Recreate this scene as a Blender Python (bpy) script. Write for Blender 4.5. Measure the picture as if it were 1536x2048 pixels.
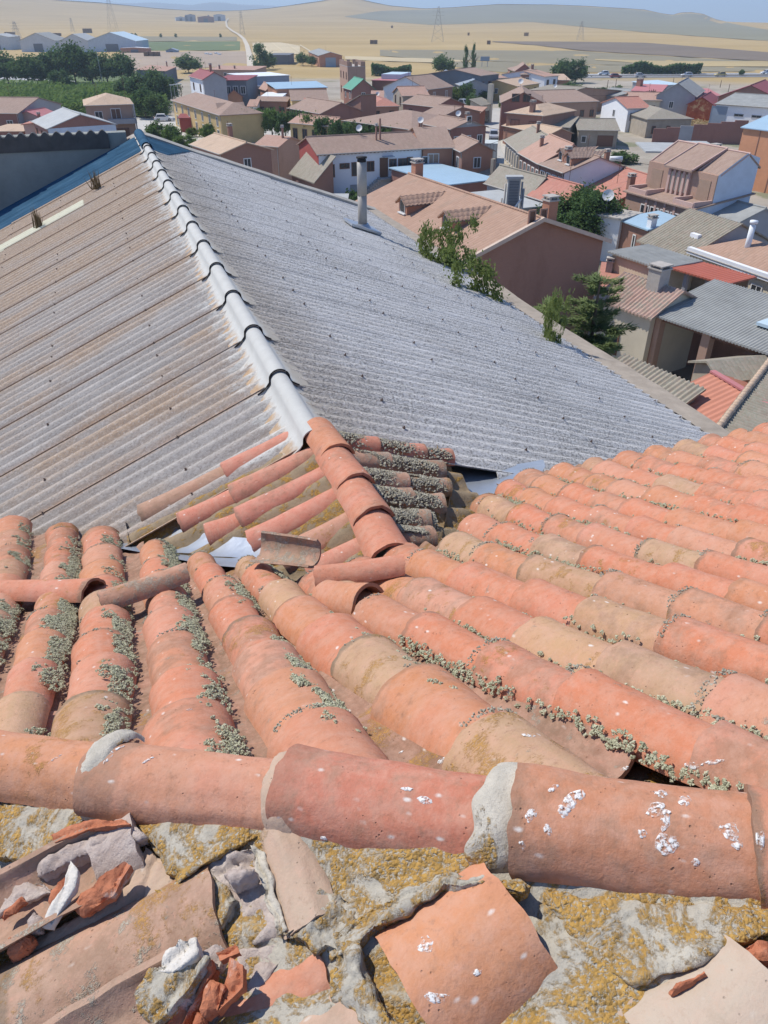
import bpy, math, random
from mathutils import Vector, Matrix, noise as mnoise
R_ = math.radians
rng = random.Random(11)
for o in list(bpy.data.objects): bpy.data.objects.remove(o)
scene = bpy.context.scene
COL = scene.collection

# ------------------------------------------------------------------ camera, sky, sun, exposure
FPX, YH, CX, CY = 1479.0, 30.0, 768.0, 1024.0
PITCH = math.atan((CY - YH) / FPX)
CP, SP = math.cos(PITCH), math.sin(PITCH)
CZ = 20.0                                   # camera height above the village ground
cam_d = bpy.data.cameras.new('camera')
cam_d.sensor_fit = 'VERTICAL'; cam_d.sensor_height = 36.0
cam_d.lens = FPX / 2048.0 * 36.0
cam_d.clip_start = 0.05; cam_d.clip_end = 60000
cam = bpy.data.objects.new('camera', cam_d); COL.objects.link(cam)
cam.location = (0, 0, CZ); cam.rotation_euler = (math.pi / 2 - PITCH, 0, 0)
scene.camera = cam

SUN_AZ, SUN_EL = R_(-62), R_(54)            # azimuth measured from the view direction (+Y), negative = left
sdir = Vector((math.sin(SUN_AZ) * math.cos(SUN_EL), math.cos(SUN_AZ) * math.cos(SUN_EL), math.sin(SUN_EL)))
world = bpy.data.worlds.new('World'); scene.world = world; world.use_nodes = True
wn = world.node_tree.nodes; wl = world.node_tree.links
bg = wn['Background']
sky = wn.new('ShaderNodeTexSky'); sky.sky_type = 'NISHITA'; sky.sun_disc = False
sky.sun_elevation = SUN_EL; sky.sun_rotation = SUN_AZ
sky.altitude = 900; sky.air_density = 0.5; sky.dust_density = 0.0; sky.ozone_density = 4.0
wl.new(sky.outputs[0], bg.inputs[0]); bg.inputs[1].default_value = 0.15
sun_d = bpy.data.lights.new('sun', 'SUN'); sun_d.energy = 2.65; sun_d.angle = R_(0.55); sun_d.color = (1.0, 0.95, 0.87)
sun = bpy.data.objects.new('sun', sun_d); COL.objects.link(sun)
sun.rotation_euler = (-sdir).to_track_quat('-Z', 'Y').to_euler(); sun.location = (-30, 20, 60)
vs = scene.view_settings
vs.view_transform = 'Standard'; vs.look = 'None'; vs.gamma = 1.0; vs.use_curve_mapping = False; vs.exposure = 0.84
HAZE = 0.00024                              # density of the haze, per metre
scene.cycles.max_bounces = 6; scene.cycles.diffuse_bounces = 3; scene.cycles.glossy_bounces = 2
scene.cycles.transparent_max_bounces = 6; scene.cycles.volume_bounces = 0
scene.cycles.caustics_reflective = False; scene.cycles.caustics_refractive = False

# ------------------------------------------------------------------ helpers
def ray(x, y):
    r = (x - CX) / FPX; u = (CY - y) / FPX
    return Vector((r, CP + u * SP, -SP + u * CP))
def at(x, y, h=0.0):
    """pixel of the photograph -> point at height h above the village ground"""
    d = ray(x, y); k = (h - CZ) / d.z
    return Vector((d.x * k, d.y * k, h))
def depth(p): return p.y * CP - (p.z - CZ) * SP
def project(p):
    q = Vector((p.x, p.y, p.z - CZ)); z = q.y * CP - q.z * SP; u = q.y * SP + q.z * CP
    return CX + FPX * q.x / z, CY - FPX * u / z

def tag(o, label=None, cat=None, group=None, kind=None):
    if label: o['label'] = label
    if cat: o['category'] = cat
    if group: o['group'] = group
    if kind: o['kind'] = kind
    return o
def empty(name, mw=None, label=None, cat=None, group=None, kind=None):
    o = bpy.data.objects.new(name, None); COL.objects.link(o)
    o.empty_display_size = 0.3
    if mw is not None: o.matrix_basis = mw
    return tag(o, label, cat, group, kind)
def world_m(o):
    m = o.matrix_basis.copy()
    while o.parent: o = o.parent; m = o.matrix_basis @ m
    return m
def link(name, me, mat=None, parent=None, mw=None):
    """one mesh object; mw is its world matrix"""
    o = bpy.data.objects.new(name, me); COL.objects.link(o)
    if mat is not None and len(me.materials) == 0:
        for m in (mat if isinstance(mat, (list, tuple)) else [mat]): me.materials.append(m)
    mw = Matrix() if mw is None else mw
    if parent is not None:
        o.parent = parent; o.matrix_basis = world_m(parent).inverted() @ mw
    else: o.matrix_basis = mw
    return o
class MB:
    """collects faces of one mesh"""
    def __init__(s): s.v = []; s.f = []; s.mi = []; s.cur = 0
    def face(s, pts):
        n = len(s.v); s.v += [tuple(p) for p in pts]; s.f.append(tuple(range(n, n + len(pts)))); s.mi.append(s.cur)
    def grid(s, rows, flip=False):
        n = len(s.v); w = len(rows[0])
        for r in rows: s.v += [tuple(p) for p in r]
        for i in range(len(rows) - 1):
            for j in range(w - 1):
                q = (n + i * w + j, n + i * w + j + 1, n + (i + 1) * w + j + 1, n + (i + 1) * w + j)
                s.f.append(q[::-1] if flip else q); s.mi.append(s.cur)
    def box(s, x0, x1, y0, y1, z0, z1, m=None):
        P = [Vector(p) for p in ((x0,y0,z0),(x1,y0,z0),(x1,y1,z0),(x0,y1,z0),(x0,y0,z1),(x1,y0,z1),(x1,y1,z1),(x0,y1,z1))]
        if m is not None: P = [m @ p for p in P]
        n = len(s.v); s.v += [tuple(p) for p in P]
        for q in ((0,3,2,1),(4,5,6,7),(0,1,5,4),(1,2,6,5),(2,3,7,6),(3,0,4,7)):
            s.f.append(tuple(n + i for i in q)); s.mi.append(s.cur)
    def tube(s, pts, r, seg=8, caps=True):
        rings = []
        for i, p in enumerate(pts):
            p = Vector(p); a = Vector(pts[max(i-1, 0)]); b = Vector(pts[min(i+1, len(pts)-1)])
            t = (b - a).normalized(); q = t.orthogonal().normalized(); w = t.cross(q)
            rr = r[i] if isinstance(r, (list, tuple)) else r
            rings.append([p + (q * math.cos(k*2*math.pi/seg) + w * math.sin(k*2*math.pi/seg)) * rr for k in range(seg)])
        n = len(s.v)
        for g in rings: s.v += [tuple(p) for p in g]
        for i in range(len(rings) - 1):
            for k in range(seg):
                s.f.append((n+i*seg+k, n+i*seg+(k+1) % seg, n+(i+1)*seg+(k+1) % seg, n+(i+1)*seg+k)); s.mi.append(s.cur)
        if caps:
            s.f.append(tuple(n+k for k in range(seg))[::-1]); s.f.append(tuple(n+(len(rings)-1)*seg+k for k in range(seg))); s.mi += [s.cur, s.cur]
    def mesh(s, name, smooth=False):
        me = bpy.data.meshes.new(name); me.from_pydata(s.v, [], s.f)
        me.polygons.foreach_set('material_index', s.mi)
        if smooth: me.polygons.foreach_set('use_smooth', [True] * len(s.f))
        me.update(); return me
    def build(s, name, mat, parent=None, mw=None, smooth=False):
        return link(name, s.mesh(name, smooth), mat, parent, mw)
def nz(x, y, z=0.0, s=1.0): return mnoise.noise(Vector((x * s, y * s, z * s)))

# ------------------------------------------------------------------ node material helper
class NM:
    def __init__(s, name):
        s.m = bpy.data.materials.new(name); s.m.use_nodes = True
        s.t = s.m.node_tree; s.n = s.t.nodes; s.p = s.n['Principled BSDF']
        s.p.inputs['Roughness'].default_value = 0.85
        s.p.inputs['Specular IOR Level'].default_value = 0.25
    def put(s, sock, v):
        if isinstance(v, bpy.types.NodeSocket): s.t.links.new(v, sock)
        elif isinstance(v, (tuple, list)) and len(v) == 3 and sock.type == 'RGBA': sock.default_value = (*v, 1)
        else: sock.default_value = v
    def coord(s, k='Object'): return s.n.new('ShaderNodeTexCoord').outputs[k]
    def rand(s): return s.n.new('ShaderNodeObjectInfo').outputs['Random']
    def vmath(s, op, a, b):
        n = s.n.new('ShaderNodeVectorMath'); n.operation = op; s.put(n.inputs[0], a); s.put(n.inputs[1], b); return n.outputs[0]
    def map(s, v, scale=(1, 1, 1), loc=(0, 0, 0), rot=(0, 0, 0)):
        n = s.n.new('ShaderNodeMapping'); s.put(n.inputs[0], v); s.put(n.inputs[1], loc); s.put(n.inputs[2], rot); s.put(n.inputs[3], scale); return n.outputs[0]
    def noise(s, v, scale=5, detail=3, rough=.55, dist=0.0):
        n = s.n.new('ShaderNodeTexNoise'); s.put(n.inputs['Vector'], v); s.put(n.inputs['Scale'], scale)
        s.put(n.inputs['Detail'], detail); s.put(n.inputs['Roughness'], rough); s.put(n.inputs['Distortion'], dist); return n.outputs[0]
    def voro(s, v, scale=5, out='Distance', feature='F1'):
        n = s.n.new('ShaderNodeTexVoronoi'); n.feature = feature; s.put(n.inputs['Vector'], v); s.put(n.inputs['Scale'], scale); return n.outputs[out]
    def math(s, op, a, b=0.0, c=None, clamp=False):
        n = s.n.new('ShaderNodeMath'); n.operation = op; n.use_clamp = clamp; s.put(n.inputs[0], a); s.put(n.inputs[1], b)
        if c is not None: s.put(n.inputs[2], c)
        return n.outputs[0]
    def step(s, v, a, b):
        n = s.n.new('ShaderNodeMapRange'); n.interpolation_type = 'SMOOTHSTEP'; s.put(n.inputs[0], v); s.put(n.inputs[1], a); s.put(n.inputs[2], b); return n.outputs[0]
    def ramp(s, f, stops, interp='LINEAR'):
        n = s.n.new('ShaderNodeValToRGB'); s.put(n.inputs[0], f); e = n.color_ramp.elements; n.color_ramp.interpolation = interp
        while len(e) < len(stops): e.new(0.5)
        for q, (p, c) in zip(e, stops): q.position = p; q.color = (*c, 1)
        return n.outputs[0]
    def mix(s, f, a, b, mode='MIX'):
        n = s.n.new('ShaderNodeMix'); n.data_type = 'RGBA'; n.blend_type = mode; n.clamp_result = False
        s.put(n.inputs[0], f); s.put(n.inputs[6], a); s.put(n.inputs[7], b); return n.outputs[2]
    def sep(s, v):
        n = s.n.new('ShaderNodeSeparateXYZ'); s.put(n.inputs[0], v); return n.outputs
    def comb(s, x=0.0, y=0.0, z=0.0):
        n = s.n.new('ShaderNodeCombineXYZ'); s.put(n.inputs[0], x); s.put(n.inputs[1], y); s.put(n.inputs[2], z); return n.outputs[0]
    def white(s, v):
        n = s.n.new('ShaderNodeTexWhiteNoise'); s.put(n.inputs['Vector'], v); return n.outputs
    def bump(s, h, strength=.4, dist=.01):
        n = s.n.new('ShaderNodeBump'); s.put(n.inputs['Height'], h); n.inputs['Strength'].default_value = strength; n.inputs['Distance'].default_value = dist; return n.outputs[0]
    def done(s, col, rough=None, normal=None, metal=None, spec=None):
        s.put(s.p.inputs['Base Color'], col)
        if rough is not None: s.put(s.p.inputs['Roughness'], rough)
        if normal is not None: s.put(s.p.inputs['Normal'], normal)
        if metal is not None: s.put(s.p.inputs['Metallic'], metal)
        if spec is not None: s.put(s.p.inputs['Specular IOR Level'], spec)
        return s.m
def shifted(n, k=40.0):
    r = n.rand(); return n.vmath('ADD', n.coord(), n.comb(n.math('MULTIPLY', r, k), n.math('MULTIPLY', r, -k * .7), n.math('MULTIPLY', r, k * .3))), r
MATS = {}
def plain(name, col, rough=.8, var=.18, scale=3.0, bump=0.0, metal=None, spec=None):
    if name in MATS: return MATS[name]
    n = NM(name); v, r = shifted(n)
    f = n.noise(v, scale, 5, .65)
    c = n.mix(f, tuple(x * (1 - var * 1.6) for x in col), tuple(min(1, x * (1 + var * 1.6)) for x in col))
    nm = n.bump(n.noise(v, scale * 8, 4), bump, .01) if bump else None
    MATS[name] = n.done(c, rough, nm, metal, spec); return MATS[name]
# ------------------------------------------------------------------ materials of the church roofs
def clay(name, stops, orange=.0, film=.0, dirt=.0, pale=0.0):
    """weathered hand-made roof tile; each tile takes its own shade"""
    n = NM(name); v, r = shifted(n)
    r2 = n.math('FRACT', n.math('MULTIPLY', r, 17.31)); r3 = n.math('FRACT', n.math('MULTIPLY', r, 91.7))
    c = n.ramp(r, stops)
    big = n.noise(v, 7, 4, .6)
    c = n.mix(n.step(big, .35, .75), c, n.mix(.28, c, (.40, .20, .125)))
    st = n.noise(n.map(v, (34, 3.2, 34)), 1, 3, .6)
    c = n.mix(n.math('MULTIPLY', n.step(st, .45, .8), .22), c, (.66, .34, .25))
    blush = n.noise(v, 3.1, 2)
    c = n.mix(n.math('MULTIPLY', n.step(blush, .5, .8), .4), c, (.58, .25, .19))
    # grey brown dirt film
    df = n.math('ADD', n.noise(v, 11, 7, .68), n.math('MULTIPLY', n.math('SUBTRACT', r2, .5), .34 + dirt))
    c = n.mix(n.math('MULTIPLY', n.step(df, .55, .76), .55), c, (.26, .165, .11))
    sd = n.noise(n.vmath('ADD', v, (5, 2, 7)), 46, 6, .75)
    c = n.mix(n.math('MULTIPLY', n.step(sd, .52, .70), .5), c, (.26, .135, .085))
    c = n.mix(n.math('MULTIPLY', n.step(sd, .47, .30), .30), c, (.66, .33, .235))
    # pale dust
    du = n.noise(n.vmath('ADD', v, (2, 8, 3)), 19, 7, .72)
    c = n.mix(n.math('MULTIPLY', n.step(du, .38, .66), .34), c, (.57, .36, .27))
    # dark growth that creeps up from the rims
    ys = n.sep(n.coord())[1]
    rim = n.math('ADD', n.step(ys, .40, .47), n.math('MULTIPLY', n.noise(v, 24, 6, .7), 1.1))
    c = n.mix(n.math('MULTIPLY', n.step(rim, 1.12, 1.5), n.math('ADD', .2, n.math('MULTIPLY', r3, .5))), c, (.17, .14, .10))
    # small dark pits
    pit = n.voro(v, 62); pc = n.math('MULTIPLY', n.step(n.math('ADD', pit, n.math('MULTIPLY', n.noise(v, 33, 3), .5)), .40, .22), n.step(n.noise(v, 13, 4), .46, .62))
    c = n.mix(n.math('MULTIPLY', pc, .75), c, (.15, .08, .055))
    # crusts
    fine = n.noise(v, 210, 2)
    of = n.math('ADD', n.noise(v, 8.5, 8, .7), n.math('MULTIPLY', n.math('SUBTRACT', r3, .75), .45 - orange * .1))
    om = n.math('MULTIPLY', n.step(n.math('ADD', of, orange * .2), .6, .68), n.step(fine, .3, .62))
    c = n.mix(n.math('MULTIPLY', om, .8), c, n.ramp(n.noise(v, 60, 2), [(0.3, (.27, .15, .05)), (.7, (.5, .27, .06))]))
    gf = n.math('ADD', n.noise(n.vmath('ADD', v, (9, 4, 1)), 13, 7, .7), film)
    gm = n.math('MULTIPLY', n.step(gf, .64, .72), n.step(fine, .35, .55))
    c = n.mix(n.math('MULTIPLY', gm, .75), c, n.ramp(n.noise(v, 90, 2), [(.3, (.24, .23, .19)), (.7, (.46, .45, .36))]))
    # white flecks
    wv = n.vmath('ADD', v, (3.3, 1.7, 8.1)); wd = n.voro(n.map(wv, (1, .55, 1)), 27)
    wm = n.math('MULTIPLY', n.step(n.math('ADD', wd, n.math('MULTIPLY', n.noise(wv, 70, 3), .16)), .26, .12), n.step(n.noise(wv, 9, 3), .47, .60))
    c = n.mix(n.math('MULTIPLY', wm, .8), c, (.72, .68, .62))
    if pale: c = n.mix(pale, c, (.45, .37, .28))
    h = n.math('ADD', n.math('MULTIPLY', n.noise(v, 120, 4, .7), .5), n.math('ADD', n.math('MULTIPLY', om, .6), n.math('SUBTRACT', n.math('MULTIPLY', gm, .6), pc)))
    h = n.math('ADD', h, n.math('MULTIPLY', n.noise(v, 26, 3), .9))
    return n.done(c, .93, n.bump(h, .75, .0045), spec=.15)
CLAY = [(0, (0.519, 0.200, 0.110)), (.16, (0.549, 0.205, 0.113)), (.3, (0.519, 0.226, 0.138)), (.45, (0.510, 0.221, 0.107)), (.56, (0.539, 0.273, 0.181)), (.66, (0.549, 0.189, 0.104)), (.75, (0.392, 0.247, 0.144)), (.84, (0.510, 0.315, 0.177)), (.92, (0.421, 0.284, 0.177)), (1, (0.510, 0.210, 0.121))]
m_cover = clay('fired_clay_cover', CLAY)
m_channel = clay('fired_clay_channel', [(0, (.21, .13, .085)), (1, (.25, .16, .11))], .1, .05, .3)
m_ridge = clay('fired_clay_ridge', [(0, (0.529, 0.226, 0.123)), (.5, (0.539, 0.215, 0.132)), (1, (0.519, 0.226, 0.116))], -.15, -.12, -.15)
m_gable_l = clay('fired_clay_gable', [(0, (.55, .20, .13)), (.35, (.53, .21, .148)), (.7, (.52, .225, .155)), (.85, (.36, .24, .16)), (1, (.38, .24, .165))], 0, -.05, .0)
m_gable_r = clay('fired_clay_lichened', [(0, (.42, .26, .18)), (.5, (.36, .25, .17)), (1, (.46, .23, .15))], .0, .16, .3)
m_palecl = clay('pale_weathered_clay', [(0, (.44, .32, .23)), (1, (.46, .33, .24))], -.2, -.05, .1, .35)
m_greycl = clay('limewashed_clay', [(0, (.5, .42, .34)), (1, (.5, .42, .34))], -.3, -.1, -.2, .55)

def mortar_mat(name, base, orange=.5, patch=5.0):
    n = NM(name); v = n.coord()
    c = n.ramp(n.noise(v, 16, 6, .7), [(.3, tuple(x * .68 for x in base)), (.7, base)])
    grit = n.noise(v, 240, 2)
    c = n.mix(n.math('MULTIPLY', n.step(grit, .58, .7), .4), c, (.2, .19, .17))
    o1 = n.noise(v, patch, 9, .72, .6)
    m = n.math('MULTIPLY', n.step(o1, .55 - orange * .13, .61 - orange * .1), n.step(n.noise(v, 130, 3, .6), .32, .52))
    oc = n.ramp(n.noise(v, 46, 4), [(.25, (.2, .125, .03)), (.5, (.4, .225, .045)), (.75, (.52, .31, .07))])
    c = n.mix(n.math('MULTIPLY', m, .92), c, oc)
    cau = n.voro(v, 130)
    h = n.math('ADD', n.math('MULTIPLY', m, n.math('SUBTRACT', 1.0, cau)), n.math('MULTIPLY', n.noise(v, 70, 5, .7), .9))
    return n.done(c, .93, n.bump(h, .8, .007))
m_mortar = mortar_mat('lichened_mortar', (.50, .46, .38), .74, 6.5)
m_mortar_pale = mortar_mat('pale_mortar', (.58, .53, .44), .05, 6.0)
m_mortar_brown = mortar_mat('old_brown_mortar', (.33, .25, .16), .45, 9.0)
n = NM('broken_plaster'); v = n.coord()
c = n.ramp(n.noise(v, 14, 7, .7), [(.25, (.40, .30, .25)), (.5, (.58, .48, .42)), (.8, (.70, .63, .56))])
m_plaster_rubble = n.done(c, .95, n.bump(n.noise(v, 45, 7, .75), 1.0, .012))
n = NM('broken_brick'); v, r = shifted(n)
c = n.ramp(n.noise(v, 22, 6, .7), [(.3, (.34, .11, .055)), (.6, (.50, .19, .10)), (.8, (.56, .27, .18))])
c = n.mix(n.math('MULTIPLY', n.step(n.noise(v, 9, 6, .7), .56, .66), .7), c, (.6, .5, .43))
m_shard = n.done(c, .92, n.bump(n.noise(v, 90, 5, .7), .7, .006))
n = NM('grey_green_lichen'); v = n.coord()
c = n.ramp(n.noise(v, 38, 4, .6), [(.25, (.26, .26, .165)), (.5, (.44, .435, .30)), (.78, (.57, .555, .41))])
m_lichen = n.done(c, .95)
n = NM('brown_grey_lichen'); v = n.coord()
c = n.ramp(n.noise(v, 30, 4, .6), [(.25, (.19, .165, .12)), (.5, (.35, .325, .25)), (.8, (.50, .48, .39))])
m_lichen2 = n.done(c, .95)
m_zinc = None
n = NM('zinc_flashing'); v = n.coord()
c = n.mix(n.noise(v, 6, 5, .6), (.30, .33, .37), (.46, .49, .53))
m_zinc = n.done(c, .42, n.bump(n.noise(v, 9, 3), .25, .02), .55)
n = NM('bird_dropping_white'); v = n.coord()
n.put(n.p.inputs['Alpha'], n.step(n.noise(v, 95, 5, .7), .42, .60)); m_dropping = n.done((.76, .75, .72), .8)
m_white_plaster = plain('white_plaster', (.60, .56, .50), .9, .12, 20, .4)

def fibre(name, left):
    """weathered corrugated fibre cement; object x runs down the slope, y along the ridge"""
    n = NM(name); v = n.coord(); s = n.sep(v)
    wave = n.math('FRACT', n.math('DIVIDE', s[1], .177))
    if left:
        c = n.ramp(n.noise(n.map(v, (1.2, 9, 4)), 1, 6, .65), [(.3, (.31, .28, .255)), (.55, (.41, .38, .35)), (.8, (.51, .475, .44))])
        rust = n.math('ADD', n.noise(n.map(v, (.35, 1.0, 1)), 1.1, 7, .68), n.math('MULTIPLY', n.step(s[1], 9, 19), .22))
        c = n.mix(n.math('MULTIPLY', n.step(rust, .42, .66), .75), c, n.ramp(n.noise(v, 12, 4), [(.3, (.36, .24, .15)), (.7, (.47, .34, .23))]))
        far = n.step(s[1], 7, 15)
        c = n.mix(n.math('MULTIPLY', far, .45), c, (.42, .32, .235))
        # remains of white paint next to the ridge
        dist = n.math('ADD', n.math('MULTIPLY', s[0], 1.0), n.math('MULTIPLY', n.noise(n.map(v, (1.6, 7, 1)), 1, 7, .75), 1.35))
        wm = n.math('MULTIPLY', n.step(dist, .36, .46), n.step(n.noise(n.map(v, (5, 22, 9)), 1, 5, .7), .38, .47))
        c = n.mix(n.math('MULTIPLY', wm, .8), c, (.58, .57, .53))
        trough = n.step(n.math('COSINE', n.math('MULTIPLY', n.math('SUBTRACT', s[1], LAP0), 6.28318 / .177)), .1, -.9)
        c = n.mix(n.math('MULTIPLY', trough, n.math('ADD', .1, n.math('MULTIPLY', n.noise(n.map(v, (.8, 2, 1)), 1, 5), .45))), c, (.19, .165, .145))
        # rust brown wave next to each side lap
        lap = n.math('FRACT', n.math('DIVIDE', n.math('SUBTRACT', s[1], LAP0), 1.062))
        lm = n.math('MULTIPLY', n.math('ADD', n.step(lap, .15, .06), n.step(lap, .975, 1.0)), n.step(n.noise(n.map(v, (1.3, 3, 1)), 1, 5, .7), .3, .5))
        c = n.mix(n.math('MULTIPLY', lm, .72), c, n.ramp(n.noise(v, 30, 3), [(.3, (.30, .18, .105)), (.7, (.44, .29, .18))]))
        c = n.mix(n.math('MULTIPLY', n.step(n.noise(n.map(v, (40, 60, 50)), 1, 3, .75), .46, .62), .42), c, (.19, .165, .145))
        c = n.mix(n.math('MULTIPLY', n.step(n.noise(n.map(v, (44, 60, 50), (3, 7, 1)), 1, 3, .75), .52, .64), .35), c, (.62, .59, .55))
        h = n.noise(v, 60, 5, .7); st = .5
        sp = n.step(n.noise(v, 38, 3), .66, .72)
        c = n.mix(n.math('MULTIPLY', sp, .5), c, (.15, .13, .11))
    else:
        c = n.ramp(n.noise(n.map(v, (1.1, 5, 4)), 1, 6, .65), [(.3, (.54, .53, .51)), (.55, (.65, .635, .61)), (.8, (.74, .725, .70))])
        stain = n.noise(n.map(v, (.5, .9, 1)), .8, 6, .68)
        c = n.mix(n.math('MULTIPLY', n.step(stain, .55, .75), .5), c, (.36, .31, .26))
        edge = n.step(n.math('ADD', n.math('MULTIPLY', s[0], -1), n.math('MULTIPLY', n.noise(n.map(v, (1, 1.5, 1)), 1.3, 6), 1.1)), -.9, .5)
        c = n.mix(n.math('MULTIPLY', edge, .7), c, (.40, .34, .27))
        sp1 = n.noise(n.map(v, (44, 62, 50)), 1, 3, .75); sp2 = n.noise(n.map(v, (.4, .5, 1)), 1, 4)
        sm = n.step(n.math('ADD', sp1, n.math('MULTIPLY', n.math('SUBTRACT', sp2, .5), .22)), .47, .62)
        c = n.mix(n.math('MULTIPLY', sm, .80), c, n.ramp(n.noise(v, 9, 3), [(.3, (.14, .14, .135)), (.7, (.27, .255, .235))]))
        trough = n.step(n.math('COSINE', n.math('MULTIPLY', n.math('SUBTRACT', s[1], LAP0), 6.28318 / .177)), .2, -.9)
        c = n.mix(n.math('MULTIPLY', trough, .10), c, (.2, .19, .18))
        pal = n.step(n.noise(n.map(v, (40, 54, 40), (4, 2, 1)), 1, 3, .7), .54, .64)
        c = n.mix(n.math('MULTIPLY', pal, .45), c, (.78, .77, .75))
        h = n.math('ADD', n.math('MULTIPLY', sm, .7), n.noise(v, 50, 5, .7)); st = .6
    return n.done(c, .93, n.bump(h, st, .012), spec=.08)
LAP0 = 5.39
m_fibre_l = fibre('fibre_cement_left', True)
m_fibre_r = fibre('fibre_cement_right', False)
n = NM('white_painted_cap'); v = n.coord(); s = n.sep(v)
c = n.mix(n.noise(v, 7, 5, .6), (.42, .415, .385), (.56, .555, .52))
wing = n.step(n.math('ADD', n.math('MULTIPLY', s[0], -1), n.math('MULTIPLY', n.noise(v, 8, 6, .7), .16)), .19, .25)
c = n.mix(n.math('MULTIPLY', n.math('MULTIPLY', wing, n.step(n.noise(n.vmath('ADD', v, (3, 1, 2)), 6, 6, .7), .34, .5)), .85), c, n.ramp(n.noise(v, 22, 5, .7), [(.3, (.32, .19, .09)), (.7, (.46, .30, .16))]))
wr = n.step(n.math('ADD', s[0], n.math('MULTIPLY', n.noise(v, 9, 6, .7), .14)), .17, .25)
c = n.mix(n.math('MULTIPLY', wr, .8), c, (.36, .32, .26))
c = n.mix(n.math('MULTIPLY', n.step(n.noise(v, 24, 6, .75), .6, .68), .55), c, (.38, .34, .28))
m_cap = n.done(c, .85, n.bump(n.noise(v, 40, 4), .2, .006))
m_near_black = plain('near_black', (.028, .025, .024), .7, .1)
n = NM('mottled_dark_blue'); v = n.coord()
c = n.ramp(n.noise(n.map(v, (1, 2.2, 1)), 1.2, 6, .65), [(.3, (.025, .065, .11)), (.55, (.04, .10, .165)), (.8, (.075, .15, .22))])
m_blue_band = n.done(c, .9, n.bump(n.noise(v, 6, 4), .3, .02), spec=.04)
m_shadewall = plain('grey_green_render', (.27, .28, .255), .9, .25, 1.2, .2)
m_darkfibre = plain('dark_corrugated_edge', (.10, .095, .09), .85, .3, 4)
m_steel = plain('galvanised_steel', (.36, .34, .31), .6, .14, 5, 0, .15)
m_stone_wall = plain('church_masonry', (.36, .29, .22), .9, .25, 2.0, .4)

def hipclay(name, a, b, white=.0):
    return clay(name, [(0, a), (1, b)], -.2, -.12, -.12)
m_hip = [hipclay('hip_clay_' + k, c_, c_) for k, c_ in (('orange', (0.539, 0.242, 0.128)), ('ochre', (0.539, 0.247, 0.130)), ('pink', (0.529, 0.252, 0.153)), ('red', (0.510, 0.187, 0.119)), ('brown', (0.490, 0.218, 0.123)), ('rust', (0.519, 0.221, 0.121)))]
# ------------------------------------------------------------------ church frame: u to the right of the nave axis, v along it, z up
AZ = R_(19.35)
VA = Vector((-math.sin(AZ), math.cos(AZ), 0)); VB = Vector((math.cos(AZ), math.sin(AZ), 0)); VZ = Vector((0, 0, 1))
def W(u, v, z): return VB * u + VA * v + Vector((0, 0, z + CZ))
def frame(x, y, z, o):
    m = Matrix.Identity(4)
    for i, a in enumerate((x, y, z)):
        for k in range(3): m[k][i] = a[k]
    for k in range(3): m[k][3] = o[k]
    return m
M_CH = Matrix.Translation((0, 0, 0)) @ Matrix.Rotation(AZ, 4, 'Z')
def root_at(u, v, name, label, cat, group=None):
    return empty(name, Matrix.Translation(W(u, v, -CZ)) @ Matrix.Rotation(AZ, 4, 'Z'), label, cat, group)
S24 = math.tan(R_(24)); CF = -1.0013
def zF(u, v):
    k = 0.055 * max(0, v - 3.2) ** 2
    return CF - S24 * v + k
def onF(x, y, lift=0.0):
    d = ray(x, y); nF = VA * S24 + VZ
    return d * ((CF + lift) / nF.dot(d)) + Vector((0, 0, CZ))

# ------------------------------------------------------------------ tile meshes: crest along z=0, y runs downhill from the narrow to the wide end
def tile_mesh(name, L=.46, w1=.155, w2=.195, t=.013, half=82, seed=0, seg=14, ny=6, inverted=False, rough=.003, chip=.0, corner=.010):
    r_ = random.Random(seed); mb = MB(); ha = R_(half); off = r_.random() * 50
    out, inn = [], []
    for j in range(ny + 1):
        fy = j / ny; w = w1 + (w2 - w1) * fy; R = w / 2 / math.sin(min(ha, math.pi / 2)); ro, ri = [], []
        bend = .006 * math.sin(fy * math.pi) * (r_.random() * .2 + .9)
        for i in range(seg + 1):
            a = -ha + 2 * ha * i / seg
            k = 1 + .035 * nz(a * 1.3 + off, fy * 2.2, seed)
            yy = fy * L
            if j in (0, ny): yy += .007 * nz(a * 2.6 + off, j * 3.1, 7) + (.5 * chip * max(0, nz(a * 3 + off, j, 2)) * (-1 if j else 1))
            e = rough * nz(a * 3 + off, fy * 5, 3)
            if j in (0, ny): yy += corner * abs(a / ha) ** 4 * (-1 if j else 1) * (1 + .6 * nz(a * 2 + off, j, 9))
            x = (R * k + e) * math.sin(a); z = (R * k + e) * math.cos(a) - R - bend
            xi = (R * k + e - t) * math.sin(a); zi = (R * k + e - t) * math.cos(a) - R - bend
            if i in (0, seg): z += .004 * nz(fy * 6, off, 1); zi = z + .001
            ro.append((x, yy, z)); ri.append((xi, yy, zi))
        out.append(ro); inn.append(ri)
    mb.grid(out, True); mb.grid(inn)
    mb.grid([out[0], inn[0]], True); mb.grid([out[-1], inn[-1]])
    mb.grid([[p[0] for p in out], [p[0] for p in inn]]); mb.grid([[p[-1] for p in out], [p[-1] for p in inn]], True)
    if inverted: mb.v = [(-x, y, -z) for x, y, z in mb.v]
    return mb.mesh(name, True)
COVERS = [tile_mesh('cover_tile_%s' % 'abcdefgh'[i], .46 + .02 * rng.uniform(-1, 1), .166 + .009 * rng.uniform(-1, 1), .191 + .009 * rng.uniform(-1, 1), .014, 80, i, chip=.02 if i % 3 == 0 else 0) for i in range(8)]
CHANNELS = [tile_mesh('channel_tile_%s' % 'ab'[i], .44, .15, .19, .013, 62, 40 + i, 8, 3, True) for i in range(2)]
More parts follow.
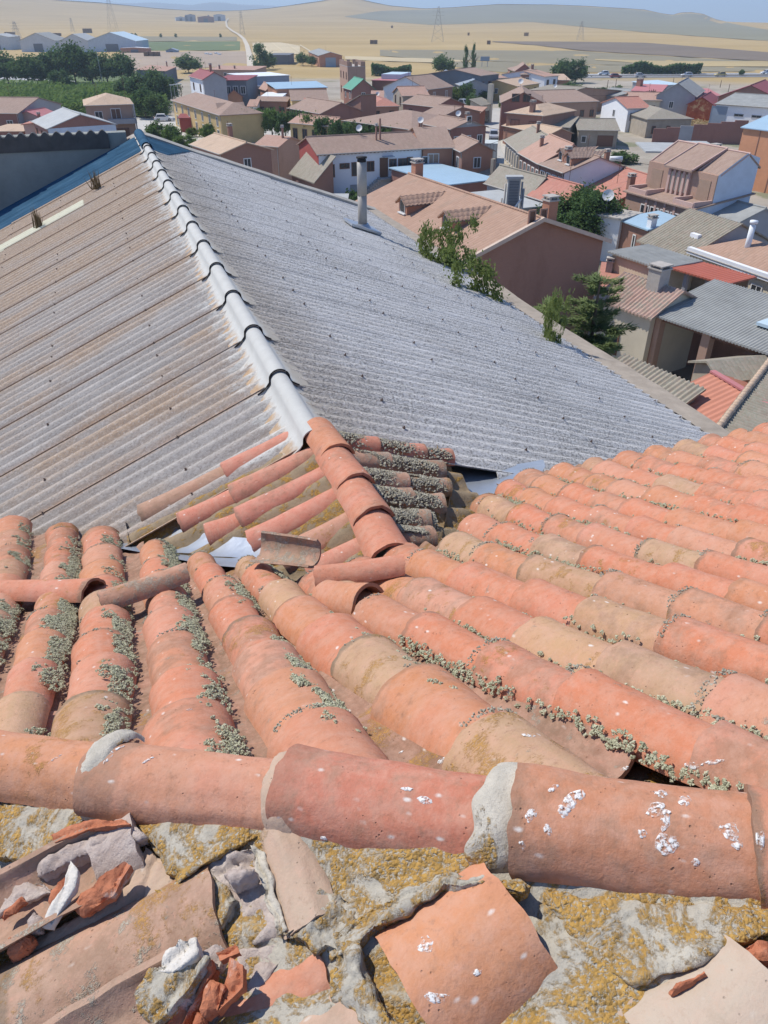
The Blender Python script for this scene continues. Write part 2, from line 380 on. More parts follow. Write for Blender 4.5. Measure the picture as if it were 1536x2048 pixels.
for me in COVERS: me.materials.append(m_cover)
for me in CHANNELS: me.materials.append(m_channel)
def dir_frame(p, q, up=VZ, yaw=0.0, roll=0.0):
    y = (q - p).normalized(); x = y.cross(up).normalized(); z = x.cross(y)
    return frame(x, y, z, p) @ Matrix.Rotation(yaw, 4, 'Z') @ Matrix.Rotation(roll, 4, 'Y')
def put(name, me, parent, mw, mat=None, scale=None):
    if scale is not None: mw = mw @ Matrix.Diagonal((*scale, 1))
    o = link(name, me, None, parent, mw)
    if mat is not None:
        o.material_slots[0].link = 'OBJECT'; o.material_slots[0].material = mat
    return o
class Clumps:
    """small crinkled lichen lobes, one mesh"""
    T = (1 + 5 ** .5) / 2
    def __init__(s): s.v = []; s.f = []
    def add(s, p, r, up=VZ, flat=.75):
        n = len(s.v); q = [Vector((rng.uniform(-1, 1), rng.uniform(-1, 1), rng.uniform(-1, 1))) for _ in range(6)]
        base = [(1, 0, 0), (-1, 0, 0), (0, 1, 0), (0, -1, 0), (0, 0, 1), (0, 0, -1)]
        rot = Matrix.Rotation(rng.random() * 6, 3, Vector((rng.random() - .5, rng.random() - .5, rng.random())))
        for b, e in zip(base, q):
            w = rot @ (Vector(b) + e * .35); w.z *= flat; s.v.append(tuple(Vector(p) + w * r))
        for a in ((0,2,4),(2,1,4),(1,3,4),(3,0,4),(2,0,5),(1,2,5),(3,1,5),(0,3,5)): s.f.append(tuple(n + i for i in a))
    def cushion(s, p, R, up=VZ):
        p = Vector(p); q = up.orthogonal().normalized(); w = up.cross(q)
        for _ in range(int(7 + R * 900)):
            a, d = rng.random() * 6.283, rng.random() ** .6
            h = R * .75 * (1 - d * d) * rng.uniform(.5, 1.0)
            s.add(p + (q * math.cos(a) + w * math.sin(a)) * R * d + up * h, rng.uniform(.0019, .0042) * (1 + R * 12), up, .9)
    def build(s, name, mat, parent):
        me = bpy.data.meshes.new(name); me.from_pydata(s.v, [], s.f); me.update()
        o = link(name, me, mat, parent); o['kind'] = 'stuff'; return o

# ------------------------------------------------------------------ apse roof: hip, valley face F (away from the camera) and near face N
apse = root_at(.6, 1.2, 'tiled_apse_roof', 'old hipped roof of curved terracotta tiles in the foreground, with bird droppings and lichen along its hip', 'roof')
HL, HR = Vector((-.55, 1.56)), Vector((.914, .517))
HZL, HZR = -1.610, -1.195
def hip_uv(t): return HL + (HR - HL) * t
def hip(t, dz=0.0):
    q = hip_uv(t); return W(q.x, q.y, HZL + (HZR - HZL) * t + dz)
def hip_v(u): return HL.y + (u - HL.x) * (HR.y - HL.y) / (HR.x - HL.x)
#        u at v=2.3, drift near the hip, drift towards the eave, lower end
ROWS = [(-2.0, -.02, -.04, 5.3), (-1.72, -.02, -.04, 5.25), (-1.44, -.02, -.04, 5.2), (-1.14, -.03, -.06, 5.25), (-.86, -.02, -.09, 5.22), (-.61, .03, -.055, 4.86), (-.36, .0, -.05, 4.62), (-.07, .03, -.035, 4.16), (.20, .09, -.05, 3.62),
        (.45, .18, -.1, 3.28), (.69, .27, -.2, 2.74), (.93, .27, -.2, 2.80), (1.21, .26, -.2, 2.90), (1.47, .23, -.13, 2.95), (1.73, .2, -.06, 3.28),
        (1.98, .16, 0, 3.62), (2.22, .12, .03, 3.92), (2.45, .09, .05, 4.06)] + [(2.45 + .262 * k, max(0, .08 - .02 * k), .06 + .006 * k, 4.08 + .03 * rng.uniform(-1, 1)) for k in range(1, 11)]
def row_u(r, v): return r[0] + (r[1] * (2.3 - v) if v < 2.3 else r[2] * (v - 2.3))
row_pts = []; TILE_ENDS = []
for ri, r in enumerate(ROWS):
    ph = rng.random() * 9
    def P(v, r=r, ph=ph, lift=0.0):
        return W(row_u(r, v) + .012 * nz(v * 1.1, ph), v, zF(r[0], v) + .012 * nz(v * .9, ph, 4) + lift)
    row_pts.append(P)
    v = max(hip_v(row_u(r, hip_v(r[0]))) + .06, -.25) ; first = True
    while v < r[3] - .12:
        e = rng.uniform(.28, .39)
        L = .46
        if v + e * .93 > r[3] - .16: e = max(.2, (r[3] - v))
        v1 = v + L * .91
        if v1 > r[3]: v1 = r[3]; v = max(v, r[3] - L * .91)
        p = P(v, lift=-.026); q = P(v1, lift=.011)
        nb = ROWS[ri + 1] if ri + 1 < len(ROWS) else ROWS[ri - 1]
        sp = abs(row_u(nb, v) - row_u(r, v)); kx = sp * (.83 if ri <= 8 else .94) / .195
        kx = max(.85, min(1.45, kx))
        sc = (kx * (1 + .05 * rng.uniform(-1, 1)), (q - p).length / .46, (1 + .05 * rng.uniform(-1, 1)) * (.5 + .5 * kx))
        if r[0] > 3.6: sc = (sc[0] * 1.0, sc[1], sc[2])
        o = put('cover_tile', COVERS[rng.randrange(8)], apse, dir_frame(p, q, VZ, rng.uniform(-.03, .03), rng.uniform(-.05, .05)), None, sc)
        TILE_ENDS.append((o, kx)); 
        if v1 >= r[3]: break
        v += e
    if ri:                                                   # channel between this row and the one before
        g = ROWS[ri - 1]; v = max(hip_v((r[0] + g[0]) / 2) + .1, -.2); end = min(r[3], g[3]) + .03
        while v < end:
            w0 = min(v + .42, end + .1)
            m0 = (row_u(r, v) + row_u(g, v)) / 2; m1 = (row_u(r, w0) + row_u(g, w0)) / 2
            p = W(m0, v, zF(m0, v) - .150); q = W(m1, w0, zF(m1, w0) - .134)
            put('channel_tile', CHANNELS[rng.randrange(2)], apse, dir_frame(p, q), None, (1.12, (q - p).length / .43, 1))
            v += .36
# boards and bedding under the tiles of F
mb = MB(); rows = []
for i in range(15):
    v = -.5 + i * .33
    rows.append([W(u, v, zF(u, v) - .135 - .01 * nz(u * 3, v * 3)) for u in [-1.7 + .2 * k for k in range(35)] if True])
def cut_uv():  # outline of F: hip, valley to the nave, eave
    return None
mb = MB()
us = [-2.2 + .125 * k for k in range(64)]
def endF(u):
    best = 4.1
    for a, b in zip(ROWS, ROWS[1:]):
        ua, ub = row_u(a, a[3]), row_u(b, b[3])
        if ua <= u <= ub: return a[3] + (b[3] - a[3]) * (u - ua) / (ub - ua)
    return 5.1 if u < -1 else 4.08
top, rows = [], []
for f in range(9):
    rows.append([W(u, max(hip_v(u), -.6) * (1 - f / 8) + (endF(u) + .02) * f / 8, zF(u, max(hip_v(u), -.6) * (1 - f / 8) + (endF(u) + .02) * f / 8) - .175) for u in us])
mb.grid(rows)
mb.grid([[p + Vector((0, 0, -.09)) for p in r] for r in rows], True)
mb.grid([rows[-1], [p + Vector((0, 0, -.09)) for p in rows[-1]]])
mb.build('roof_bedding', m_mortar_brown, apse, None, True)
# masonry of the apse under the roof (seen only from the side)
mb = MB(); ring = [(-1.6, 5.0), (-1.6, 2.4), (-1.0, 1.0), (.6, -.6), (5.2, -.6), (5.2, 3.9), (2.4, 3.9), (1.1, 2.7)]
for (u0, v0), (u1, v1) in zip(ring, ring[1:]):
    def top_z(u, v): return min(zF(u, v), -1.478 + .296 * u) - .3
    mb.face([W(u0, v0, -CZ), W(u1, v1, -CZ), W(u1, v1, top_z(u1, v1)), W(u0, v0, top_z(u0, v0))])
mb.build('apse_wall', m_stone_wall, apse)

# hip tiles
def hip_t_at_x(px):
    lo, hi = -1.0, 2.0
    for _ in range(40):
        m = (lo + hi) / 2
        if project(hip(m))[0] < px: lo = m
        else: hi = m
    return lo
hip_dir = (hip(1) - hip(0)).normalized()
hip_up = (VZ - hip_dir * VZ.dot(hip_dir)).normalized()
def hip_frame(t, dz=0.0): # y downhill (towards the left), z up
    return frame((-hip_dir).cross(hip_up), -hip_dir, hip_up, hip(t, dz))
HT = []
for k, (xl, xr, w) in enumerate([(-330, -20, .205), (-95, 222, .205), (183, 590, .212), (556, 1020, .228), (1022, 1560, .24), (1500, 2150, .24)]):
    tl, tr = hip_t_at_x(xl), hip_t_at_x(xr); p, q = hip(tr, -.016 + (.01 if k == 4 else 0)), hip(tl, .022 + (.02 if k == 4 else 0))
    me = tile_mesh('ridge_tile_%s' % 'abcdef'[k], (q - p).length, w * .93, w, .017, 86, 60 + k, 26, 14, False, .005, .01)
    me.materials.append(m_hip[k])
    o = put('ridge_tile', me, apse, dir_frame(p, q, VZ, (-.02, .015, .03, -.02, .03, 0)[k], (.02, .05, .03, .04, -.02, 0)[k])); HT.append(o)
HT[2]['label'] = 'pinkish ridge tile flecked with white specks'; HT[3]['label'] = 'smooth brick red ridge tile with a cracked corner'; HT[4]['label'] = 'orange brown ridge tile splashed with white bird droppings'
# mortar collars that fill the laps of the hip tiles
def collar(xc, width, R, mat, a0=-95, a1=80, seed=0, name='mortar_joint', dz=0.0, lean=0.0):
    tc = hip_t_at_x(xc); fm = hip_frame(tc, dz); mb = MB(); rows = []
    for j in range(13):
        f = j / 12; row = []
        for i in range(41):
            a = R_(a0 + (a1 - a0) * i / 40)
            edge = math.sin(f * math.pi) ** .35
            y = (f - .5) * width * (1 + .35 * nz(a * 2.1 + seed, seed, f)) + .03 * nz(a * 1.3, seed * 2) + lean * math.sin(a)
            r = R * (1 + .03 * nz(a * 3, f * 3, seed)) * (.86 + .14 * edge) + .004 * nz(a * 14, f * 12, seed)
            row.append((r * math.sin(a), y, r * math.cos(a) - R + .012))
        rows.append(row)
    mb.grid(rows, True)
    return mb.build(name, mat, apse, fm, True)
collar(203, .07, .126, m_mortar_pale, -100, 75, 1, dz=.014)
collar(566, .085, .117, m_palecl, -95, 95, 2, 'inner_ridge_tile', dz=-.004, lean=.01)
collar(1006, .10, .127, m_mortar_pale, -100, 60, 3, dz=.012, lean=-.012)
# ------------------------------------------------------------------ near face N: bedding mortar, broken plaster, tiles and loose rubble
import bmesh
nN = (VB * -.296 + VZ)
def onN(x, y, lift=0.0):
    d = ray(x, y); return d * ((-1.478 + lift) / nN.dot(d)) + Vector((0, 0, CZ))
upN = nN.normalized()
fallN = (-VB - VZ * .296).normalized()
mb = MB(); rows = []
for i in range(190):
    t = -.75 + 2.55 * i / 189; q = hip_uv(t); row = []
    for j in range(80):
        d = -.02 + .98 * (j / 79) ** 1.15
        e_ = max(0, min(1, (q.x - d * .5 - .02) / .22)); e_ = e_ * e_ * (3 - 2 * e_)
        h = -.098 + .042 * e_ + (.062 - .022 * e_) * math.exp(-(d / .2) ** 2) + .02 * nz(q.x * 5 + d * 2, q.y * 5, d * 6) + .010 * nz(q.x * 19, q.y * 19, d * 19) + .004 * nz(q.x * 55, d * 55, q.y * 40)
        u = q.x - d
        row.append(W(u, q.y, -1.478 + .296 * u + h))
    rows.append(row)
mb.grid(rows); mb.build('bedding_mortar', m_mortar, apse, None, True)

def slab(name, px, lift, thick, mat, parent, amp=.012, freq=16, cuts=3, tilt=None, label=None, seed=0, mw=None, surf=onN):
    """a broken slab whose outline is px, lying lift above face N"""
    bm = bmesh.new(); lf = lift if isinstance(lift, (list, tuple)) else [lift] * len(px)
    top = [bm.verts.new(surf(x, y, l)) for (x, y), l in zip(px, lf)]
    bot = [bm.verts.new(v.co - upN * thick * (1 + .3 * nz(v.co.x * 9, v.co.y * 9, seed)) - (v.co - top[0].co) * .03) for v in top]
    n_ = len(top)
    f = bm.faces.new(top)
    if f.normal.length and f.calc_center_median() is not None: pass
    bm.faces.new(bot[::-1])
    for i in range(n_): bm.faces.new((top[i], bot[i], bot[(i+1) % n_], top[(i+1) % n_]))
    bm.normal_update(); bmesh.ops.recalc_face_normals(bm, faces=bm.faces)
    bmesh.ops.triangulate(bm, faces=bm.faces)
    for _ in range(cuts + 1):
        bmesh.ops.subdivide_edges(bm, edges=[e for e in bm.edges if e.calc_length() > .0085], cuts=1)
        bmesh.ops.triangulate(bm, faces=bm.faces)
    bm.normal_update()
    ux = (VB - upN * VB.dot(upN)).normalized(); uy = upN.cross(ux); op = [(t.dot(ux), t.dot(uy)) for t in [surf(x, y, 0) for x, y in px]]
    def edge_d(c):
        a, b = c.dot(ux), c.dot(uy); best = 9
        for (x0, y0), (x1, y1) in zip(op, op[1:] + op[:1]):
            dx, dy = x1 - x0, y1 - y0; t = max(0, min(1, ((a - x0) * dx + (b - y0) * dy) / (dx * dx + dy * dy + 1e-9))); best = min(best, math.hypot(a - x0 - dx * t, b - y0 - dy * t))
        return best
    rd = min(.022, thick * .7)
    for v in bm.verts:
        if v.normal.dot(upN) > -.3:
            e = min(1, edge_d(v.co) / rd); v.co -= upN * rd * .75 * (1 - math.sqrt(max(0, 1 - (1 - e) ** 2)))
            v.co += (ux * nz(v.co.x * 30, v.co.y * 30, seed) + uy * nz(v.co.x * 30, v.co.y * 30, seed + 5)) * .010 * (1 - e)
    for v in bm.verts:
        c = v.co; k = amp * (nz(c.x * freq + seed, c.y * freq, c.z * freq) + .5 * nz(c.x * freq * 2.7, c.y * freq * 2.7, c.z * freq * 2.7 + seed) + .25 * nz(c.x * freq * 7, c.y * freq * 7, c.z * freq * 7))
        v.co = c + v.normal * k
    cen = sum((v.co for v in bm.verts), Vector()) / len(bm.verts)
    for v in bm.verts: v.co -= cen
    me = bpy.data.meshes.new(name); bm.to_mesh(me); bm.free()
    if not name.startswith(('tile_shard', 'brick')): me.polygons.foreach_set('use_smooth', [True] * len(me.polygons))
    o = link(name, me, mat, parent, Matrix.Translation(cen))
    if label: o['label'] = label
    return o
# bedding pushed out under the hip tiles
slab('mortar_flap', [(185, 1598), (330, 1622), (505, 1640), (520, 1672), (452, 1702), (395, 1735), (350, 1768), (322, 1720), (285, 1665), (215, 1625)], [-.045, -.03, -.03, -.045, -.03, -.02, -.02, -.03, -.045, -.05], .04, m_mortar, apse, .007, 22, 4, label='triangular flap of lichened mortar', seed=1)
slab('mortar_flap', [(-20, 1580), (120, 1590), (190, 1604), (160, 1650), (110, 1690), (60, 1722), (-20, 1712)], -.045, .05, m_mortar, apse, .008, 22, 4, seed=2)
slab('mortar_flap', [(560, 1868), (640, 1775), (700, 1800), (712, 1850), (690, 1905), (650, 1890), (632, 1905), (600, 1880)], [-.02, -.03, -.05, -.05, -.04, -.03, -.02, -.02], .05, m_mortar, apse, .014, 24, 4, label='lump of mortar covered by orange lichen', seed=3)
slab('mortar_flap', [(1050, 1740), (1300, 1770), (1560, 1790), (1560, 1860), (1470, 1885), (1375, 1935), (1270, 1965), (1200, 1940), (1145, 1870), (1090, 1800)], [-.055, -.055, -.05, -.04, -.03, -.02, -.035, -.05, -.055, -.055], .05, m_mortar, apse, .010, 16, 4, label='broad skirt of grey mortar patched with orange lichen', seed=4)
slab('mortar_flap', [(1140, 1880), (1230, 1950), (1330, 1985), (1240, 2000), (1190, 1990), (1120, 2060), (930, 2075), (1000, 2010)], [-.07, -.06, -.05, -.05, -.06, -.07, -.08, -.08], .05, m_mortar, apse, .010, 20, 4, seed=5)
slab('mortar_flap', [(690, 1880), (720, 1950), (800, 2060), (740, 2080), (660, 2000), (672, 1900)], -.055, .05, m_mortar, apse, .008, 22, 4, seed=6)
m_trough = clay('stained_trough_clay', [(0, (.40, .27, .19)), (1, (.40, .27, .19))], -.1, .10, .25)
# cover and channel tiles that show through
def tileN(name, p, q, w, lift, mat, half=80, inv=False, t=.014, yaw=0, roll=0, seed=0, ext=None, narrow=.95, label=None, chip=.02, corner=.03):
    a, b = onN(*p, lift), onN(*q, lift)
    me = tile_mesh(name, (b - a).length, w * narrow, w, t, half, seed, 26, 7, inv, .006, chip, min(corner, (b - a).length / 9)); me.materials.append(mat)
    o = put(name, me, apse, dir_frame(a, b, upN, yaw, roll))
    if label: o['label'] = label
    return o
tileN('cover_tile', (1020, 1786), (800, 1966), .31, .014, m_hip[1], 88, seed=81, label='broad smooth tile set in lichened mortar', narrow=.98)
tileN('cover_tile', (760, 2010), (380, 2260), .25, -.03, m_palecl, 72, seed=82)
tileN('cover_tile', (640, 1915), (440, 2065), .17, -.05, m_cover, 60, seed=83)
tileN('cover_tile', (545, 1640), (610, 1850), .13, -.02, m_palecl, 60, seed=84, roll=.1, label='tan stub of a broken tile', narrow=.8)
tileN('cover_tile', (425, 1790), (-140, 2085), .31, -.012, m_trough, 70, seed=85, label='wide tan tile with olive stains running to the lower left corner', narrow=.98)
tileN('channel_tile', (250, 1728), (-120, 1930), .19, -.07, m_trough, 74, True, seed=86, narrow=1)
tileN('broken_cover', (262, 1652), (175, 1700), .19, .0, m_plaster_rubble, 80, t=.03, seed=91, label='arched stump of a broken cover tile bedded in pale plaster')
slab('cracked_plaster', [(290, 1690), (330, 1720), (350, 1770), (300, 1800), (180, 1850), (60, 1905), (40, 1890), (170, 1830), (260, 1770)], -.05, .03, m_palecl, apse, .006, 22, 4, seed=15)
slab('mortar_flap', [(310, 1780), (420, 1745), (470, 1790), (440, 1850), (380, 1830)], -.03, .04, m_mortar, apse, .01, 22, 4, seed=16)
tileN('channel_tile', (420, 2020), (100, 2220), .22, -.07, m_trough, 70, True, seed=87, narrow=1)
tileN('cover_tile', (1560, 1960), (1350, 2160), .30, .005, m_greycl, 70, seed=88, label='pale limewashed tile in the corner', narrow=.95)
tileN('cover_tile', (1300, 2005), (1150, 2130), .2, -.045, m_palecl, 70, seed=89)
slab('cracked_plaster', [(310, 1790), (360, 1765), (450, 1710), (505, 1690), (540, 1760), (560, 1860), (500, 1890), (450, 1900), (390, 1905), (330, 1900), (308, 1860)], [-.07, -.06, -.04, -.04, -.05, -.05, -.06, -.06, -.05, -.045, -.06], .05, m_plaster_rubble, apse, .022, 15, 5, seed=9, label='heap of cracked pale plaster')
slab('cracked_plaster', [(500, 1690), (530, 1700), (548, 1780), (575, 1860), (555, 1870), (530, 1800)], -.03, .03, m_mortar_pale, apse, .006, 25, 3, seed=10)
slab('cracked_plaster', [(45, 1735), (100, 1700), (190, 1665), (265, 1650), (290, 1672), (240, 1680), (160, 1712), (80, 1755)], [-.01, 0, .005, .0, -.01, -.01, -.01, -.01], .035, m_plaster_rubble, apse, .01, 24, 4, seed=11)
slab('broken_tile_edge', [(95, 1672), (170, 1640), (240, 1638), (262, 1648), (190, 1655), (110, 1684)], .012, .018, m_shard, apse, .004, 30, 3, seed=12)
slab('cracked_plaster', [(-20, 1745), (40, 1725), (62, 1760), (110, 1775), (60, 1800), (-20, 1830)], -.03, .04, m_plaster_rubble, apse, .012, 24, 4, seed=13)
slab('cracked_plaster', [(480, 1900), (600, 1880), (560, 1920), (505, 2000), (450, 2050), (470, 1960)], -.06, .03, m_plaster_rubble, apse, .008, 24, 4, seed=14)
slab('mortar_flap', [(640, 1885), (725, 1828), (800, 1785), (900, 1742), (985, 1745), (1060, 1772), (1040, 1782), (975, 1764), (890, 1768), (790, 1832), (722, 1872), (700, 1900), (660, 1915)], [-.045, -.03, -.022, -.015, -.01, -.012, .012, .014, .008, -.004, -.01, -.02, -.045], .04, m_mortar, apse, .010, 26, 4, seed=41)
slab('mortar_flap', [(672, 1885), (708, 1880), (716, 1930), (752, 2000), (815, 2060), (740, 2085), (664, 1990)], [-.03, .0, .0, .0, -.005, -.03, -.04], .05, m_mortar, apse, .010, 26, 4, seed=42)
# loose rubble: every piece a thing of its own
def loose(name, px, lift, thick, mat, label, cat, amp=.006, freq=30, seed=0, group='broken pieces lying on the near roof'):
    o = slab(name, px, lift, thick, mat, None, amp, freq, 3, seed=seed); return tag(o, label, cat, group)
loose('tile_shard', [(165, 1825), (225, 1790), (262, 1730), (245, 1722), (185, 1770), (140, 1810)], [.0, .01, .02, .025, .02, .0], .022, m_shard, 'long red tile splinter lying under the broken tile edge at left', 'tile fragment', seed=21)
loose('tile_shard', [(92, 1800), (125, 1755), (140, 1745), (120, 1800), (95, 1812)], [.0, .015, .02, .01, 0], .018, m_shard, 'slim red splinter leaning left of the pale stick', 'tile fragment', seed=22)
loose('plaster_stick', [(82, 1848), (128, 1770), (140, 1722), (156, 1740), (150, 1775), (112, 1835), (98, 1850)], [.0, .03, .035, .035, .03, .01, 0], .016, m_white_plaster, 'slender pale stick of plaster pointing down the trough', 'plaster fragment', .004, seed=23)
loose('tile_shard', [(2, 1905), (10, 1870), (45, 1858), (62, 1872), (40, 1895), (10, 1912)], .0, .03, m_shard, 'small rounded red brick lump at the left picture edge', 'brick fragment', seed=24)
loose('plaster_chunk', [(48, 1842), (62, 1818), (78, 1832), (72, 1858), (55, 1862)], .0, .03, m_plaster_rubble, 'tiny pale chunk beside the foot of the plaster stick', 'plaster fragment', seed=25)
loose('tile_shard', [(0, 1825), (40, 1792), (48, 1800), (20, 1825), (0, 1838)], .0, .015, m_shard, 'flat red sliver at the left edge above the brick lump', 'tile fragment', seed=26)
loose('mortared_tile_piece', [(268, 1985), (300, 1940), (385, 1912), (418, 1915), (372, 1985), (310, 2050), (288, 2035)], [.03, .03, .04, .045, .035, .02, .02], .045, m_mortar, 'thick chunk of tile crusted with orange lichen', 'rubble', .008, 26, 27)
loose('plaster_chunk', [(308, 1935), (360, 1875), (390, 1880), (395, 1908), (345, 1945)], [.03, .05, .05, .05, .04], .05, m_white_plaster, 'bright white plaster lump on top of the rubble', 'plaster fragment', .008, 26, 28)
loose('brick_piece', [(318, 2062), (405, 1930), (422, 1922), (420, 1945), (350, 2062)], [.01, .03, .035, .02, .0], .04, m_shard, 'raw red broken brick edge right beside the lichen crusted chunk', 'brick fragment', .007, 30, 29)
loose('tile_shard', [(440, 1990), (460, 1915), (485, 1930), (485, 1975), (430, 2020)], [.0, .03, .03, .02, 0], .022, m_shard, 'pointed orange tile shard standing right of the rubble', 'tile fragment', .004, seed=30)
loose('tile_shard', [(398, 2010), (420, 1955), (450, 1975), (425, 2020), (405, 2030)], [.01, .02, .02, .0, 0], .025, m_shard, 'stubby red brown shard in the middle of the rubble heap', 'tile fragment', seed=31)
loose('plaster_chunk', [(395, 1905), (430, 1880), (450, 1895), (440, 1930), (410, 1945)], .01, .03, m_plaster_rubble, 'pinkish plaster lump behind the shards', 'plaster fragment', seed=32)
loose('tile_shard', [(435, 1905), (470, 1885), (478, 1905), (440, 1922)], .02, .015, m_shard, 'thin brown flake lying above the pointed shard', 'tile fragment', seed=33)
loose('tile_shard', [(370, 2062), (392, 2015), (410, 2025), (400, 2065)], .0, .025, m_shard, 'little brown shard at the bottom edge of the heap', 'tile fragment', seed=34)
loose('brick_piece', [(1340, 1975), (1352, 1955), (1410, 1935), (1418, 1948), (1372, 1972), (1345, 1985)], .0, .03, m_shard, 'red brick end poking out beside the pale corner tile', 'brick fragment', seed=35)
loose('brick_piece', [(1475, 1905), (1490, 1890), (1540, 1880), (1545, 1920), (1500, 1912)], -.01, .03, m_shard, 'red brick scrap wedged under the mortar skirt at right', 'brick fragment', seed=36)
loose('plaster_chunk', [(440, 1745), (470, 1735), (505, 1738), (500, 1755), (455, 1772)], [.0, .01, .01, .0, 0], .035, m_plaster_rubble, 'pink plaster block under the point of the mortar flap', 'plaster fragment', .008, seed=37)

# bird droppings on the hip tiles and the big near tile
def splat(x, y, ln, wd, ang, surf, n_up, name='bird_dropping', parent=apse, thick=.0018, seed=0):
    mb = MB(); c = surf(x, y); up = n_up.normalized(); ex = (Vector((math.cos(ang), math.sin(ang) * CP, -math.sin(ang) * SP)))
    ex = (ex - up * ex.dot(up)).normalized(); ey = up.cross(ex); pts = []
    for i in range(18):
        a = i * 2 * math.pi / 18; k = 1 + .45 * nz(math.cos(a) * 1.7 + seed, math.sin(a) * 1.7, seed * 3)
        pts.append((math.cos(a) * ln * k, math.sin(a) * wd * k))
    o_ = [c + ex * a + ey * b for a, b in pts]; m_ = [c + ex * a * .7 + ey * b * .7 + up * thick for a, b in pts]
    for i in range(18):
        j = (i + 1) % 18; mb.face((o_[i], o_[j], m_[j], m_[i])); mb.face((m_[i], m_[j], c + up * thick * 1.3))
    return mb.build(name, m_dropping, parent, None, True)
dg = bpy.context.evaluated_depsgraph_get()
def ray_hit(x, y):
    d = ray(x, y).normalized(); dg.update()
    ok, loc, nor, *_ = scene.ray_cast(dg, Vector((0, 0, CZ)), d)
    return loc, (nor if nor.dot(d) < 0 else -nor)
for k, (x, y, l, w, a) in enumerate([(1145, 1600, .03, .009, .75), (1128, 1620, .012, .009, .6), (1062, 1630, .012, .007, 1), (1108, 1575, .010, .005, .7), (1330, 1640, .017, .007, 1.1), (1336, 1688, .017, .014, .5), (1460, 1662, .013, .012, 0),
        (1520, 1680, .013, .006, 1.2), (1312, 1618, .016, .012, .6), (1370, 1602, .013, .008, .9), (1425, 1525, .022, .004, -.1), (1385, 1532, .014, .006, -.1), (1392, 1724, .006, .005, 0), (1250, 1537, .009, .004, 0), (1322, 1588, .010, .007, .3),
        (1285, 1667, .008, .006, 0), (1045, 1690, .005, .007, 0), (883, 1522, .012, .006, 0), (850, 1600, .006, .012, 1.2), (815, 1578, .004, .010, 1.3), (802, 1505, .007, .003, .4), (1055, 1471, .016, .005, 0), (853, 1890, .011, .011, 0),
        (870, 1995, .006, .022, 1.5), (955, 1945, .008, .004, .9), (648, 1676, .007, .004, 0), (297, 1520, .012, .003, .7), (215, 1520, .012, .004, .9), (232, 1500, .016, .004, .8), (110, 1518, .013, .003, .7), (378, 1420, .009, .004, .5), (1475, 1690, .008, .006, .4), (1095, 1660, .006, .009, .7)]):
    loc, nor = ray_hit(x, y)
    splat(x, y, l * 1.25, w * 1.25, a, lambda x_, y_, loc=loc: loc + nor * .0005, nor, seed=k)
# the roof goes on beyond the frame: more hip tiles and rows of covers on face N
hl = (hip(1) - hip(0)).length
for side in (-1, 1):
    t0 = hip_t_at_x(-300) if side < 0 else hip_t_at_x(2120)
    for k in range(4):
        ta, tb = t0 + side * k * .38 / hl, t0 + side * (k + 1.12) * .38 / hl
        lo, hi = min(ta, tb), max(ta, tb)
        p, q = hip(hi, -.014), hip(lo, .018)
        put('ridge_tile', COVERS[k], apse, dir_frame(p, q, VZ, rng.uniform(-.02, .02)), m_hip[(k * 2 + 1) % 6], (1.15, (q - p).length / .46, 1.15))
for t in [-.18 - .2 * k for k in range(4)] + [1.36 + .2 * k for k in range(3)]:
    q0 = hip_uv(t); d = .1
    while d < 1.5:
        p = W(q0.x - d, q0.y, -1.478 + .296 * (q0.x - d) - .03); q = W(q0.x - d - .43, q0.y, -1.478 + .296 * (q0.x - d - .43) + .008)
        put('cover_tile', COVERS[rng.randrange(8)], apse, dir_frame(p, q, VZ, rng.uniform(-.03, .03)), None, (1.15, (q - p).length / .46, 1.1)); d += .34
# ------------------------------------------------------------------ zinc valleys, small tiled gable, corrugated nave roof, far end wall
UR, ZR, SL_, SR_ = 1.016, -2.42, .43, .36
V0, V1, UE = 3.1, 20.75, 6.95
def zL(u): return ZR - SL_ * (UR - u)
def zRt(u): return ZR - SR_ * (u - UR)
nave = root_at(UR, 12, 'corrugated_nave_roof', 'long grey corrugated fibre cement roof with a white painted ridge running away from the camera', 'roof')
aL = math.atan(SL_); aR = math.atan(SR_)
xL = (VB * math.cos(aL) + VZ * math.sin(aL)); zLn = xL.cross(VA)
xR = (VB * math.cos(aR) - VZ * math.sin(aR)); zRn = xR.cross(VA)
ML = frame(xL, VA, zLn, W(UR, 0, ZR)); MR = frame(xR, VA, zRn, W(UR, 0, ZR))
PIT = .177
def sheet(v0, side, x0, x1, lift):
    """one corrugated sheet: six and a half waves wide, its near edge lapping over the next one"""
    mb = MB(); n = 52; v1 = v0 + 6.42 * PIT; rows = []
    xs = [x0 + (x1 - x0) * k / 5 for k in range(6)]
    for x in xs:
        row = []
        for k in range(n + 1):
            v = v0 + (v1 - v0) * k / n
            z = (.0255 if side < 0 else .021) * math.cos(2 * math.pi * (v - LAP0) / PIT) + lift * (1 - k / n) + .006 * nz(x * .7, v * .5, lift)
            row.append(((-x if side < 0 else x), v, z))
        rows.append(row)
    mb.grid(rows, side < 0); low = [[(x, y, z - .009) for x, y, z in r] for r in rows]
    mb.grid(low, side > 0); mb.grid([rows[0], low[0]]); mb.grid([rows[-1], low[-1]]); mb.grid([[r[0] for r in rows], [r[0] for r in low]]); mb.grid([[r[-1] for r in rows], [r[-1] for r in low]])
    return mb
k = 0
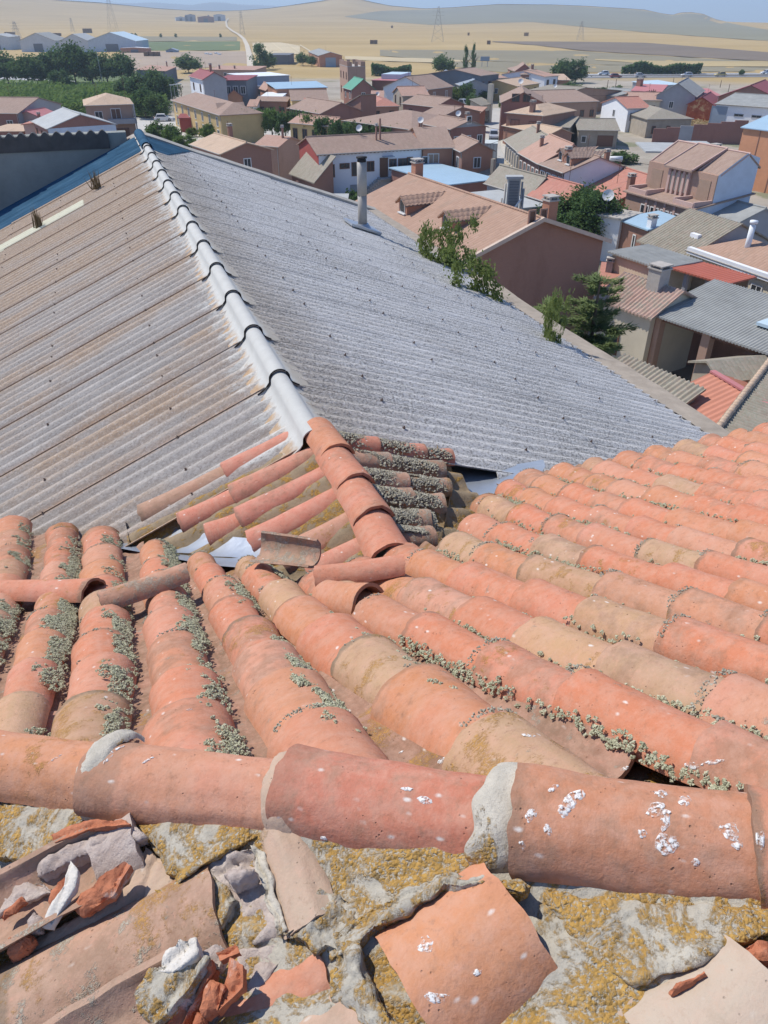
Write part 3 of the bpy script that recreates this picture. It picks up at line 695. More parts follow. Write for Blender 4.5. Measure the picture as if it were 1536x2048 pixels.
while LAP0 + 1.062 * (k - 3) < V1 - .3:
    v0 = LAP0 + 1.062 * (k - 3)
    vv0, vv1 = max(v0, V0), v0
    if v0 > 2.0:
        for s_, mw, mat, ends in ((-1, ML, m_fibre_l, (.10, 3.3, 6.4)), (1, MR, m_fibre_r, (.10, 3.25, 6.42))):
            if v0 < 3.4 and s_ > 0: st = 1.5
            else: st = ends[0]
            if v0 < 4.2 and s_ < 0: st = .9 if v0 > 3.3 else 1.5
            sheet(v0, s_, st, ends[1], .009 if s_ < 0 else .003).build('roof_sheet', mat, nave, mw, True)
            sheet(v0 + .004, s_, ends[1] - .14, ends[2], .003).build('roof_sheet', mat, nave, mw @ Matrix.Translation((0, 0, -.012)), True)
    k += 1
# fixing bolts with washers on the wave crests
mb = MB()
def bolt(mw, x, v, h=.02):
    c = mw @ Vector((x, v, .0255)); mb.tube([c, c + mw.to_3x3() @ Vector((0, 0, h))], .006, 6); mb.tube([c, c + mw.to_3x3() @ Vector((0, 0, .006))], .014, 8)
for v in [LAP0 + PIT * 3 * j for j in range(-2, 29)]:
    for x in (.9, 2.1, 3.22, 4.5, 5.9):
        if rng.random() < .8: bolt(ML, -x, v + PIT * rng.choice((0, 0, 1)))
        if rng.random() < .8 and v > 4.4: bolt(MR, x, v)
o = mb.build('fixing_bolts', plain('rusty_bolt', (.14, .10, .08), .8, .2, 9), nave); o['kind'] = 'stuff'
# ridge caps
capM = frame(VB, VA, VZ, W(UR, 0, ZR))
v = LAP0 - 1.062 + .03; j = 0
joints = []
while v < V1 - .1:
    big = 1.0
    n0, n1 = v - .05, min(v + 1.062 + .06, V1)
    mb = MB(); rows = []
    for f in range(7):
        y = n0 + (n1 - n0) * f / 6; r = .082 - .008 * f / 6; lift = .012 - .014 * f / 6; row = []
        for q in range(29):
            s_ = -1 + 2 * q / 28; a = abs(s_)
            if a < .5:
                th = s_ / .5 * R_(82); x = r * math.sin(th); z = .02 + r * math.cos(th)
            else:
                w_ = (a - .5) / .5; x = math.copysign(r * .99 + w_ * (.14 if s_ < 0 else .17), s_); z = .02 + r * .139 - .045 * w_ ** .6 - (SL_ if s_ < 0 else SR_) * (w_ * .2 + .02) - .02
                z += w_ * .016 * math.cos(2 * math.pi * (y - LAP0) / PIT) * min(1, w_ * 2)
            row.append((x, y, z + lift + .012))
        rows.append(row)
    mb.grid(rows); low = [[(x, y, z - .011) for x, y, z in r] for r in rows]
    mb.grid(low, True); mb.grid([rows[0], low[0]]); mb.grid([rows[-1], low[-1]]); mb.grid([[r[0] for r in rows], [r[0] for r in low]]); mb.grid([[r[-1] for r in rows], [r[-1] for r in low]])
    cp = mb.build('ridge_cap', m_cap, nave, capM, True)
    if j > 0:
        ring = [capM @ Vector((x * 1.01, n0 - .004, z + .002)) for x, y, z in rows[0]]
        m2 = MB(); m2.tube(ring[2:-4], .0065, 6); sl = m2.build('joint_shadow', m_near_black, cp, None, True)  # thin black ring stands in for the shadow line at each cap joint
    v += 1.062; j += 1
# mottled dark blue sheets over the roof next to the far wall
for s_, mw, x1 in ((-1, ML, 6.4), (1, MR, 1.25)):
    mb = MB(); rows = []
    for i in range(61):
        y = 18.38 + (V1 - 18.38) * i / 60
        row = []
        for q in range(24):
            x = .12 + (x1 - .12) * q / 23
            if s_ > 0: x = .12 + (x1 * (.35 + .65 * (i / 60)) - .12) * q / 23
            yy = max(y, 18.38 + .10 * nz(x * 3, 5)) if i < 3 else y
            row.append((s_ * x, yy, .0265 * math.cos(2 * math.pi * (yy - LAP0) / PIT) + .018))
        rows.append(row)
    mb.grid(rows, s_ > 0); mb.build('blue_band', m_blue_band, nave, mw, True)
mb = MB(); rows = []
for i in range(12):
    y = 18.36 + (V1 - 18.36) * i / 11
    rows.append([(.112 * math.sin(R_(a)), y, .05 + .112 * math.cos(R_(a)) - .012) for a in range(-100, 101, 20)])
mb.grid(rows); mb.build('blue_band', m_blue_band, nave, capM, True)
# cut strip of pale skylight sheet on the left slope and two tufts of weed
mb = MB(); rows = []
for i in range(30):
    y = 16.12 + .48 * i / 29; rows.append([(-(1.58 + 4.0 * q / 14), y, .0265 * math.cos(2 * math.pi * (y - LAP0) / PIT) + .016) for q in range(15)])
mb.grid(rows); mb.build('skylight_sheet', plain('yellowed_glassfibre', (.60, .58, .43), .6, .1, 8), nave, ML, True)
# verge and eaves trim on the far and right edges
mb = MB()
for i in range(28):
    a, b = i / 28, (i + 1) / 28
    p = lambda f, h, dv=0: W(UR + (UE + .12 - UR) * f, V1 + dv, zRt(UR + (UE + .12 - UR) * f) + h + .02 * nz(f * 7, h))
    for (h0, d0), (h1, d1) in (((-.2, -.12), (.07, -.12)), ((.07, -.12), (.10, .16)), ((.10, .16), (-.4, .16))):
        mb.face((p(a, h0, d0), p(b, h0, d0), p(b, h1, d1), p(a, h1, d1)))
mb.build('verge_coping', plain('verge_cement', (.38, .36, .32), .9, .3, 3, .3), nave, None, True)
mb = MB()
nb = 60
for i in range(nb):
    v0, v1 = 4.2 + (V1 - 4.2) * i / nb, 4.2 + (V1 - 4.2) * (i + 1) / nb
    bulge = lambda v: .10 + .12 * math.exp(-((v - 14.2) / 1.6) ** 2) + .05 * math.exp(-((v - 8.5) / 1.8) ** 2)
    q = lambda v, k: W(UE + (-.14 - .5 * bulge(v), .03 + bulge(v), .05 + bulge(v))[k], v, zRt(UE) + (.075, .045, -.4)[k] + .012 * nz(v * 2.3, k))
    mb.face((q(v0, 0), q(v0, 1), q(v1, 1), q(v1, 0))); mb.face((q(v0, 1), q(v0, 2), q(v1, 2), q(v1, 1)))
mb.build('eaves_trim', plain('eaves_cement', (.34, .29, .235), .95, .3, 4, .4), nave, None, True)
# nave walls below
mb = MB(); c_ = [(UE - .25, 4.2), (UE - .25, V1 + .1), (-5.0, V1 + .1), (-5.0, 5.0)]
for (u0, v0), (u1, v1) in zip(c_, c_[1:]):
    z0 = zRt(u0) - .12 if u0 > 0 else zL(u0) - .12; z1 = zRt(u1) - .12 if u1 > 0 else zL(u1) - .12
    mb.face([W(u0, v0, -CZ), W(u1, v1, -CZ), W(u1, v1, z1), W(u0, v0, z0)])
mb.face([W(-5, V1 + .1, zL(-5) - .12), W(UE - .25, V1 + .1, zRt(UE) - .1), W(UR, V1 + .1, ZR - .1)])
mb.build('nave_wall', m_stone_wall, nave)
pw = empty('metal_vent_pipe', Matrix.Translation(W(5.21, 16.26, zRt(5.21))), 'tall cylindrical metal vent pipe standing on the right side of the grey corrugated roof', 'pipe')
b0 = W(5.21, 16.26, zRt(5.21))
mb = MB(); mb.tube([b0 + VZ * z for z in (-.15, .3, .72)], .100, 20); mb.build('pipe_segment', m_steel, pw, None, True)
mb = MB(); mb.tube([b0 + VZ * z for z in (.70, 1.0, 1.36)], .104, 20); mb.build('pipe_segment', m_steel, pw, None, True)
mb = MB(); mb.tube([b0 + VZ * z for z in (1.35, 1.41)], .095, 20); mb.tube([b0 + VZ * z for z in (1.43, 1.46)], .115, 20); mb.build('pipe_cap', m_near_black, pw, None, True)
mb = MB(); mb.box(-.38, .34, -.3, .36, .0, .045, MR @ Matrix.Translation((4.46, 16.26, .03))); mb.tube([b0 + VZ * z for z in (.0, .12)], [.2, .13], 20); mb.build('flashing', m_zinc, pw)
for (u, v) in ((-.15, 16.95), (-1.35, 16.3)):
    t = empty('weed_tuft', Matrix.Translation(W(u, v, zL(u))), 'dry weed stalk on the left roof slope, %s' % ('beside the right end of the pale strip' if u > -1 else 'standing in front of the pale strip'), 'weed')
    mb = MB()
    for q in range(40):
        p = W(u, v, zL(u) + .02) + Vector((rng.gauss(0, .035), rng.gauss(0, .035), 0)); d = Vector((rng.gauss(0, .05), rng.gauss(0, .05), rng.uniform(.15, .42)))
        s_ = Vector((.012, .004, 0)); mb.face((p - s_, p + s_, p + d))
    mb.build('stalks', plain('dry_weed', (.17, .13, .07), .9, .3, 20), t)
# far wall with the corrugated edge on top
ew = root_at(-2.5, V1 + .4, 'end_wall', 'shaded rendered wall closing the far end of the grey nave roof, topped by a dark corrugated edge', 'wall')
mb = MB(); ZT = -2.33
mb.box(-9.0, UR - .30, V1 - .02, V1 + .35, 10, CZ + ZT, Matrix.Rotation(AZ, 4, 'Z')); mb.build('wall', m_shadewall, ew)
mb = MB(); rows = []
pw_ = .255
for z_, dv in ((-.33, -.05), (-.0, -.1), (.03, -.1), (.03, .1), (.0, 5.0)):
    rows.append([W(-9 + 10.0 * i / 400 * .93, V1 + dv, ZT + z_ + (.045 * math.cos(2 * math.pi * (10.0 * i / 400 * .93) / pw_) if z_ > -.2 else 0)) for i in range(401)])
rows = [rows[0], rows[1], rows[2], rows[3], [p + Vector((0, 0, -1.3)) for p in rows[4]]]
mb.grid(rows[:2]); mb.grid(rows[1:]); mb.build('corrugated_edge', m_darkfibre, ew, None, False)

# ------------------------------------------------------------------ small tiled gable between nave and apse
gab = root_at(1.06, 3.7, 'tiled_gable_roof', 'short gabled strip of mortared terracotta tiles between the apse roof and the grey corrugated roof', 'roof')
UG = 1.06
def zg(u, v=3.8): return -2.36 - (.40 * (UG - u) if u < UG else .36 * (u - UG))
rl = [(4.60, -.2), (4.27, .08), (3.98, .22), (3.70, .38), (3.42, .55), (3.16, .66)]
for v, ue in rl:
    u = UG - .06
    while u > ue + .1:
        L = min(rng.uniform(.50, .62), u - ue) if u - ue > .3 else u - ue
        u1 = max(ue, u - L * 1.0)
        p = W(u, v + .01 * nz(u * 3, v), zg(u) - .015); q = W(u1 - .03, v + .01 * nz(u1 * 3, v), zg(u1) + .012)
        put('cover_tile', COVERS[rng.randrange(8)], gab, dir_frame(p, q, VZ, rng.uniform(-.03, .03)), m_gable_l if v > 3.5 or rng.random() < .5 else m_gable_r, (1.2, (q - p).length / .46, 1.15))
        u = u1
rr = [(4.42, 2.07), (4.16, 1.9), (3.90, 1.8), (3.66, 1.66), (3.42, 1.52), (3.2, 1.4)]
for k, (v, ue) in enumerate(rr):
    u = UG + .06
    while u < ue - .1:
        u1 = min(ue, u + rng.uniform(.34, .42))
        p = W(u, v, zg(u) - .015); q = W(u1 + .04, v, zg(u1) + .012)
        put('cover_tile', COVERS[rng.randrange(8)], gab, dir_frame(p, q, VZ, rng.uniform(-.05, .05)), m_gable_r if k else m_gable_l, (1.0, (q - p).length / .46, 1.05))
        u = u1
v = 2.86
gv = []
while v < 4.3:
    p = W(UG + .01 + .02 * nz(v * 2, 1), v + .47, -2.265 - .01 + .02 * nz(v, 3)); q = W(UG + .01 + .02 * nz(v * 2 + .7, 1), v, -2.265 + .014 + .02 * nz(v, 3))
    o = put('ridge_tile', COVERS[rng.randrange(8)], gab, dir_frame(p, q, VZ, rng.uniform(-.04, .04)), m_ridge, (1.36, (q - p).length / .46, 1.35)); v += .37
mb = MB(); rows = []
for i in range(50):
    u = -.3 + 2.36 * i / 49; row = []
    for j in range(60):
        v = 2.95 + 1.62 * j / 59
        lo = 3.05 + max(0, (UG - .25 - u)) * .86 if u < UG else 3.0 + max(0, u - UG - .35) * .95
        hi = 4.58 
        vv = min(max(v, lo), hi)
        lump = .035 * math.cos(2 * math.pi * (vv - 4.42) / .268) + .02 * nz(u * 7, vv * 7) + .01 * nz(u * 25, vv * 25)
        row.append(W(u, vv, zg(u) - .085 + lump + (.05 * math.exp(-((u - UG) / .14) ** 2))))
    rows.append(row)
mb.grid(rows, True); mb.build('bedding_mortar', m_mortar_brown, gab, None, True)
mb = MB()
for (ua, va), (ub, vb) in (((-.3, 4.62), (-.28, 4.25)), ((-.28, 4.25), (.3, 3.62)), ((.3, 3.62), (UG - .1, 2.95)), ((UG + .3, 2.95), (1.9, 3.95)), ((1.9, 3.95), (2.06, 4.6))):
    for q in range(8):
        f0, f1 = q / 8, (q + 1) / 8
        pa = (ua + (ub - ua) * f0, va + (vb - va) * f0); pb = (ua + (ub - ua) * f1, va + (vb - va) * f1)
        mb.face([W(*pa, zg(pa[0]) - .5), W(*pb, zg(pb[0]) - .5), W(pb[0], pb[1] + .03, zg(pb[0]) - .05 + .02 * nz(pb[0] * 9, 1)), W(pa[0], pa[1] + .03, zg(pa[0]) - .05 + .02 * nz(pa[0] * 9, 1))])
mb.build('gable_masonry', m_mortar_brown, gab)
# zinc valley gutters
def valley(pts, name, label):
    mb = MB(); rows = []
    for (ua, va, za), (ub, vb, zb) in pts:
        rows.append([W(ua + (ub - ua) * f, va + (vb - va) * f, za + (zb - za) * f - .05 * math.sin(f * math.pi) + .006 * nz(ua * 6 + f * 5, va * 6)) for f in [k / 8 for k in range(9)]])
    mb.grid(rows)
    o = mb.build(name, m_zinc, apse, None, True); o['label'] = label; return o
def zb(u, v): return zF(u, v) - .085
valley([((u, v - .14, zb(u, v - .14)), (u + .16, v + .18, max(zb(u, v), zg(u + .1) - .17))) for u, v in ((-.6, 4.72), (-.4, 4.5), (-.1, 4.1), (.15, 3.72), (.4, 3.4))], 'valley_gutter', 'zinc valley gutter left of the tiled gable')
valley([((a, b, zb(a, b)), (c, d, zg(c) - .19)) for a, b, c, d in ((1.35, 2.75, 1.3, 3.05), (1.65, 3.05, 1.42, 3.25), (1.98, 3.36, 1.55, 3.48), (2.25, 3.66, 1.7, 3.75), (2.6, 4.02, 1.82, 4.02), (2.85, 4.3, 1.98, 4.36), (2.95, 4.5, 2.05, 4.6))], 'valley_gutter', 'shiny zinc valley gutter right of the tiled gable')
# loose tiles
def loose_tile(a, b, la, lb, label, me, sc=(1, 1, 1), roll=0.0, mat=None, flip=False):
    p, q = onF(*a, la), onF(*b, lb)
    m = dir_frame(p, q, VZ, 0, roll) @ Matrix.Diagonal((sc[0], (q - p).length / .46, sc[2], 1))
    o = put('loose_tile', me, None, m, mat); return tag(o, label, 'roof tile', 'loose tiles left lying on the apse roof')
loose_tile((372, 1128), (190, 1188), .11, .055, 'loose lichened tile lying slantwise across the rows at left', COVERS[2], (.8, 1, .9), .12, m_gable_r)
loose_tile((-10, 1163), (176, 1160), .055, .055, 'loose red tile lying level across the leftmost rows', COVERS[3], (1.02, 1, 1), -.15, m_ridge)
loose_tile((808, 1112), (620, 1138), .075, .075, 'loose smooth red tile propped crosswise near the end of the gable ridge', COVERS[4], (.8, 1, .8), .1, m_ridge)
loose_tile((640, 1118), (518, 1104), .03, .07, 'loose dark tile turned hollow side up behind the propped tile', COVERS[5], (.9, 1, .9), 2.6, m_gable_r)
loose_tile((640, 1165), (725, 1172), .03, .045, 'short loose tile with its open end showing below the propped tile', COVERS[1], (1.1, 1, 1.1), .0, m_cover)
p = onF(100, 1212, .02)
# lichen
lc, lr, lg = Clumps(), Clumps(), Clumps()
for k, (r, P) in enumerate(zip(ROWS, row_pts)):
    u0 = r[0]; v = hip_v(u0) + .1; dense = 1.0 if k <= 9 else .42
    side = .075
    while v < r[3] - .05:
        if v > 0:
            d = nz(v * 1.5, k * 3.7, 2) + .28 * nz(v * 6, k) + (.26 if k <= 8 else .13)
            nn = int(max(0, d) * (52 if k <= 8 else 34))
            if k in (9, 10): nn = int(nn * .9)
            for _ in range(nn):
                if k <= 9: s_ = rng.triangular(.01, .135, .095)
                else:
                    nbk = ROWS[k + 1] if k + 1 < len(ROWS) else ROWS[k - 1]; hw = .0975 * max(.85, min(1.45, abs(row_u(nbk, v) - row_u(r, v)) * .94 / .195))
                    s_ = rng.choice((1, -1, -1)) * hw * rng.triangular(.78, 1.1, 1.0)
                vv = v + rng.uniform(-.03, .03) - max(0, .08 - s_) * .5
                if k <= 9 and s_ < .06 and nz(vv * 4, k * 5, 9) < .1: continue
                c = P(vv); zz = (-(s_ / .1) ** 2 * .062 if abs(s_) < .1 else -.062 - (abs(s_) - .1) * .9) if k <= 9 else -.085 * min(1.2, abs(s_) / hw) ** 2.4
                lc.cushion(c + VB * s_ + VZ * (zz + .001), rng.uniform(.005, .0135) * (1 if k <= 9 else .72), (VZ + VB * s_ * 6).normalized())
        v += .03
for v, ue in rr:
    for _ in range(900):
        u = rng.uniform(UG + .12, ue); s_ = rng.triangular(-.11, .09, -.03)
        if nz(u * 3, v * 5, s_ * 6) < -.18: continue
        lg.add(W(u, v + s_, zg(u) - (s_ / .1) ** 2 * .06 + .008), rng.uniform(.006, .013))
for o, kx in TILE_ENDS:
    if rng.random() < .55:
        m = world_m(o); a0, a1 = sorted((rng.uniform(-1.2, 1.2), rng.uniform(-1.2, 1.2)))
        for _ in range(int(46 * (a1 - a0))):
            a = rng.uniform(a0, a1); y = .462 + rng.uniform(-.012, .012)
            q = m @ Vector((.096 * math.sin(a), y, .096 * math.cos(a) - .096 + rng.uniform(-.004, .003)))
            if (q - Vector((0, 0, CZ))).length > 1.0: lr.add(q, rng.uniform(.0022, .0052))
lr.build('joint_lichen', m_lichen2, apse)
lc.build('fruticose_lichen', m_lichen, apse); lg.build('crusty_lichen', m_lichen2, gab)
# ------------------------------------------------------------------ terrain, fields, far hills
def interp(tab, x):
    if x <= tab[0][0]: return tab[0][1]
    for (a, b), (c, d) in zip(tab, tab[1:]):
        if x <= c: return b + (d - b) * (x - a) / (c - a)
    return tab[-1][1]
SKYL = [(-900, 10), (-400, -6), (-100, -14), (0, -10), (60, -6), (120, 0), (200, 5), (260, 11), (320, 17), (370, 20), (430, 22), (490, 20), (540, 16), (590, 9), (640, 2), (665, -3), (690, -5), (715, -3), (745, 4), (780, 11), (850, 17), (900, 15), (940, 12), (1000, 8), (1100, 9),
        (1180, 12), (1240, 16), (1290, 19), (1320, 26), (1345, 30), (1360, 25), (1380, 24), (1405, 27), (1430, 38), (1460, 45), (1500, 51), (1536, 57), (1650, 62), (2000, 50), (2600, 40)]
def ang(x, y):
    d = ray(x, y); return math.atan2(d.x, d.y), d.z / math.hypot(d.x, d.y)
SKA = [ang(x, y) for x, y in SKYL]
def smooth(t): t = max(0.0, min(1.0, t)); return t * t * (3 - 2 * t)
def terrain(r, th):
    R0, R1 = 380.0, 2600.0
    zp = CZ + R1 * (interp(SKA, th) if -1.2 < th < 1.2 else -.004)
    if r <= R0: return 0.0
    if r <= R1:
        t = (r - R0) / (R1 - R0)
        peak = smooth((t - .55) / .45)
        base = CZ + R1 * -.0005
        z = (base * (1 - peak) + zp * peak) * t ** 1.5
        return z
    return zp * math.exp(-((r - R1) / 900.0) ** 2) - 60 * smooth((r - R1) / 2500)
def tz(x, y): return terrain(math.hypot(x, y), math.atan2(x, y))
def on_land(px, py):
    d = ray(px, py); h = math.hypot(d.x, d.y); k = 20.0 / h
    while k * h < 2700:
        if CZ + d.z * k <= tz(d.x * k, d.y * k): break
        k *= 1.01
    lo, hi = k / 1.01, k
    for _ in range(20):
        m = (lo + hi) / 2
        if CZ + d.z * m <= tz(d.x * m, d.y * m): hi = m
        else: lo = m
    k = hi; return Vector((d.x * k, d.y * k, tz(d.x * k, d.y * k)))
rs = [0.0, 12, 30, 60, 110, 180, 270, 380]
while rs[-1] < 2580: rs.append(rs[-1] * 1.045 + 4)
rs += [2600, 2700, 2850, 3050, 3400, 3900, 4700, 6000, 9000, 12000]
ths = sorted(set([R_(a) for a in range(-180, 181, 5)] + [R_(a * .25) for a in range(-180, 181)]))
mb = MB(); mb.grid([[(r * math.sin(t), r * math.cos(t), terrain(r, t) + (.35 * nz(r * .02, t * 40) if 380 < r < 3000 else 0)) for t in ths] for r in rs], True)
n = NM('dry_land'); v = n.coord(); s = n.sep(v)
rr_ = n.math('SQRT', n.math('ADD', n.math('MULTIPLY', s[0], s[0]), n.math('MULTIPLY', s[1], s[1])))
st = n.ramp(n.noise(n.map(v, (.004, .012, .004)), 1, 7, .65), [(.3, (.36, .255, .105)), (.55, (.44, .32, .145)), (.75, (.50, .38, .185))])
st = n.mix(n.math('MULTIPLY', n.step(n.noise(v, .05, 6, .7), .5, .7), .3), st, (.36, .29, .18))
town = n.ramp(n.noise(v, .09, 7, .7), [(.3, (.27, .235, .185)), (.55, (.38, .335, .27)), (.75, (.46, .41, .335))])
town = n.mix(n.math('MULTIPLY', n.step(n.noise(n.vmath('ADD', v, (40, 9, 0)), .06, 5, .65), .52, .62), .7), town, (.15, .17, .085))
c = n.mix(n.step(n.math('ADD', rr_, n.math('MULTIPLY', n.noise(v, .02, 4), 120)), 360, 420), town, st)
m_land = n.done(c, .95, n.bump(n.noise(v, 1.5, 5, .7), .3, .3))
mb.build('ground', m_land, None, None, True)['kind'] = 'structure'

def drape(name, up, low, col, kind='structure', lift=.35, step=12, nrow=5, var=.16, scale=.02):
    mb = MB(); x0, x1 = up[0][0], up[-1][0]; n_ = max(2, int((x1 - x0) / step)); cols = []
    for i in range(n_ + 1):
        x = x0 + (x1 - x0) * i / n_; a, b = interp(up, x), interp(low, x); b = max(b, a + .3); c_ = []
        for j in range(nrow + 1):
            p = on_land(x, a + (b - a) * j / nrow); r = math.hypot(p.x, p.y); p.z += lift * (.2 + r / 2500); c_.append(p)
        cols.append(c_)
    mb.grid(cols, True)
    m = col if not isinstance(col, tuple) else plain('field_' + name + str(len(bpy.data.materials)), col, .95, var, scale)
    o = mb.build(name, m, None, None, True); o['kind'] = kind; return o
drape('fallow_hill', [(690, 33), (760, 22), (850, 20), (900, 17), (1000, 10), (1100, 11), (1240, 18), (1290, 22), (1340, 32), (1375, 27), (1405, 30), (1460, 47), (1536, 60), (1600, 63)], [(690, 34), (760, 42), (860, 50), (960, 47), (1063, 44), (1168, 54), (1293, 65), (1400, 73), (1518, 81), (1600, 84)], (.235, .22, .145), scale=.004)
drape('ploughed_field', [(985, 83), (1080, 83.5), (1160, 84), (1290, 86), (1420, 96), (1600, 110)], [(985, 84), (1080, 92), (1160, 101), (1200, 104), (1400, 116), (1600, 126)], (.19, .15, .11), lift=.5)
drape('fallow_field', [(760, 100), (860, 100), (985, 101), (1150, 102), (1200, 105.5), (1400, 117), (1600, 127)], [(760, 112), (860, 119), (985, 123), (1200, 130), (1600, 136)], (.245, .215, .14))
drape('fallow_field', [(900, 124), (1000, 124), (1200, 131), (1300, 131), (1600, 137)], [(900, 133), (1000, 145), (1200, 145), (1600, 143)], (.25, .22, .145))
drape('stubble_field', [(1190, 119), (1250, 121), (1330, 123), (1600, 124)], [(1190, 121), (1250, 125), (1330, 134), (1600, 134)], (.43, .335, .17), lift=.7)
drape('stubble_field', [(690, 113), (760, 115), (860, 118), (930, 122)], [(690, 120), (760, 123), (860, 126), (930, 124)], (.50, .41, .25), lift=.7)
drape('green_crop_field', [(270, 84), (480, 83)], [(262, 102), (492, 101)], (.135, .17, .075))
drape('fallow_field', [(230, 72), (300, 73), (474, 74)], [(230, 83), (300, 83), (480, 82)], (.25, .22, .14))
drape('dirt_yard', [(240, 103), (494, 103)], [(240, 150), (505, 128)], (.37, .29, .215), scale=.03)
drape('stubble_stripes', [(505, 86), (560, 85), (600, 92)], [(505, 110), (560, 111), (600, 108)], (.54, .45, .29))
for k, x in enumerate((515, 545, 575, 600)):
    drape('stubble_windrow', [(x, 84 + k * 2), (x + 24, 104)], [(x, 86 + k * 2), (x + 24, 107)], (.60, .51, .34), lift=.8, step=4, nrow=2)
m_dirtroad = plain('pale_dirt_road', (.56, .50, .40), .95, .1, .05)
road = [(457, 38, 3), (452, 45, 4), (454, 55, 5), (464, 63, 7), (478, 71, 8), (488, 80, 9), (494, 92, 11), (498, 108, 14), (501, 124, 18), (502, 136, 20)]
mb = MB(); rows = []
for i in range(37):
    f = i / 36 * (len(road) - 1); k = min(int(f), len(road) - 2); f -= k
    x, y, w = [road[k][q] + (road[k + 1][q] - road[k][q]) * f for q in range(3)]; row = []
    for s_ in (-.5, -.15, .15, .5):
        p = on_land(x + w * s_ * .8, y); p.z += .25 + math.hypot(p.x, p.y) / 1500; row.append(p)
    rows.append(row)
mb.grid(rows, True); mb.build('dirt_road', m_dirtroad, None, None, True)['kind'] = 'structure'
# far blue hills
mb = MB(); FAR = [(-800, 12), (-200, 6), (0, 4), (120, 3), (220, 5), (300, 3), (380, 6), (450, 5), (540, 10), (620, 13), (760, 20), (900, 26), (1100, 30), (1300, 36), (1420, 44), (1480, 46), (1536, 50), (1620, 48), (1900, 40), (2600, 44)]
FA = [ang(x, y) for x, y in FAR]; rows = []
for i in range(13):
    r = 7600 + i * 420; g = math.sin(i / 12 * math.pi) ** .8
    rows.append([(r * math.sin(t), r * math.cos(t), -70 + (90 + r * .93 * interp(FA, t) + 30 * nz(t * 26, i * .3)) * g) for t in [R_(-48 + .5 * k) for k in range(193)]])
mb.grid(rows, True)
n = NM('far_hills_scrub'); v = n.coord()
c = n.ramp(n.noise(v, .0016, 6, .6), [(.4, (.16, .15, .10)), (.6, (.36, .30, .20))])
mb.build('distant_hills', n.done(c, .95), None, None, True)['kind'] = 'structure'

# ------------------------------------------------------------------ sheets of the village ground
def sheet_px(name, px, col, h=.03, kind='structure', var=.12, scale=.25):
    mb = MB(); mb.face([at(x, y, h) for x, y in px]); me = mb.mesh(name)
    m = col if not isinstance(col, tuple) else plain('sheet_' + name + str(len(bpy.data.materials)), col, .92, var, scale, .15)
    bm = bmesh.new(); bm.from_mesh(me); bm.normal_update()
    if bm.faces[:][0].normal.z < 0: bmesh.ops.reverse_faces(bm, faces=bm.faces[:])
    bmesh.ops.triangulate(bm, faces=bm.faces[:]); bm.to_mesh(me); bm.free()
    o = link(name, me, m); o['kind'] = kind; return o
m_concrete = plain('street_concrete', (.46, .44, .40), .9, .14, .3, .2)
m_asphalt = plain('asphalt', (.20, .20, .20), .9, .15, .3, .2)
sheet_px('street', [(955, 218), (1003, 216), (1008, 240), (1010, 283), (1036, 335), (1075, 368), (1060, 385), (1010, 360), (960, 345), (962, 300), (972, 255)], m_concrete)
sheet_px('pavement', [(998, 246), (1006, 243), (1012, 283), (1040, 335), (1090, 380), (1070, 385), (1030, 345), (1003, 300)], (.52, .49, .43), .14)
sheet_px('plaza', [(262, 232), (420, 235), (560, 246), (700, 268), (760, 300), (560, 300), (380, 285), (250, 262)], (.50, .48, .44), .03)
sheet_px('park_lawn', [(-120, 148), (330, 150), (350, 188), (300, 236), (-120, 215)], (.12, .16, .06), .03, scale=.1)
sheet_px('dry_grass_lot', [(1300, 264), (1330, 246), (1400, 236), (1500, 244), (1560, 262), (1500, 272)], (.45, .36, .20), .04, scale=.4)
sheet_px('green_yard', [(1120, 268), (1210, 268), (1236, 285), (1225, 295), (1130, 290)], (.11, .17, .05), .04, scale=.3)
sheet_px('lane', [(0, 152), (60, 155), (110, 158), (150, 162), (150, 165), (100, 162), (50, 160), (0, 158)], (.44, .44, .44), .08)
sheet_px('courtyard', [(1290, 640), (1420, 700), (1560, 770), (1560, 840), (1380, 760), (1230, 700)], (.26, .22, .18), .05)
sheet_px('highway', [(1040, 157), (1040, 149), (1230, 147), (1600, 145), (1600, 153.5), (1230, 156)], m_asphalt, .06)
for up in (153.2, 149.6):
    sheet_px('road_marking', [(1040, up + .5), (1040, up), (1600, up - 3.2), (1600, up - 2.7)], (.75, .75, .72), .075)
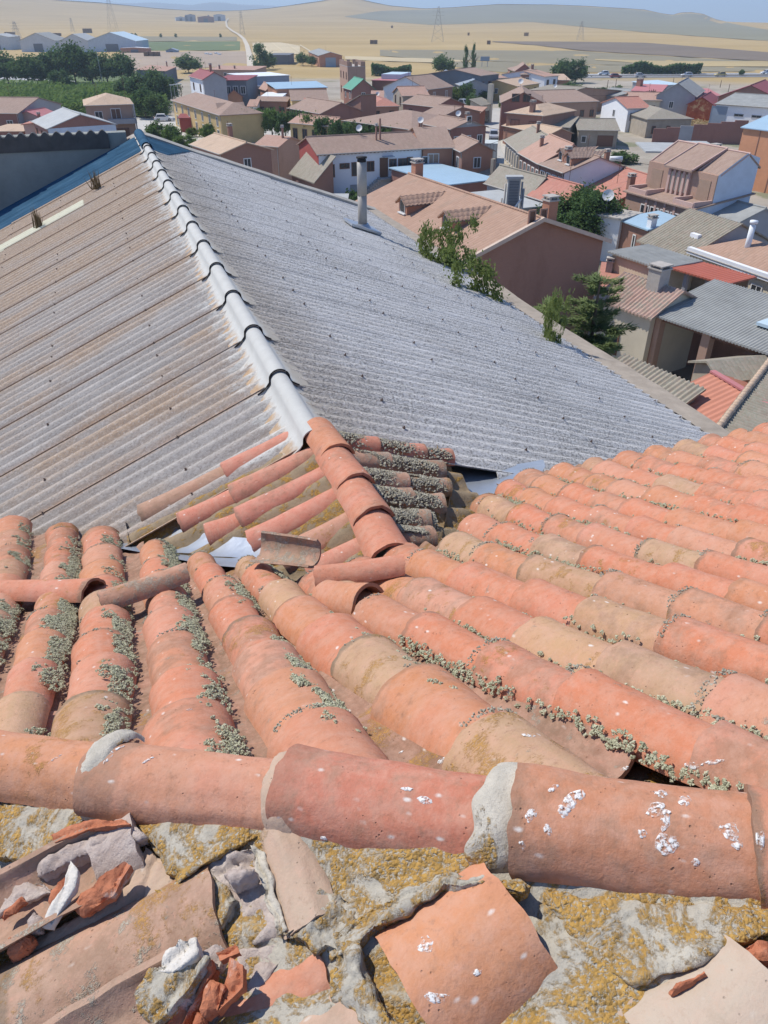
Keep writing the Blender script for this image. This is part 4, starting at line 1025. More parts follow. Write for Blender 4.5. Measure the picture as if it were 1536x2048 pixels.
# ------------------------------------------------------------------ house builder
def roof_mat(name, stops, pitch=.25, course=.38, moss=0.0, ridge_dark=.25, bump=.5):
    """clay roof: rows of tiles run down the slope (local y), joints across it"""
    n = NM(name); v = n.coord(); s = n.sep(v); r = n.rand()
    gx = n.math('DIVIDE', s[0], pitch); gy = n.math('DIVIDE', s[1], course)
    cell = n.comb(n.math('FLOOR', gx), n.math('FLOOR', gy), n.math('MULTIPLY', r, 91.0))
    w = n.white(cell)
    c = n.ramp(w[0], stops)
    vv = n.vmath('ADD', v, n.comb(n.math('MULTIPLY', r, 57.0), n.math('MULTIPLY', r, 23.0), 0.0))
    c = n.mix(.58, c, n.ramp(n.noise(vv, .35, 5, .65), stops))
    c = n.mix(n.math('MULTIPLY', n.step(n.noise(n.map(vv, (1.3, .25, 1)), 1, 5, .7), .5, .72), .4), c, (.26, .21, .16))
    fx = n.math('SUBTRACT', n.math('MULTIPLY', n.math('FRACT', gx), 2.0), 1.0)
    arch = n.math('SQRT', n.math('MAXIMUM', 0.0, n.math('SUBTRACT', 1.0, n.math('MULTIPLY', fx, fx))))
    if moss:
        m = n.math('MULTIPLY', n.step(n.noise(vv, 1.2, 7, .7), .5 - moss * .2, .62 - moss * .15), n.step(n.noise(vv, 8, 3), .35, .6))
        c = n.mix(n.math('MULTIPLY', m, .75), c, n.ramp(n.noise(vv, 5, 3), [(.3, (.23, .22, .16)), (.7, (.34, .335, .27))]))
    jy = n.step(n.math('FRACT', gy), .0, .12)
    h = n.math('ADD', n.math('MULTIPLY', arch, .8), n.math('MULTIPLY', jy, .2))
    return n.done(c, .9, n.bump(h, bump, .05))
RB = roof_mat('roof_brown', [(0, (.28, .195, .15)), (.5, (.335, .235, .185)), (1, (.39, .285, .225))])
RS = roof_mat('roof_salmon', [(0, (.38, .235, .175)), (.5, (.44, .275, .21)), (1, (.48, .32, .25))])
RR = roof_mat('roof_red', [(0, (.40, .175, .13)), (.5, (.45, .205, .155)), (1, (.49, .25, .19))])
RG = roof_mat('roof_grey_mossy', [(0, (.24, .20, .16)), (.5, (.31, .265, .215)), (1, (.38, .33, .27))], moss=.6)
RT = roof_mat('roof_tan', [(0, (.46, .33, .23)), (.5, (.52, .38, .27)), (1, (.56, .43, .31))])
RF = roof_mat('roof_flat_pantile', [(0, (.34, .215, .155)), (.5, (.39, .25, .18)), (1, (.44, .29, .215))], .30, .36, 0, .2, .7)
RM = roof_mat('roof_mossy_rows', [(0, (.20, .165, .13)), (.4, (.31, .25, .195)), (.75, (.39, .34, .275)), (1, (.25, .235, .19))], .27, .33, .75, .2, .3)
RQ = roof_mat('roof_mossy_pink', [(0, (.30, .19, .15)), (.4, (.40, .26, .21)), (.75, (.47, .33, .27)), (1, (.33, .26, .2))], .27, .33, .3, .2, .3)
def brick_mat(name, base, mortar=(.36, .31, .26), f=.35):
    n = NM(name); v = n.coord(); g = n.coord('Normal'); s = n.sep(v); gs = n.sep(g)
    horiz = n.mix(n.math('GREATER_THAN', n.math('ABSOLUTE', gs[0]), .6), n.comb(s[0], s[2], 0.0), n.comb(s[1], s[2], 0.0))
    b = n.n.new('ShaderNodeTexBrick'); n.put(b.inputs['Vector'], horiz); b.inputs['Scale'].default_value = 1.0
    b.inputs['Brick Width'].default_value = .25; b.inputs['Row Height'].default_value = .07; b.inputs['Mortar Size'].default_value = .012
    n.put(b.inputs['Color1'], tuple(x * .86 for x in base)); n.put(b.inputs['Color2'], tuple(min(1, x * 1.12) for x in base)); n.put(b.inputs['Mortar'], mortar)
    c = n.mix(f, base, b.outputs[0])
    c = n.mix(n.math('MULTIPLY', n.step(n.noise(n.map(v, (.6, .6, .25)), 1, 6, .7), .48, .75), .4), c, tuple(x * .6 for x in base))
    return n.done(c, .9)
WB = brick_mat('brick_brown', (.33, .165, .115)); WBD = brick_mat('brick_maroon', (.30, .13, .10)); WO = brick_mat('brick_orange', (.46, .21, .125)); WBL = brick_mat('brick_light', (.43, .27, .195))
def stucco(name, col, var=.12): return plain(name, col, .9, var, .9, .1)
WW = stucco('wall_white', (.80, .81, .82), .06); WWB = stucco('wall_white_bright', (.76, .77, .78), .06); WC = stucco('wall_cream', (.60, .53, .40)); WY = stucco('wall_yellow', (.58, .42, .20)); WS = stucco('wall_adobe', (.36, .31, .245), .25)
WG = stucco('wall_grey', (.36, .36, .37)); WD = stucco('wall_dark_grey', (.16, .17, .185)); WP = stucco('wall_pink', (.55, .38, .32)); WOR = stucco('wall_orange', (.60, .29, .16)); WR = stucco('wall_red', (.36, .085, .07)); WBW = stucco('wall_pale_blue', (.55, .62, .70))
KB = plain('metal_sheet_blue', (.36, .50, .60), .5, .08, .6, 0, .1); KG = plain('metal_sheet_grey', (.40, .41, .40), .7, .18, .7); KW = plain('metal_sheet_white', (.74, .77, .78), .6, .05, .5); KR = plain('metal_sheet_red', (.44, .13, .085), .65, .1, .6)
KP = plain('metal_sheet_pink', (.48, .19, .19), .65, .1, .6); KGR = plain('metal_sheet_green', (.10, .30, .20), .6, .1, .6); KM = plain('metal_sheet_maroon', (.27, .075, .075), .65, .1, .6); KLB = plain('metal_sheet_pale_blue', (.50, .62, .68), .55, .08, .5)
KC = plain('fibre_grey_old', (.30, .305, .29), .85, .25, .8, .2); KT = plain('terracotta_sheet', (.50, .215, .145), .75, .1, .8); KS = plain('metal_slate_blue', (.29, .34, .40), .6, .08, .6)
m_glass = plain('window_glass', (.035, .04, .045), .25, .2, 3, 0, None, .5); m_frame_w = plain('window_frame_white', (.7, .69, .66), .6, .05); m_frame_b = plain('window_frame_brown', (.17, .09, .06), .6, .1); m_shutter = plain('shutter', (.36, .25, .18), .7, .1)
m_brickch = WB; m_cap_c = plain('chimney_cement', (.42, .39, .35), .9, .2, 3)
def solve_h(p, ypx):
    lo, hi = 0.0, 30.0
    for _ in range(30):
        m = (lo + hi) / 2
        if project(Vector((p.x, p.y, m)))[1] > ypx: lo = m
        else: hi = m
    return lo
HOUSES = []
class House:
    def __init__(s, name, label, P0, P1, P2, he, kind, rise, wall, roof, cat='house', oh=.3, wavy=None, group=None, base=0.0, gablemat=None, th=.12, rotroof=False):
        A_, B_, C_ = at(*P0, he), at(*P1, he), at(*P2, he + (rise if kind == 'shed' and not isinstance(rise, tuple) else 0))
        ex = (B_ - A_); ex.z = 0; L = ex.length; ex.normalize(); ey = Vector((-ex.y, ex.x, 0)); D = (C_ - A_).dot(ey); o = A_; s.gx = 0
        if D < 0: o = B_; ex = -ex; ey = -ey; D = -D; s.gx = L
        D = max(D, 2.5); s.L, s.D, s.he, s.kind = L, D, he, kind
        s.M = frame(ex, ey, VZ, Vector((o.x, o.y, 0)))
        if isinstance(rise, tuple):
            pa = s.M @ Vector((s.gx, D / 2 if kind != 'shed' else D, 0)); rise = solve_h(pa, rise[1]) - he; rise = max(.4, min(rise, D * .5))
        s.rise = rise; s.nw = 0; s.cat = cat; s.oh = oh; s.wavy = wavy; HOUSES.append(s)
        s.root = empty(name, s.M, label, cat, group); s.roofm = roof
        x0, x1, y0, y1 = -oh, L + oh, -oh, D + oh
        H = s.H
        mb = MB(); b = base
        def top(x, y): return H(x, y) - .02
        c4 = [(0, 0), (L, 0), (L, D), (0, D)]
        segs = [((0, 0), (L, 0)), ((L, 0), (L, D)), ((L, D), (0, D)), ((0, D), (0, 0))]
        for (xa, ya), (xb, yb) in segs:
            if kind == 'g' and xa == xb:
                mb.face([(xa, ya, b), (xb, yb, b), (xb, yb, top(xb, yb)), (xa, D / 2, he + rise - .02), (xa, ya, top(xa, ya))])
            else: mb.face([(xa, ya, b), (xb, yb, b), (xb, yb, top(xb, yb)), (xa, ya, top(xa, ya))])
        s.wall = mb.build('wall', wall, s.root, s.M)
        mb = MB()
        if wavy: p_, a_ = wavy; nx = max(8, min(600, int((x1 - x0) / p_ * 6)))
        else: p_, a_ = 1, 0; nx = 1
        def strip(ya, yb, xf0=None, xf1=None):
            rows = []
            for f in ((0, 1) if not wavy else (0, .33, .66, 1)):
                y = ya + (yb - ya) * f; xa = xf0(y) if xf0 else x0; xb = xf1(y) if xf1 else x1
                rows.append([(xa + (xb - xa) * i / nx, y, H(min(max(xa + (xb - xa) * i / nx, x0), x1), y, True) + (a_ * math.cos(2 * math.pi * (xa + (xb - xa) * i / nx) / p_) if wavy else 0)) for i in range(nx + 1)])
            mb.grid(rows); lo = [[(x, y, z - th) for x, y, z in r] for r in rows]; mb.grid(lo, True)
            for r, l in ((rows[0], lo[0]), (rows[-1], lo[-1])): mb.grid([r, l])
            mb.grid([[r[0] for r in rows], [r[0] for r in lo]]); mb.grid([[r[-1] for r in rows], [r[-1] for r in lo]])
        if kind == 'g':
            strip(y0, D / 2); strip(D / 2, y1)
        elif kind == 'hip':
            h2 = min(D, L) / 2
            if L >= D:
                e = [(x0, y0), (x1, y0), (x1, y1), (x0, y1)]; r0, r1 = (h2, D / 2), (L - h2, D / 2)
            else:
                e = [(x0, y0), (x1, y0), (x1, y1), (x0, y1)]; r0, r1 = (L / 2, h2), (L / 2, D - h2)
            zt, ze = he + rise, he - oh * rise / h2
            E = [(x, y, ze) for x, y in e]; Q0, Q1 = (*r0, zt), (*r1, zt)
            fs = [(E[0], E[1], Q1, Q0), (E[1], E[2], Q1), (E[2], E[3], Q0, Q1), (E[3], E[0], Q0)] if L >= D else [(E[0], E[1], Q0), (E[1], E[2], Q1, Q0), (E[2], E[3], Q1), (E[3], E[0], Q0, Q1)]
            for f in fs: mb.face(f)
            for i in range(4):
                j = (i + 1) % 4; lo = lambda p: (p[0], p[1], p[2] - th); mb.face((E[j], E[i], lo(E[i]), lo(E[j])))
            mb.face([(x, y, ze - th) for x, y in e][::-1])
        else: strip(y0, y1)
        s.roof = mb.build('roof', roof, s.root, s.M, bool(wavy))
        if kind == 'g' and not wavy and L > 4:
            m2 = MB(); m2.tube([(x0, D / 2, he + rise + .03), (x1, D / 2, he + rise + .03)], .1, 6)
            m2.build('ridge_tiles', roof if roof not in (KB, KW) else roof, s.root, s.M)
    def H(s, x, y, over=False):
        he, D, L, rise = s.he, s.D, s.L, s.rise
        if s.kind == 'g': return he + rise * (1 - abs(y - D / 2) / (D / 2))
        if s.kind == 'shed': return he + rise * y / D
        return he
    def side(s, k):   # local frame of a wall: x along it seen from outside, y up, z outwards
        L, D = s.L, s.D
        return {'f': frame((1,0,0), (0,0,1), (0,-1,0), (0,0,0)), 'b': frame((-1,0,0), (0,0,1), (0,1,0), (L,D,0)), 'l': frame((0,-1,0), (0,0,1), (-1,0,0), (0,D,0)), 'r': frame((0,1,0), (0,0,1), (1,0,0), (L,0,0))}[k]
    def width(s, k): return s.L if k in 'fb' else s.D
    def g(s): return 'l' if s.gx == 0 else 'r'
    def win(s, side, f, z, w=.9, h=1.2, mat=None, pane=None, name='window'):
        if side == 'g': side = s.g()
        s.nw += 1
        fm = s.M @ s.side(side); x = s.width(side) * f; t = .1; mb = MB()
        for a, b_, c, d in ((x-w/2-t, x+w/2+t, z-t, z), (x-w/2-t, x+w/2+t, z+h, z+h+t), (x-w/2-t, x-w/2, z, z+h), (x+w/2, x+w/2+t, z, z+h)): mb.box(a, b_, c, d, -.03, .07)
        if name == 'window' and w > .7: mb.box(x-.03, x+.03, z, z+h, .0, .05)
        o = mb.build(name, mat or m_frame_w, s.root, fm)
        mb = MB(); mb.box(x-w/2, x+w/2, z, z+h, -.02, .025); mb.build('pane' if name == 'window' else 'leaf', pane or m_glass, o, fm); return s
    def wins(s, side, n, z, w=.9, h=1.2, mat=None, pane=None, f0=.0, f1=1.0):
        for i in range(n): s.win(side, f0 + (f1 - f0) * (i + .5) / n, z, w, h, mat, pane)
        return s
    def door(s, side, f, w=1.0, h=2.1, mat=None): return s.win(side, f, .02, w, h, m_frame_b, mat or m_frame_b, 'door')
    def chim(s, fx, fy, h=1.1, w=.5, mat=None):
        x, y = s.L * fx, s.D * fy; z = s.H(x, y); mb = MB()
        mb.box(x-w/2, x+w/2, y-w/2, y+w/2, z-.6, z+h); o = mb.build('chimney', mat or m_brickch, s.root, s.M)
        mb = MB(); mb.box(x-w/2-.08, x+w/2+.08, y-w/2-.08, y+w/2+.08, z+h, z+h+.08)
        for dx in (-1, 1):
            for dy in (-1, 1): mb.box(x+dx*w*.4-.06, x+dx*w*.4+.06, y+dy*w*.4-.06, y+dy*w*.4+.06, z+h+.08, z+h+.24)
        mb.box(x-w/2-.06, x+w/2+.06, y-w/2-.06, y+w/2+.06, z+h+.24, z+h+.31); mb.build('chimney_cap', m_cap_c, o, s.M); return s
    def dish(s, fx, fy, h=.9, r=.42):
        x, y = s.L * fx, s.D * fy; z = s.H(x, y) if s.kind != 'hip' else s.he + s.rise * .6; p = s.M @ Vector((x, y, z)); mb = MB()
        mb.tube([p - VZ * .3, p + VZ * h], .03, 6); o = mb.build('dish_mast', m_steel, s.root)
        mb = MB(); ax = Vector((-.25, -.85, .45)).normalized(); q = ax.orthogonal().normalized(); w = ax.cross(q); c = p + VZ * h; rings = []
        for k in range(4): rr0 = r * k / 3; rings.append([c + (q * math.cos(a*math.pi/6) + w * math.sin(a*math.pi/6)) * max(rr0, .01) + ax * (.12 * (k / 3) ** 2) for a in range(13)])
        mb.grid(rings); mb.build('dish', m_frame_w, o, None, True); return s
    def antenna(s, fx, fy, h=2.2):
        x, y = s.L * fx, s.D * fy; z = s.H(x, y) if s.kind != 'hip' else s.he + s.rise * .6; mb = MB(); p = Vector((x, y, z))
        mb.tube([p - VZ * .3, p + VZ * h], .025, 5)
        for k in range(4): mb.tube([p + Vector((-.35 + .05 * k, 0, h - .15 * k)), p + Vector((.35 - .05 * k, 0, h - .15 * k))], .015, 4)
        mb.build('antenna', m_frame_b, s.root, s.M); return s
    def box(s, name, x0, x1, y0, y1, z0, z1, mat):
        mb = MB(); mb.box(x0, x1, y0, y1, z0, z1); mb.build(name, mat, s.root, s.M); return s
    def dormer(s, fx, fy, w=1.6, dep=3.2, hh=1.15, side_mat=None):
        """small gabled dormer on the front slope"""
        x, y = s.L * fx, s.D * fy; z = s.H(x, y); k = s.rise / (s.D / 2); bk = y + dep
        mb = MB(); zt = z + hh
        mb.face([(x-w/2, y, z-.1), (x+w/2, y, z-.1), (x+w/2, y, zt), (x, y, zt+.45), (x-w/2, y, zt)])
        for sx in (-1, 1): mb.face([(x+sx*w/2, y, z-.1), (x+sx*w/2, y + hh / k, zt), (x+sx*w/2, y, zt)])
        d = mb.build('dormer', side_mat or WO, s.root, s.M)
        mb = MB(); n_ = 26
        for sx in (-1, 1):
            rows = []
            for f in (0, 1):
                rows.append([(x + sx * (w/2 + .2) * (1 - f), y - .25 + (hh / k + .9 + f * .45 / k) * i / n_, zt - .09 + (.45 + .09) * f + .045 * math.cos(i * 2 * math.pi / 2.6)) for i in range(n_ + 1)])
            mb.grid(rows, sx > 0); mb.grid([[(a, b_, c - .08) for a, b_, c in r] for r in rows], sx < 0); mb.grid([[r[0] for r in rows], [(r[0][0], r[0][1], r[0][2] - .1) for r in rows]])
        mb.build('dormer_roof', s.roofm, d, s.M, True)
        mb = MB(); mb.box(x-.36, x+.36, y-.05, y-.01, z+.12, z+.95); mb.box(x-.5, x+.5, y-.18, y-.0, z+.02, z+.1); mb.build('dormer_frame', m_frame_w, d, s.M)
        mb = MB(); mb.box(x-.3, x-.02, y-.07, y-.03, z+.18, z+.9); mb.box(x+.02, x+.3, y-.07, y-.03, z+.18, z+.9); mb.build('dormer_pane', m_glass, d, s.M); return s
# ------------------------------------------------------------------ the village
HS = House
# big brick building with two dormers
h = HS('brick_house', 'big brick building with broad salmon tiled roof, two dormers and a blank shaded gable wall', (928, 517), (697, 411), (1217, 480), 7.5, 'g', (1082, 435), WB, RF, 'house')
h.dormer(.62 if h.gx == 0 else .38, .125, 1.2, 3.0, .8).dormer(.28 if h.gx == 0 else .72, .14, 1.2, 3.0, .8)
h.chim(.03 if h.gx == 0 else .97, .60, 1.2, .7, WO).chim(.97 if h.gx == 0 else .03, .53, 1.0, .7, WO)
h.win('g', .44, 9.1, .35, .7, WB, m_frame_b).win('g', .52, 9.1, .35, .7, WB, m_frame_b)
mb = MB()
for ya, yb in ((-.35, h.D / 2), (h.D / 2, h.D + .35)):
    xg = h.gx + (-.36 if h.gx == 0 else .36); za, zb = h.H(0, ya) if ya >= 0 else h.he - .35 * h.rise / (h.D / 2), h.H(0, min(yb, h.D)) - (.35 * h.rise / (h.D / 2) if yb > h.D else 0)
    p = [(xg - .12, ya, za), (xg + .12, ya, za), (xg + .12, yb, zb), (xg - .12, yb, zb)]
    mb.face([(x, y, z + .1) for x, y, z in p]); mb.face([(x, y, z - .16) for x, y, z in p]); mb.face([p[0][:2] + (p[0][2] - .16,), p[3][:2] + (p[3][2] - .16,), p[3][:2] + (p[3][2] + .1,), p[0][:2] + (p[0][2] + .1,)]); mb.face([p[1][:2] + (p[1][2] - .16,), p[2][:2] + (p[2][2] - .16,), p[2][:2] + (p[2][2] + .1,), p[1][:2] + (p[1][2] + .1,)])
mb.build('verge_trim', plain('verge_pale', (.56, .44, .35), .85, .15, 2), h.root, h.M)
# long white house, orange brick house and its wing
h = HS('white_house', 'long white two storey house with brown tiled roof, outside stair and red end wall', (637, 307), (844, 295), (588, 288), 6.0, 'g', (610, 274), WW, RB)
m2 = MB(); m2.face([(h.gx + (-.02 if h.gx == 0 else .02), 0, .02), (h.gx + (-.02 if h.gx == 0 else .02), h.D, .02), (h.gx + (-.02 if h.gx == 0 else .02), h.D, h.he), (h.gx + (-.02 if h.gx == 0 else .02), h.D / 2, h.he + h.rise - .1), (h.gx + (-.02 if h.gx == 0 else .02), 0, h.he)]); m2.build('end_wall_cladding', WR, h.root, h.M)
F_ = (lambda f: f if h.gx == 0 else 1 - f)
for f, z, w, q in ((.09, 3.3, 1.3, 1.3), (.24, 4.2, 1.1, .45), (.36, 3.3, 1.3, 1.4), (.49, 3.7, .8, 1.0), (.71, 3.7, .8, 1.1), (.81, 3.4, 1.1, 1.4), (.88, 3.8, .6, 1.1)): h.win('f', F_(f), z, w, q, m_frame_b)
h.win('f', F_(.62), 2.9, .9, 2.1, m_frame_b, m_frame_b, 'door').win('f', F_(.34), .1, 1.2, 2.0, WG, KG, 'door')
x = h.L * F_(.62); h.box('balcony', x - .9, x + 2.2, -1.1, 0, 2.7, 2.85, WG).box('awning', x - .2, x + 1.2, -.8, 0, 5.2, 5.28, KS)
mb = MB()
for k in range(14): mb.box(x - .9 - .28 * (k + 1), x - .9 - .28 * k, -1.1, -.2, max(0, 2.5 - .19 * (k + 1)), 2.7 - .19 * k)
mb.build('stair', m_cap_c, h.root, h.M)
mb = MB()
for k in range(int(h.L / .5)): mb.box(.5 * k + .1, .5 * k + .28, -.34, -.02, h.he - .24, h.he - .12)
o = mb.build('rafter_ends', m_frame_b, h.root, h.M); o['kind'] = 'stuff'
h.chim(F_(.62), .3, 1.6, .2, m_steel if False else WB).dish(F_(.5), .5, .7).box('flue', h.L * F_(.66) - .1, h.L * F_(.66) + .1, h.D * .3, h.D * .3 + .2, h.he, h.he + 3.2, WB)
h = HS('brick_house', 'orange brown brick house adjoining the right end of the long white house', (907, 294), (846, 295), (905, 263), 6.0, 'g', 1.5, WO, RB)
h.win('f', .35, 3.2, 1.3, 2.0, m_frame_w, m_shutter).win('f', .1, 3.9, .7, 1.0).dish(.2, .5, .8).chim(.22, .55, .9, .5)
h = HS('brick_house', 'brick house wing with its gable turned to the street with the parked truck', (925, 301), (895, 287), (977, 295), 6.0, 'g', (952, 283), WO, RB); h.box('corner_pier', -.05, .7, -.05, .4, 0, 5.9, WOR)
h = HS('brick_house', 'brown brick hall with a grey triangular pediment facing the street', (902, 257), (846, 246), (974, 252), 6.0, 'g', (937, 240), WBD, RB)
xg = h.gx + (-.05 if h.gx == 0 else .05); mb = MB(); mb.face([(xg, .1, h.he + .05), (xg, h.D - .1, h.he + .05), (xg, h.D / 2, h.he + h.rise - .15)]); mb.build('pediment', WG, h.root, h.M)
h.win('g', .5, h.he + .5, .7, .9, m_frame_w).wins('g', 3, 3.2, .8, 1.6).dish(.75, .4).chim(.7, .7, .9)
# street on the right
h = HS('terraced_house', 'cream fronted terraced house with half pink and half grey roof on the street', (1040, 301), (1012, 278), (1140, 294), 5.6, 'g', (1106, 273), WC, RG); h.wins('f', 6, 3.2, .8, 1.6).wins('f', 6, .4, .8, 1.8).chim(.5, .45, 1.0, .35)
h = HS('terraced_house', 'brown brick terraced house with plain salmon roof behind the wooden street pole', (1081, 325), (1040.5, 303), (1178, 312), 5.6, 'g', 1.9, WB, RS); h.wins('f', 5, 3.2, .8, 1.4).wins('f', 5, .3, .9, 2.0, m_frame_b).chim(.3, .25, .9, .4)
h = HS('terraced_house', 'terraced house with two dormers on its brown roof and a white side wall', (1129, 343), (1082, 326), (1238, 330), 5.6, 'g', (1189, 313), WB, RB)
xg = h.gx + (-.03 if h.gx == 0 else .03); mb = MB(); mb.face([(xg, 0, 0), (xg, h.D, 0), (xg, h.D, h.he), (xg, h.D / 2, h.he + h.rise - .1), (xg, 0, h.he)]); mb.build('side_render', WW, h.root, h.M)
h.dormer(.35, .17, 1.3, 2.6, .9).dormer(.75, .14, 1.3, 2.6, .9).chim(.55, .2, 1.3, .6).wins('f', 4, 3.2, .9, 1.6, m_frame_w).wins('f', 4, .3, 1.0, 2.2, m_frame_w)
h = HS('low_house', 'low house with streaked brown roof below the white side wall', (1178, 372), (1130, 354), (1262, 350), 4.0, 'g', 1.6, WB, RB); h.wins('f', 3, 1.2, .9, 1.2).chim(.3, .5, 1.2, .5)
h = HS('low_house', 'low house with bright pinkish red roof and brick chimney behind the big round tree', (1240, 396), (1180, 373), (1338, 372), 4.0, 'g', 1.7, WB, RR); h.wins('f', 3, 1.2, .9, 1.2).chim(.9, .16, 1.4, .6).antenna(.4, .2)
# white courtyard building with dish
h = HS('white_annex', 'white annex with flat parapet roof and satellite dish right of the round tree', (1242, 436), (1278, 425), (1224, 406), 4.2, 'flat', .1, WW, m_cap_c); h.dish(.2, .5, 1.6, .55).antenna(.55, .4)
# modern town house, stepped roof
h = HS('town_house', 'modern town house with two tiers of brown roof, white framed terraces and shade-tinted side wall', (1386, 417), (1254, 381), (1440, 372), 5.0, 'shed', .8, WBL, RB)
L, D = h.L, h.D; gx = h.gx
xg = gx + (-.04 if gx == 0 else .04); y3 = D * .32; zu = h.he + 2.7
mb = MB(); mb.face([(xg, 0, 0), (xg, D, 0), (xg, D, zu + 1.2), (xg, D * .75, zu + 1.7), (xg, y3, zu), (xg, y3, h.H(0, y3)), (xg, 0, h.he)]); mb.build('side_render', WBW, h.root, h.M)  # white side wall, its shade put into the colour as pale blue
h.box('upper_storey', .05, L - .05, y3, D - .05, h.he, zu - .05, WBL)
def slope_roof(name, x0, x1, y0, y1, z0, z1, mat, trim=True):
    mb = MB(); p = [(x0, y0, z0), (x1, y0, z0), (x1, y1, z1), (x0, y1, z1)]; q = [(a, b, c - .16) for a, b, c in p]
    mb.face(p); mb.face(q[::-1])
    for i in range(4): j = (i + 1) % 4; mb.face((p[j], p[i], q[i], q[j]))
    o = mb.build(name, mat, h.root, h.M)
    if trim:
        mb = MB()
        for xe in (x0, x1): mb.tube([(xe, y0, z0 + .04), (xe, y1, z1 + .04)], .09, 6)
        mb.tube([(x0, y1, z1 + .04), (x1, y1, z1 + .04)], .09, 6); mb.build('roof_trim', WP, o, h.M)
G_ = (lambda f: L * (1 - f) if gx == 0 else L * f)
for a, b_, dy, dz in ((0, .30, .6, .0), (.30, .70, -.25, .1), (.70, 1.0, .6, .0)):
    xa, xb = sorted((G_(a), G_(b_)))
    slope_roof('roof', xa - .02, xb + .02, y3 - .3 + dy, D * .8, zu - .1 + dz, zu + 1.6 + dz, RB)
slope_roof('back_roof', -.1, L + .1, D * .8, D + .3, zu + 1.55, zu + .4, RB, False)
for f in (.36, .43, .50, .57, .64): h.box('pilaster', G_(f) - .14, G_(f) + .14, y3 - .25, y3, h.H(0, y3) - .4, zu - .2, WP)
for f in (.395, .465, .535, .605):
    mb = MB(); mb.box(G_(f) - .42, G_(f) + .42, y3 - .1, y3 + .02, h.H(0, y3) + .3, zu - .5); mb.build('window', WC, h.root, h.M)
for f in (.16, .85):
    mb = MB(); mb.box(G_(f) - .75, G_(f) + .75, y3 - .05, y3 + .02, h.H(0, y3), zu - .6); mb.build('terrace_door', m_shutter, h.root, h.M)
    mb = MB(); hz = h.H(0, y3)
    for x_ in (G_(f) - 1.3, G_(f) + 1.3):
        mb.box(x_ - .1, x_ + .1, y3 - 2.2, y3, hz - .6, hz + .25)
    mb.box(G_(f) - 1.3, G_(f) + 1.3, y3 - 2.25, y3 - 2.05, hz - .5, hz + .15); mb.build('terrace_parapet', WP, h.root, h.M)
h.wins('f', 4, 2.6, 1.0, 1.5, m_frame_w, None, .25, .85)
for f in (.34, .48, .62, .76): h.box('pilaster', L * f - .14, L * f + .14, -.1, 0, 2.2, 5.0, WP)
h.chim(.5, .86, 3.6, .7)
h = HS('grey_shed', 'shed with pale grey sloping roof and dark grey blank wall behind the town house', (1388, 302), (1443, 303), (1366, 282), 4.6, 'flat', .1, WD, KG)
mb = MB(); mb.box(-6.5, .2, -.6, h.D * .85, 4.35, 4.55); mb.build('side_roof', KG, h.root, h.M)
h = HS('orange_hall', 'tall orange panelled hall with light blue metal roof at the right edge', (1488, 253), (1610, 268), (1522, 226), 7.5, 'shed', 1.2, WOR, KB)
for f in (.3, .62): h.box('panel_joint', h.L * f - .05, h.L * f + .05, -.06, 0, 0, 7.3, WB)
t = empty('brick_boundary_wall', Matrix.Translation(at(1400, 283, 0)), 'long maroon brick boundary wall stepping up beside the dry grass lot', 'wall')
a, b = at(1303, 284, 0), at(1486, 289, 0)
for k in range(7):
    p, q = a + (b - a) * k / 7, a + (b - a) * (k + 1) / 7; d = (q - p).normalized(); w = Vector((-d.y, d.x, 0)) * .15; mb = MB(); hh = 2.3 + .28 * k
    P = [p - w, q - w, q + w, p + w]
    for i in range(4): j = (i + 1) % 4; mb.face([P[i], P[j], P[j] + VZ * hh, P[i] + VZ * hh])
    mb.face([x_ + VZ * hh for x_ in P]); mb.build('wall_section', WG if k == 2 else WBD, t)
h = HS('adobe_house', 'ruined adobe house with hipped greyish tile roof next to the dry grass lot', (1296, 237), (1384, 236), (1290, 219), 3.4, 'hip', 1.3, WS, RG); h.wins('f', 3, .8, .6, 1.2, m_frame_b)
h = HS('white_gable_house', 'house with bright white blank gable and salmon red roof', (1257, 216), (1300, 215), (1194, 205), 4.4, 'g', (1226, 194), WWB, RR)
h = HS('cream_house', 'small cream house with orange roof and dark red gate behind the white gable', (1322, 200), (1262, 199), (1318, 190), 4.0, 'g', 1.0, WC, RS); h.win('f', .75 if h.gx else .25, 1.6, 1.0, 1.2, m_frame_b).win('f', .05, .1, 1.6, 2.6, WR, WR, 'gate')
h = HS('pink_roof_shed', 'shed with pink metal roof above a dark open front', (1264, 181), (1322, 183), (1280, 168), 4.5, 'shed', .8, WD, KP)
h = HS('tall_chimney_house', 'narrow brick chimney house left of the pink metal roof', (1249, 183), (1262, 184), (1250, 176), 4.0, 'flat', .1, WO, RS); h.chim(.5, .5, 2.5, 1.2)
h = HS('grey_house', 'large house with grey roof and pale grey gable above the orange roofs', (1391, 192), (1408, 179), (1323, 184), 5.0, 'g', (1362, 166), WG, KC); h.win('g', .42, 2.5, .8, 1.2)
h = HS('pale_roof_shed', 'low shed under a pale blue metal roof near the motorway', (1312, 171), (1362, 168), (1318, 160), 4.0, 'shed', .5, WG, KLB)
h = HS('red_roof_shed', 'shed with bright pink red roof beside the rusty patched gable', (1410, 191), (1441, 191), (1409, 177), 4.0, 'shed', .8, WG, KP)
n = NM('rusty_panels'); v = n.coord(); c = n.ramp(n.noise(v, .8, 6, .7), [(.35, (.26, .06, .03)), (.55, (.38, .10, .05)), (.62, (.55, .34, .17)), (.8, (.6, .42, .25))]); m_rust = n.done(c, .85)
h = HS('rusty_shed', 'shed with rust red gable patched with pale sheets', (1376, 207), (1394, 197), (1434, 205), 3.6, 'g', (1414, 193), m_rust, KM)
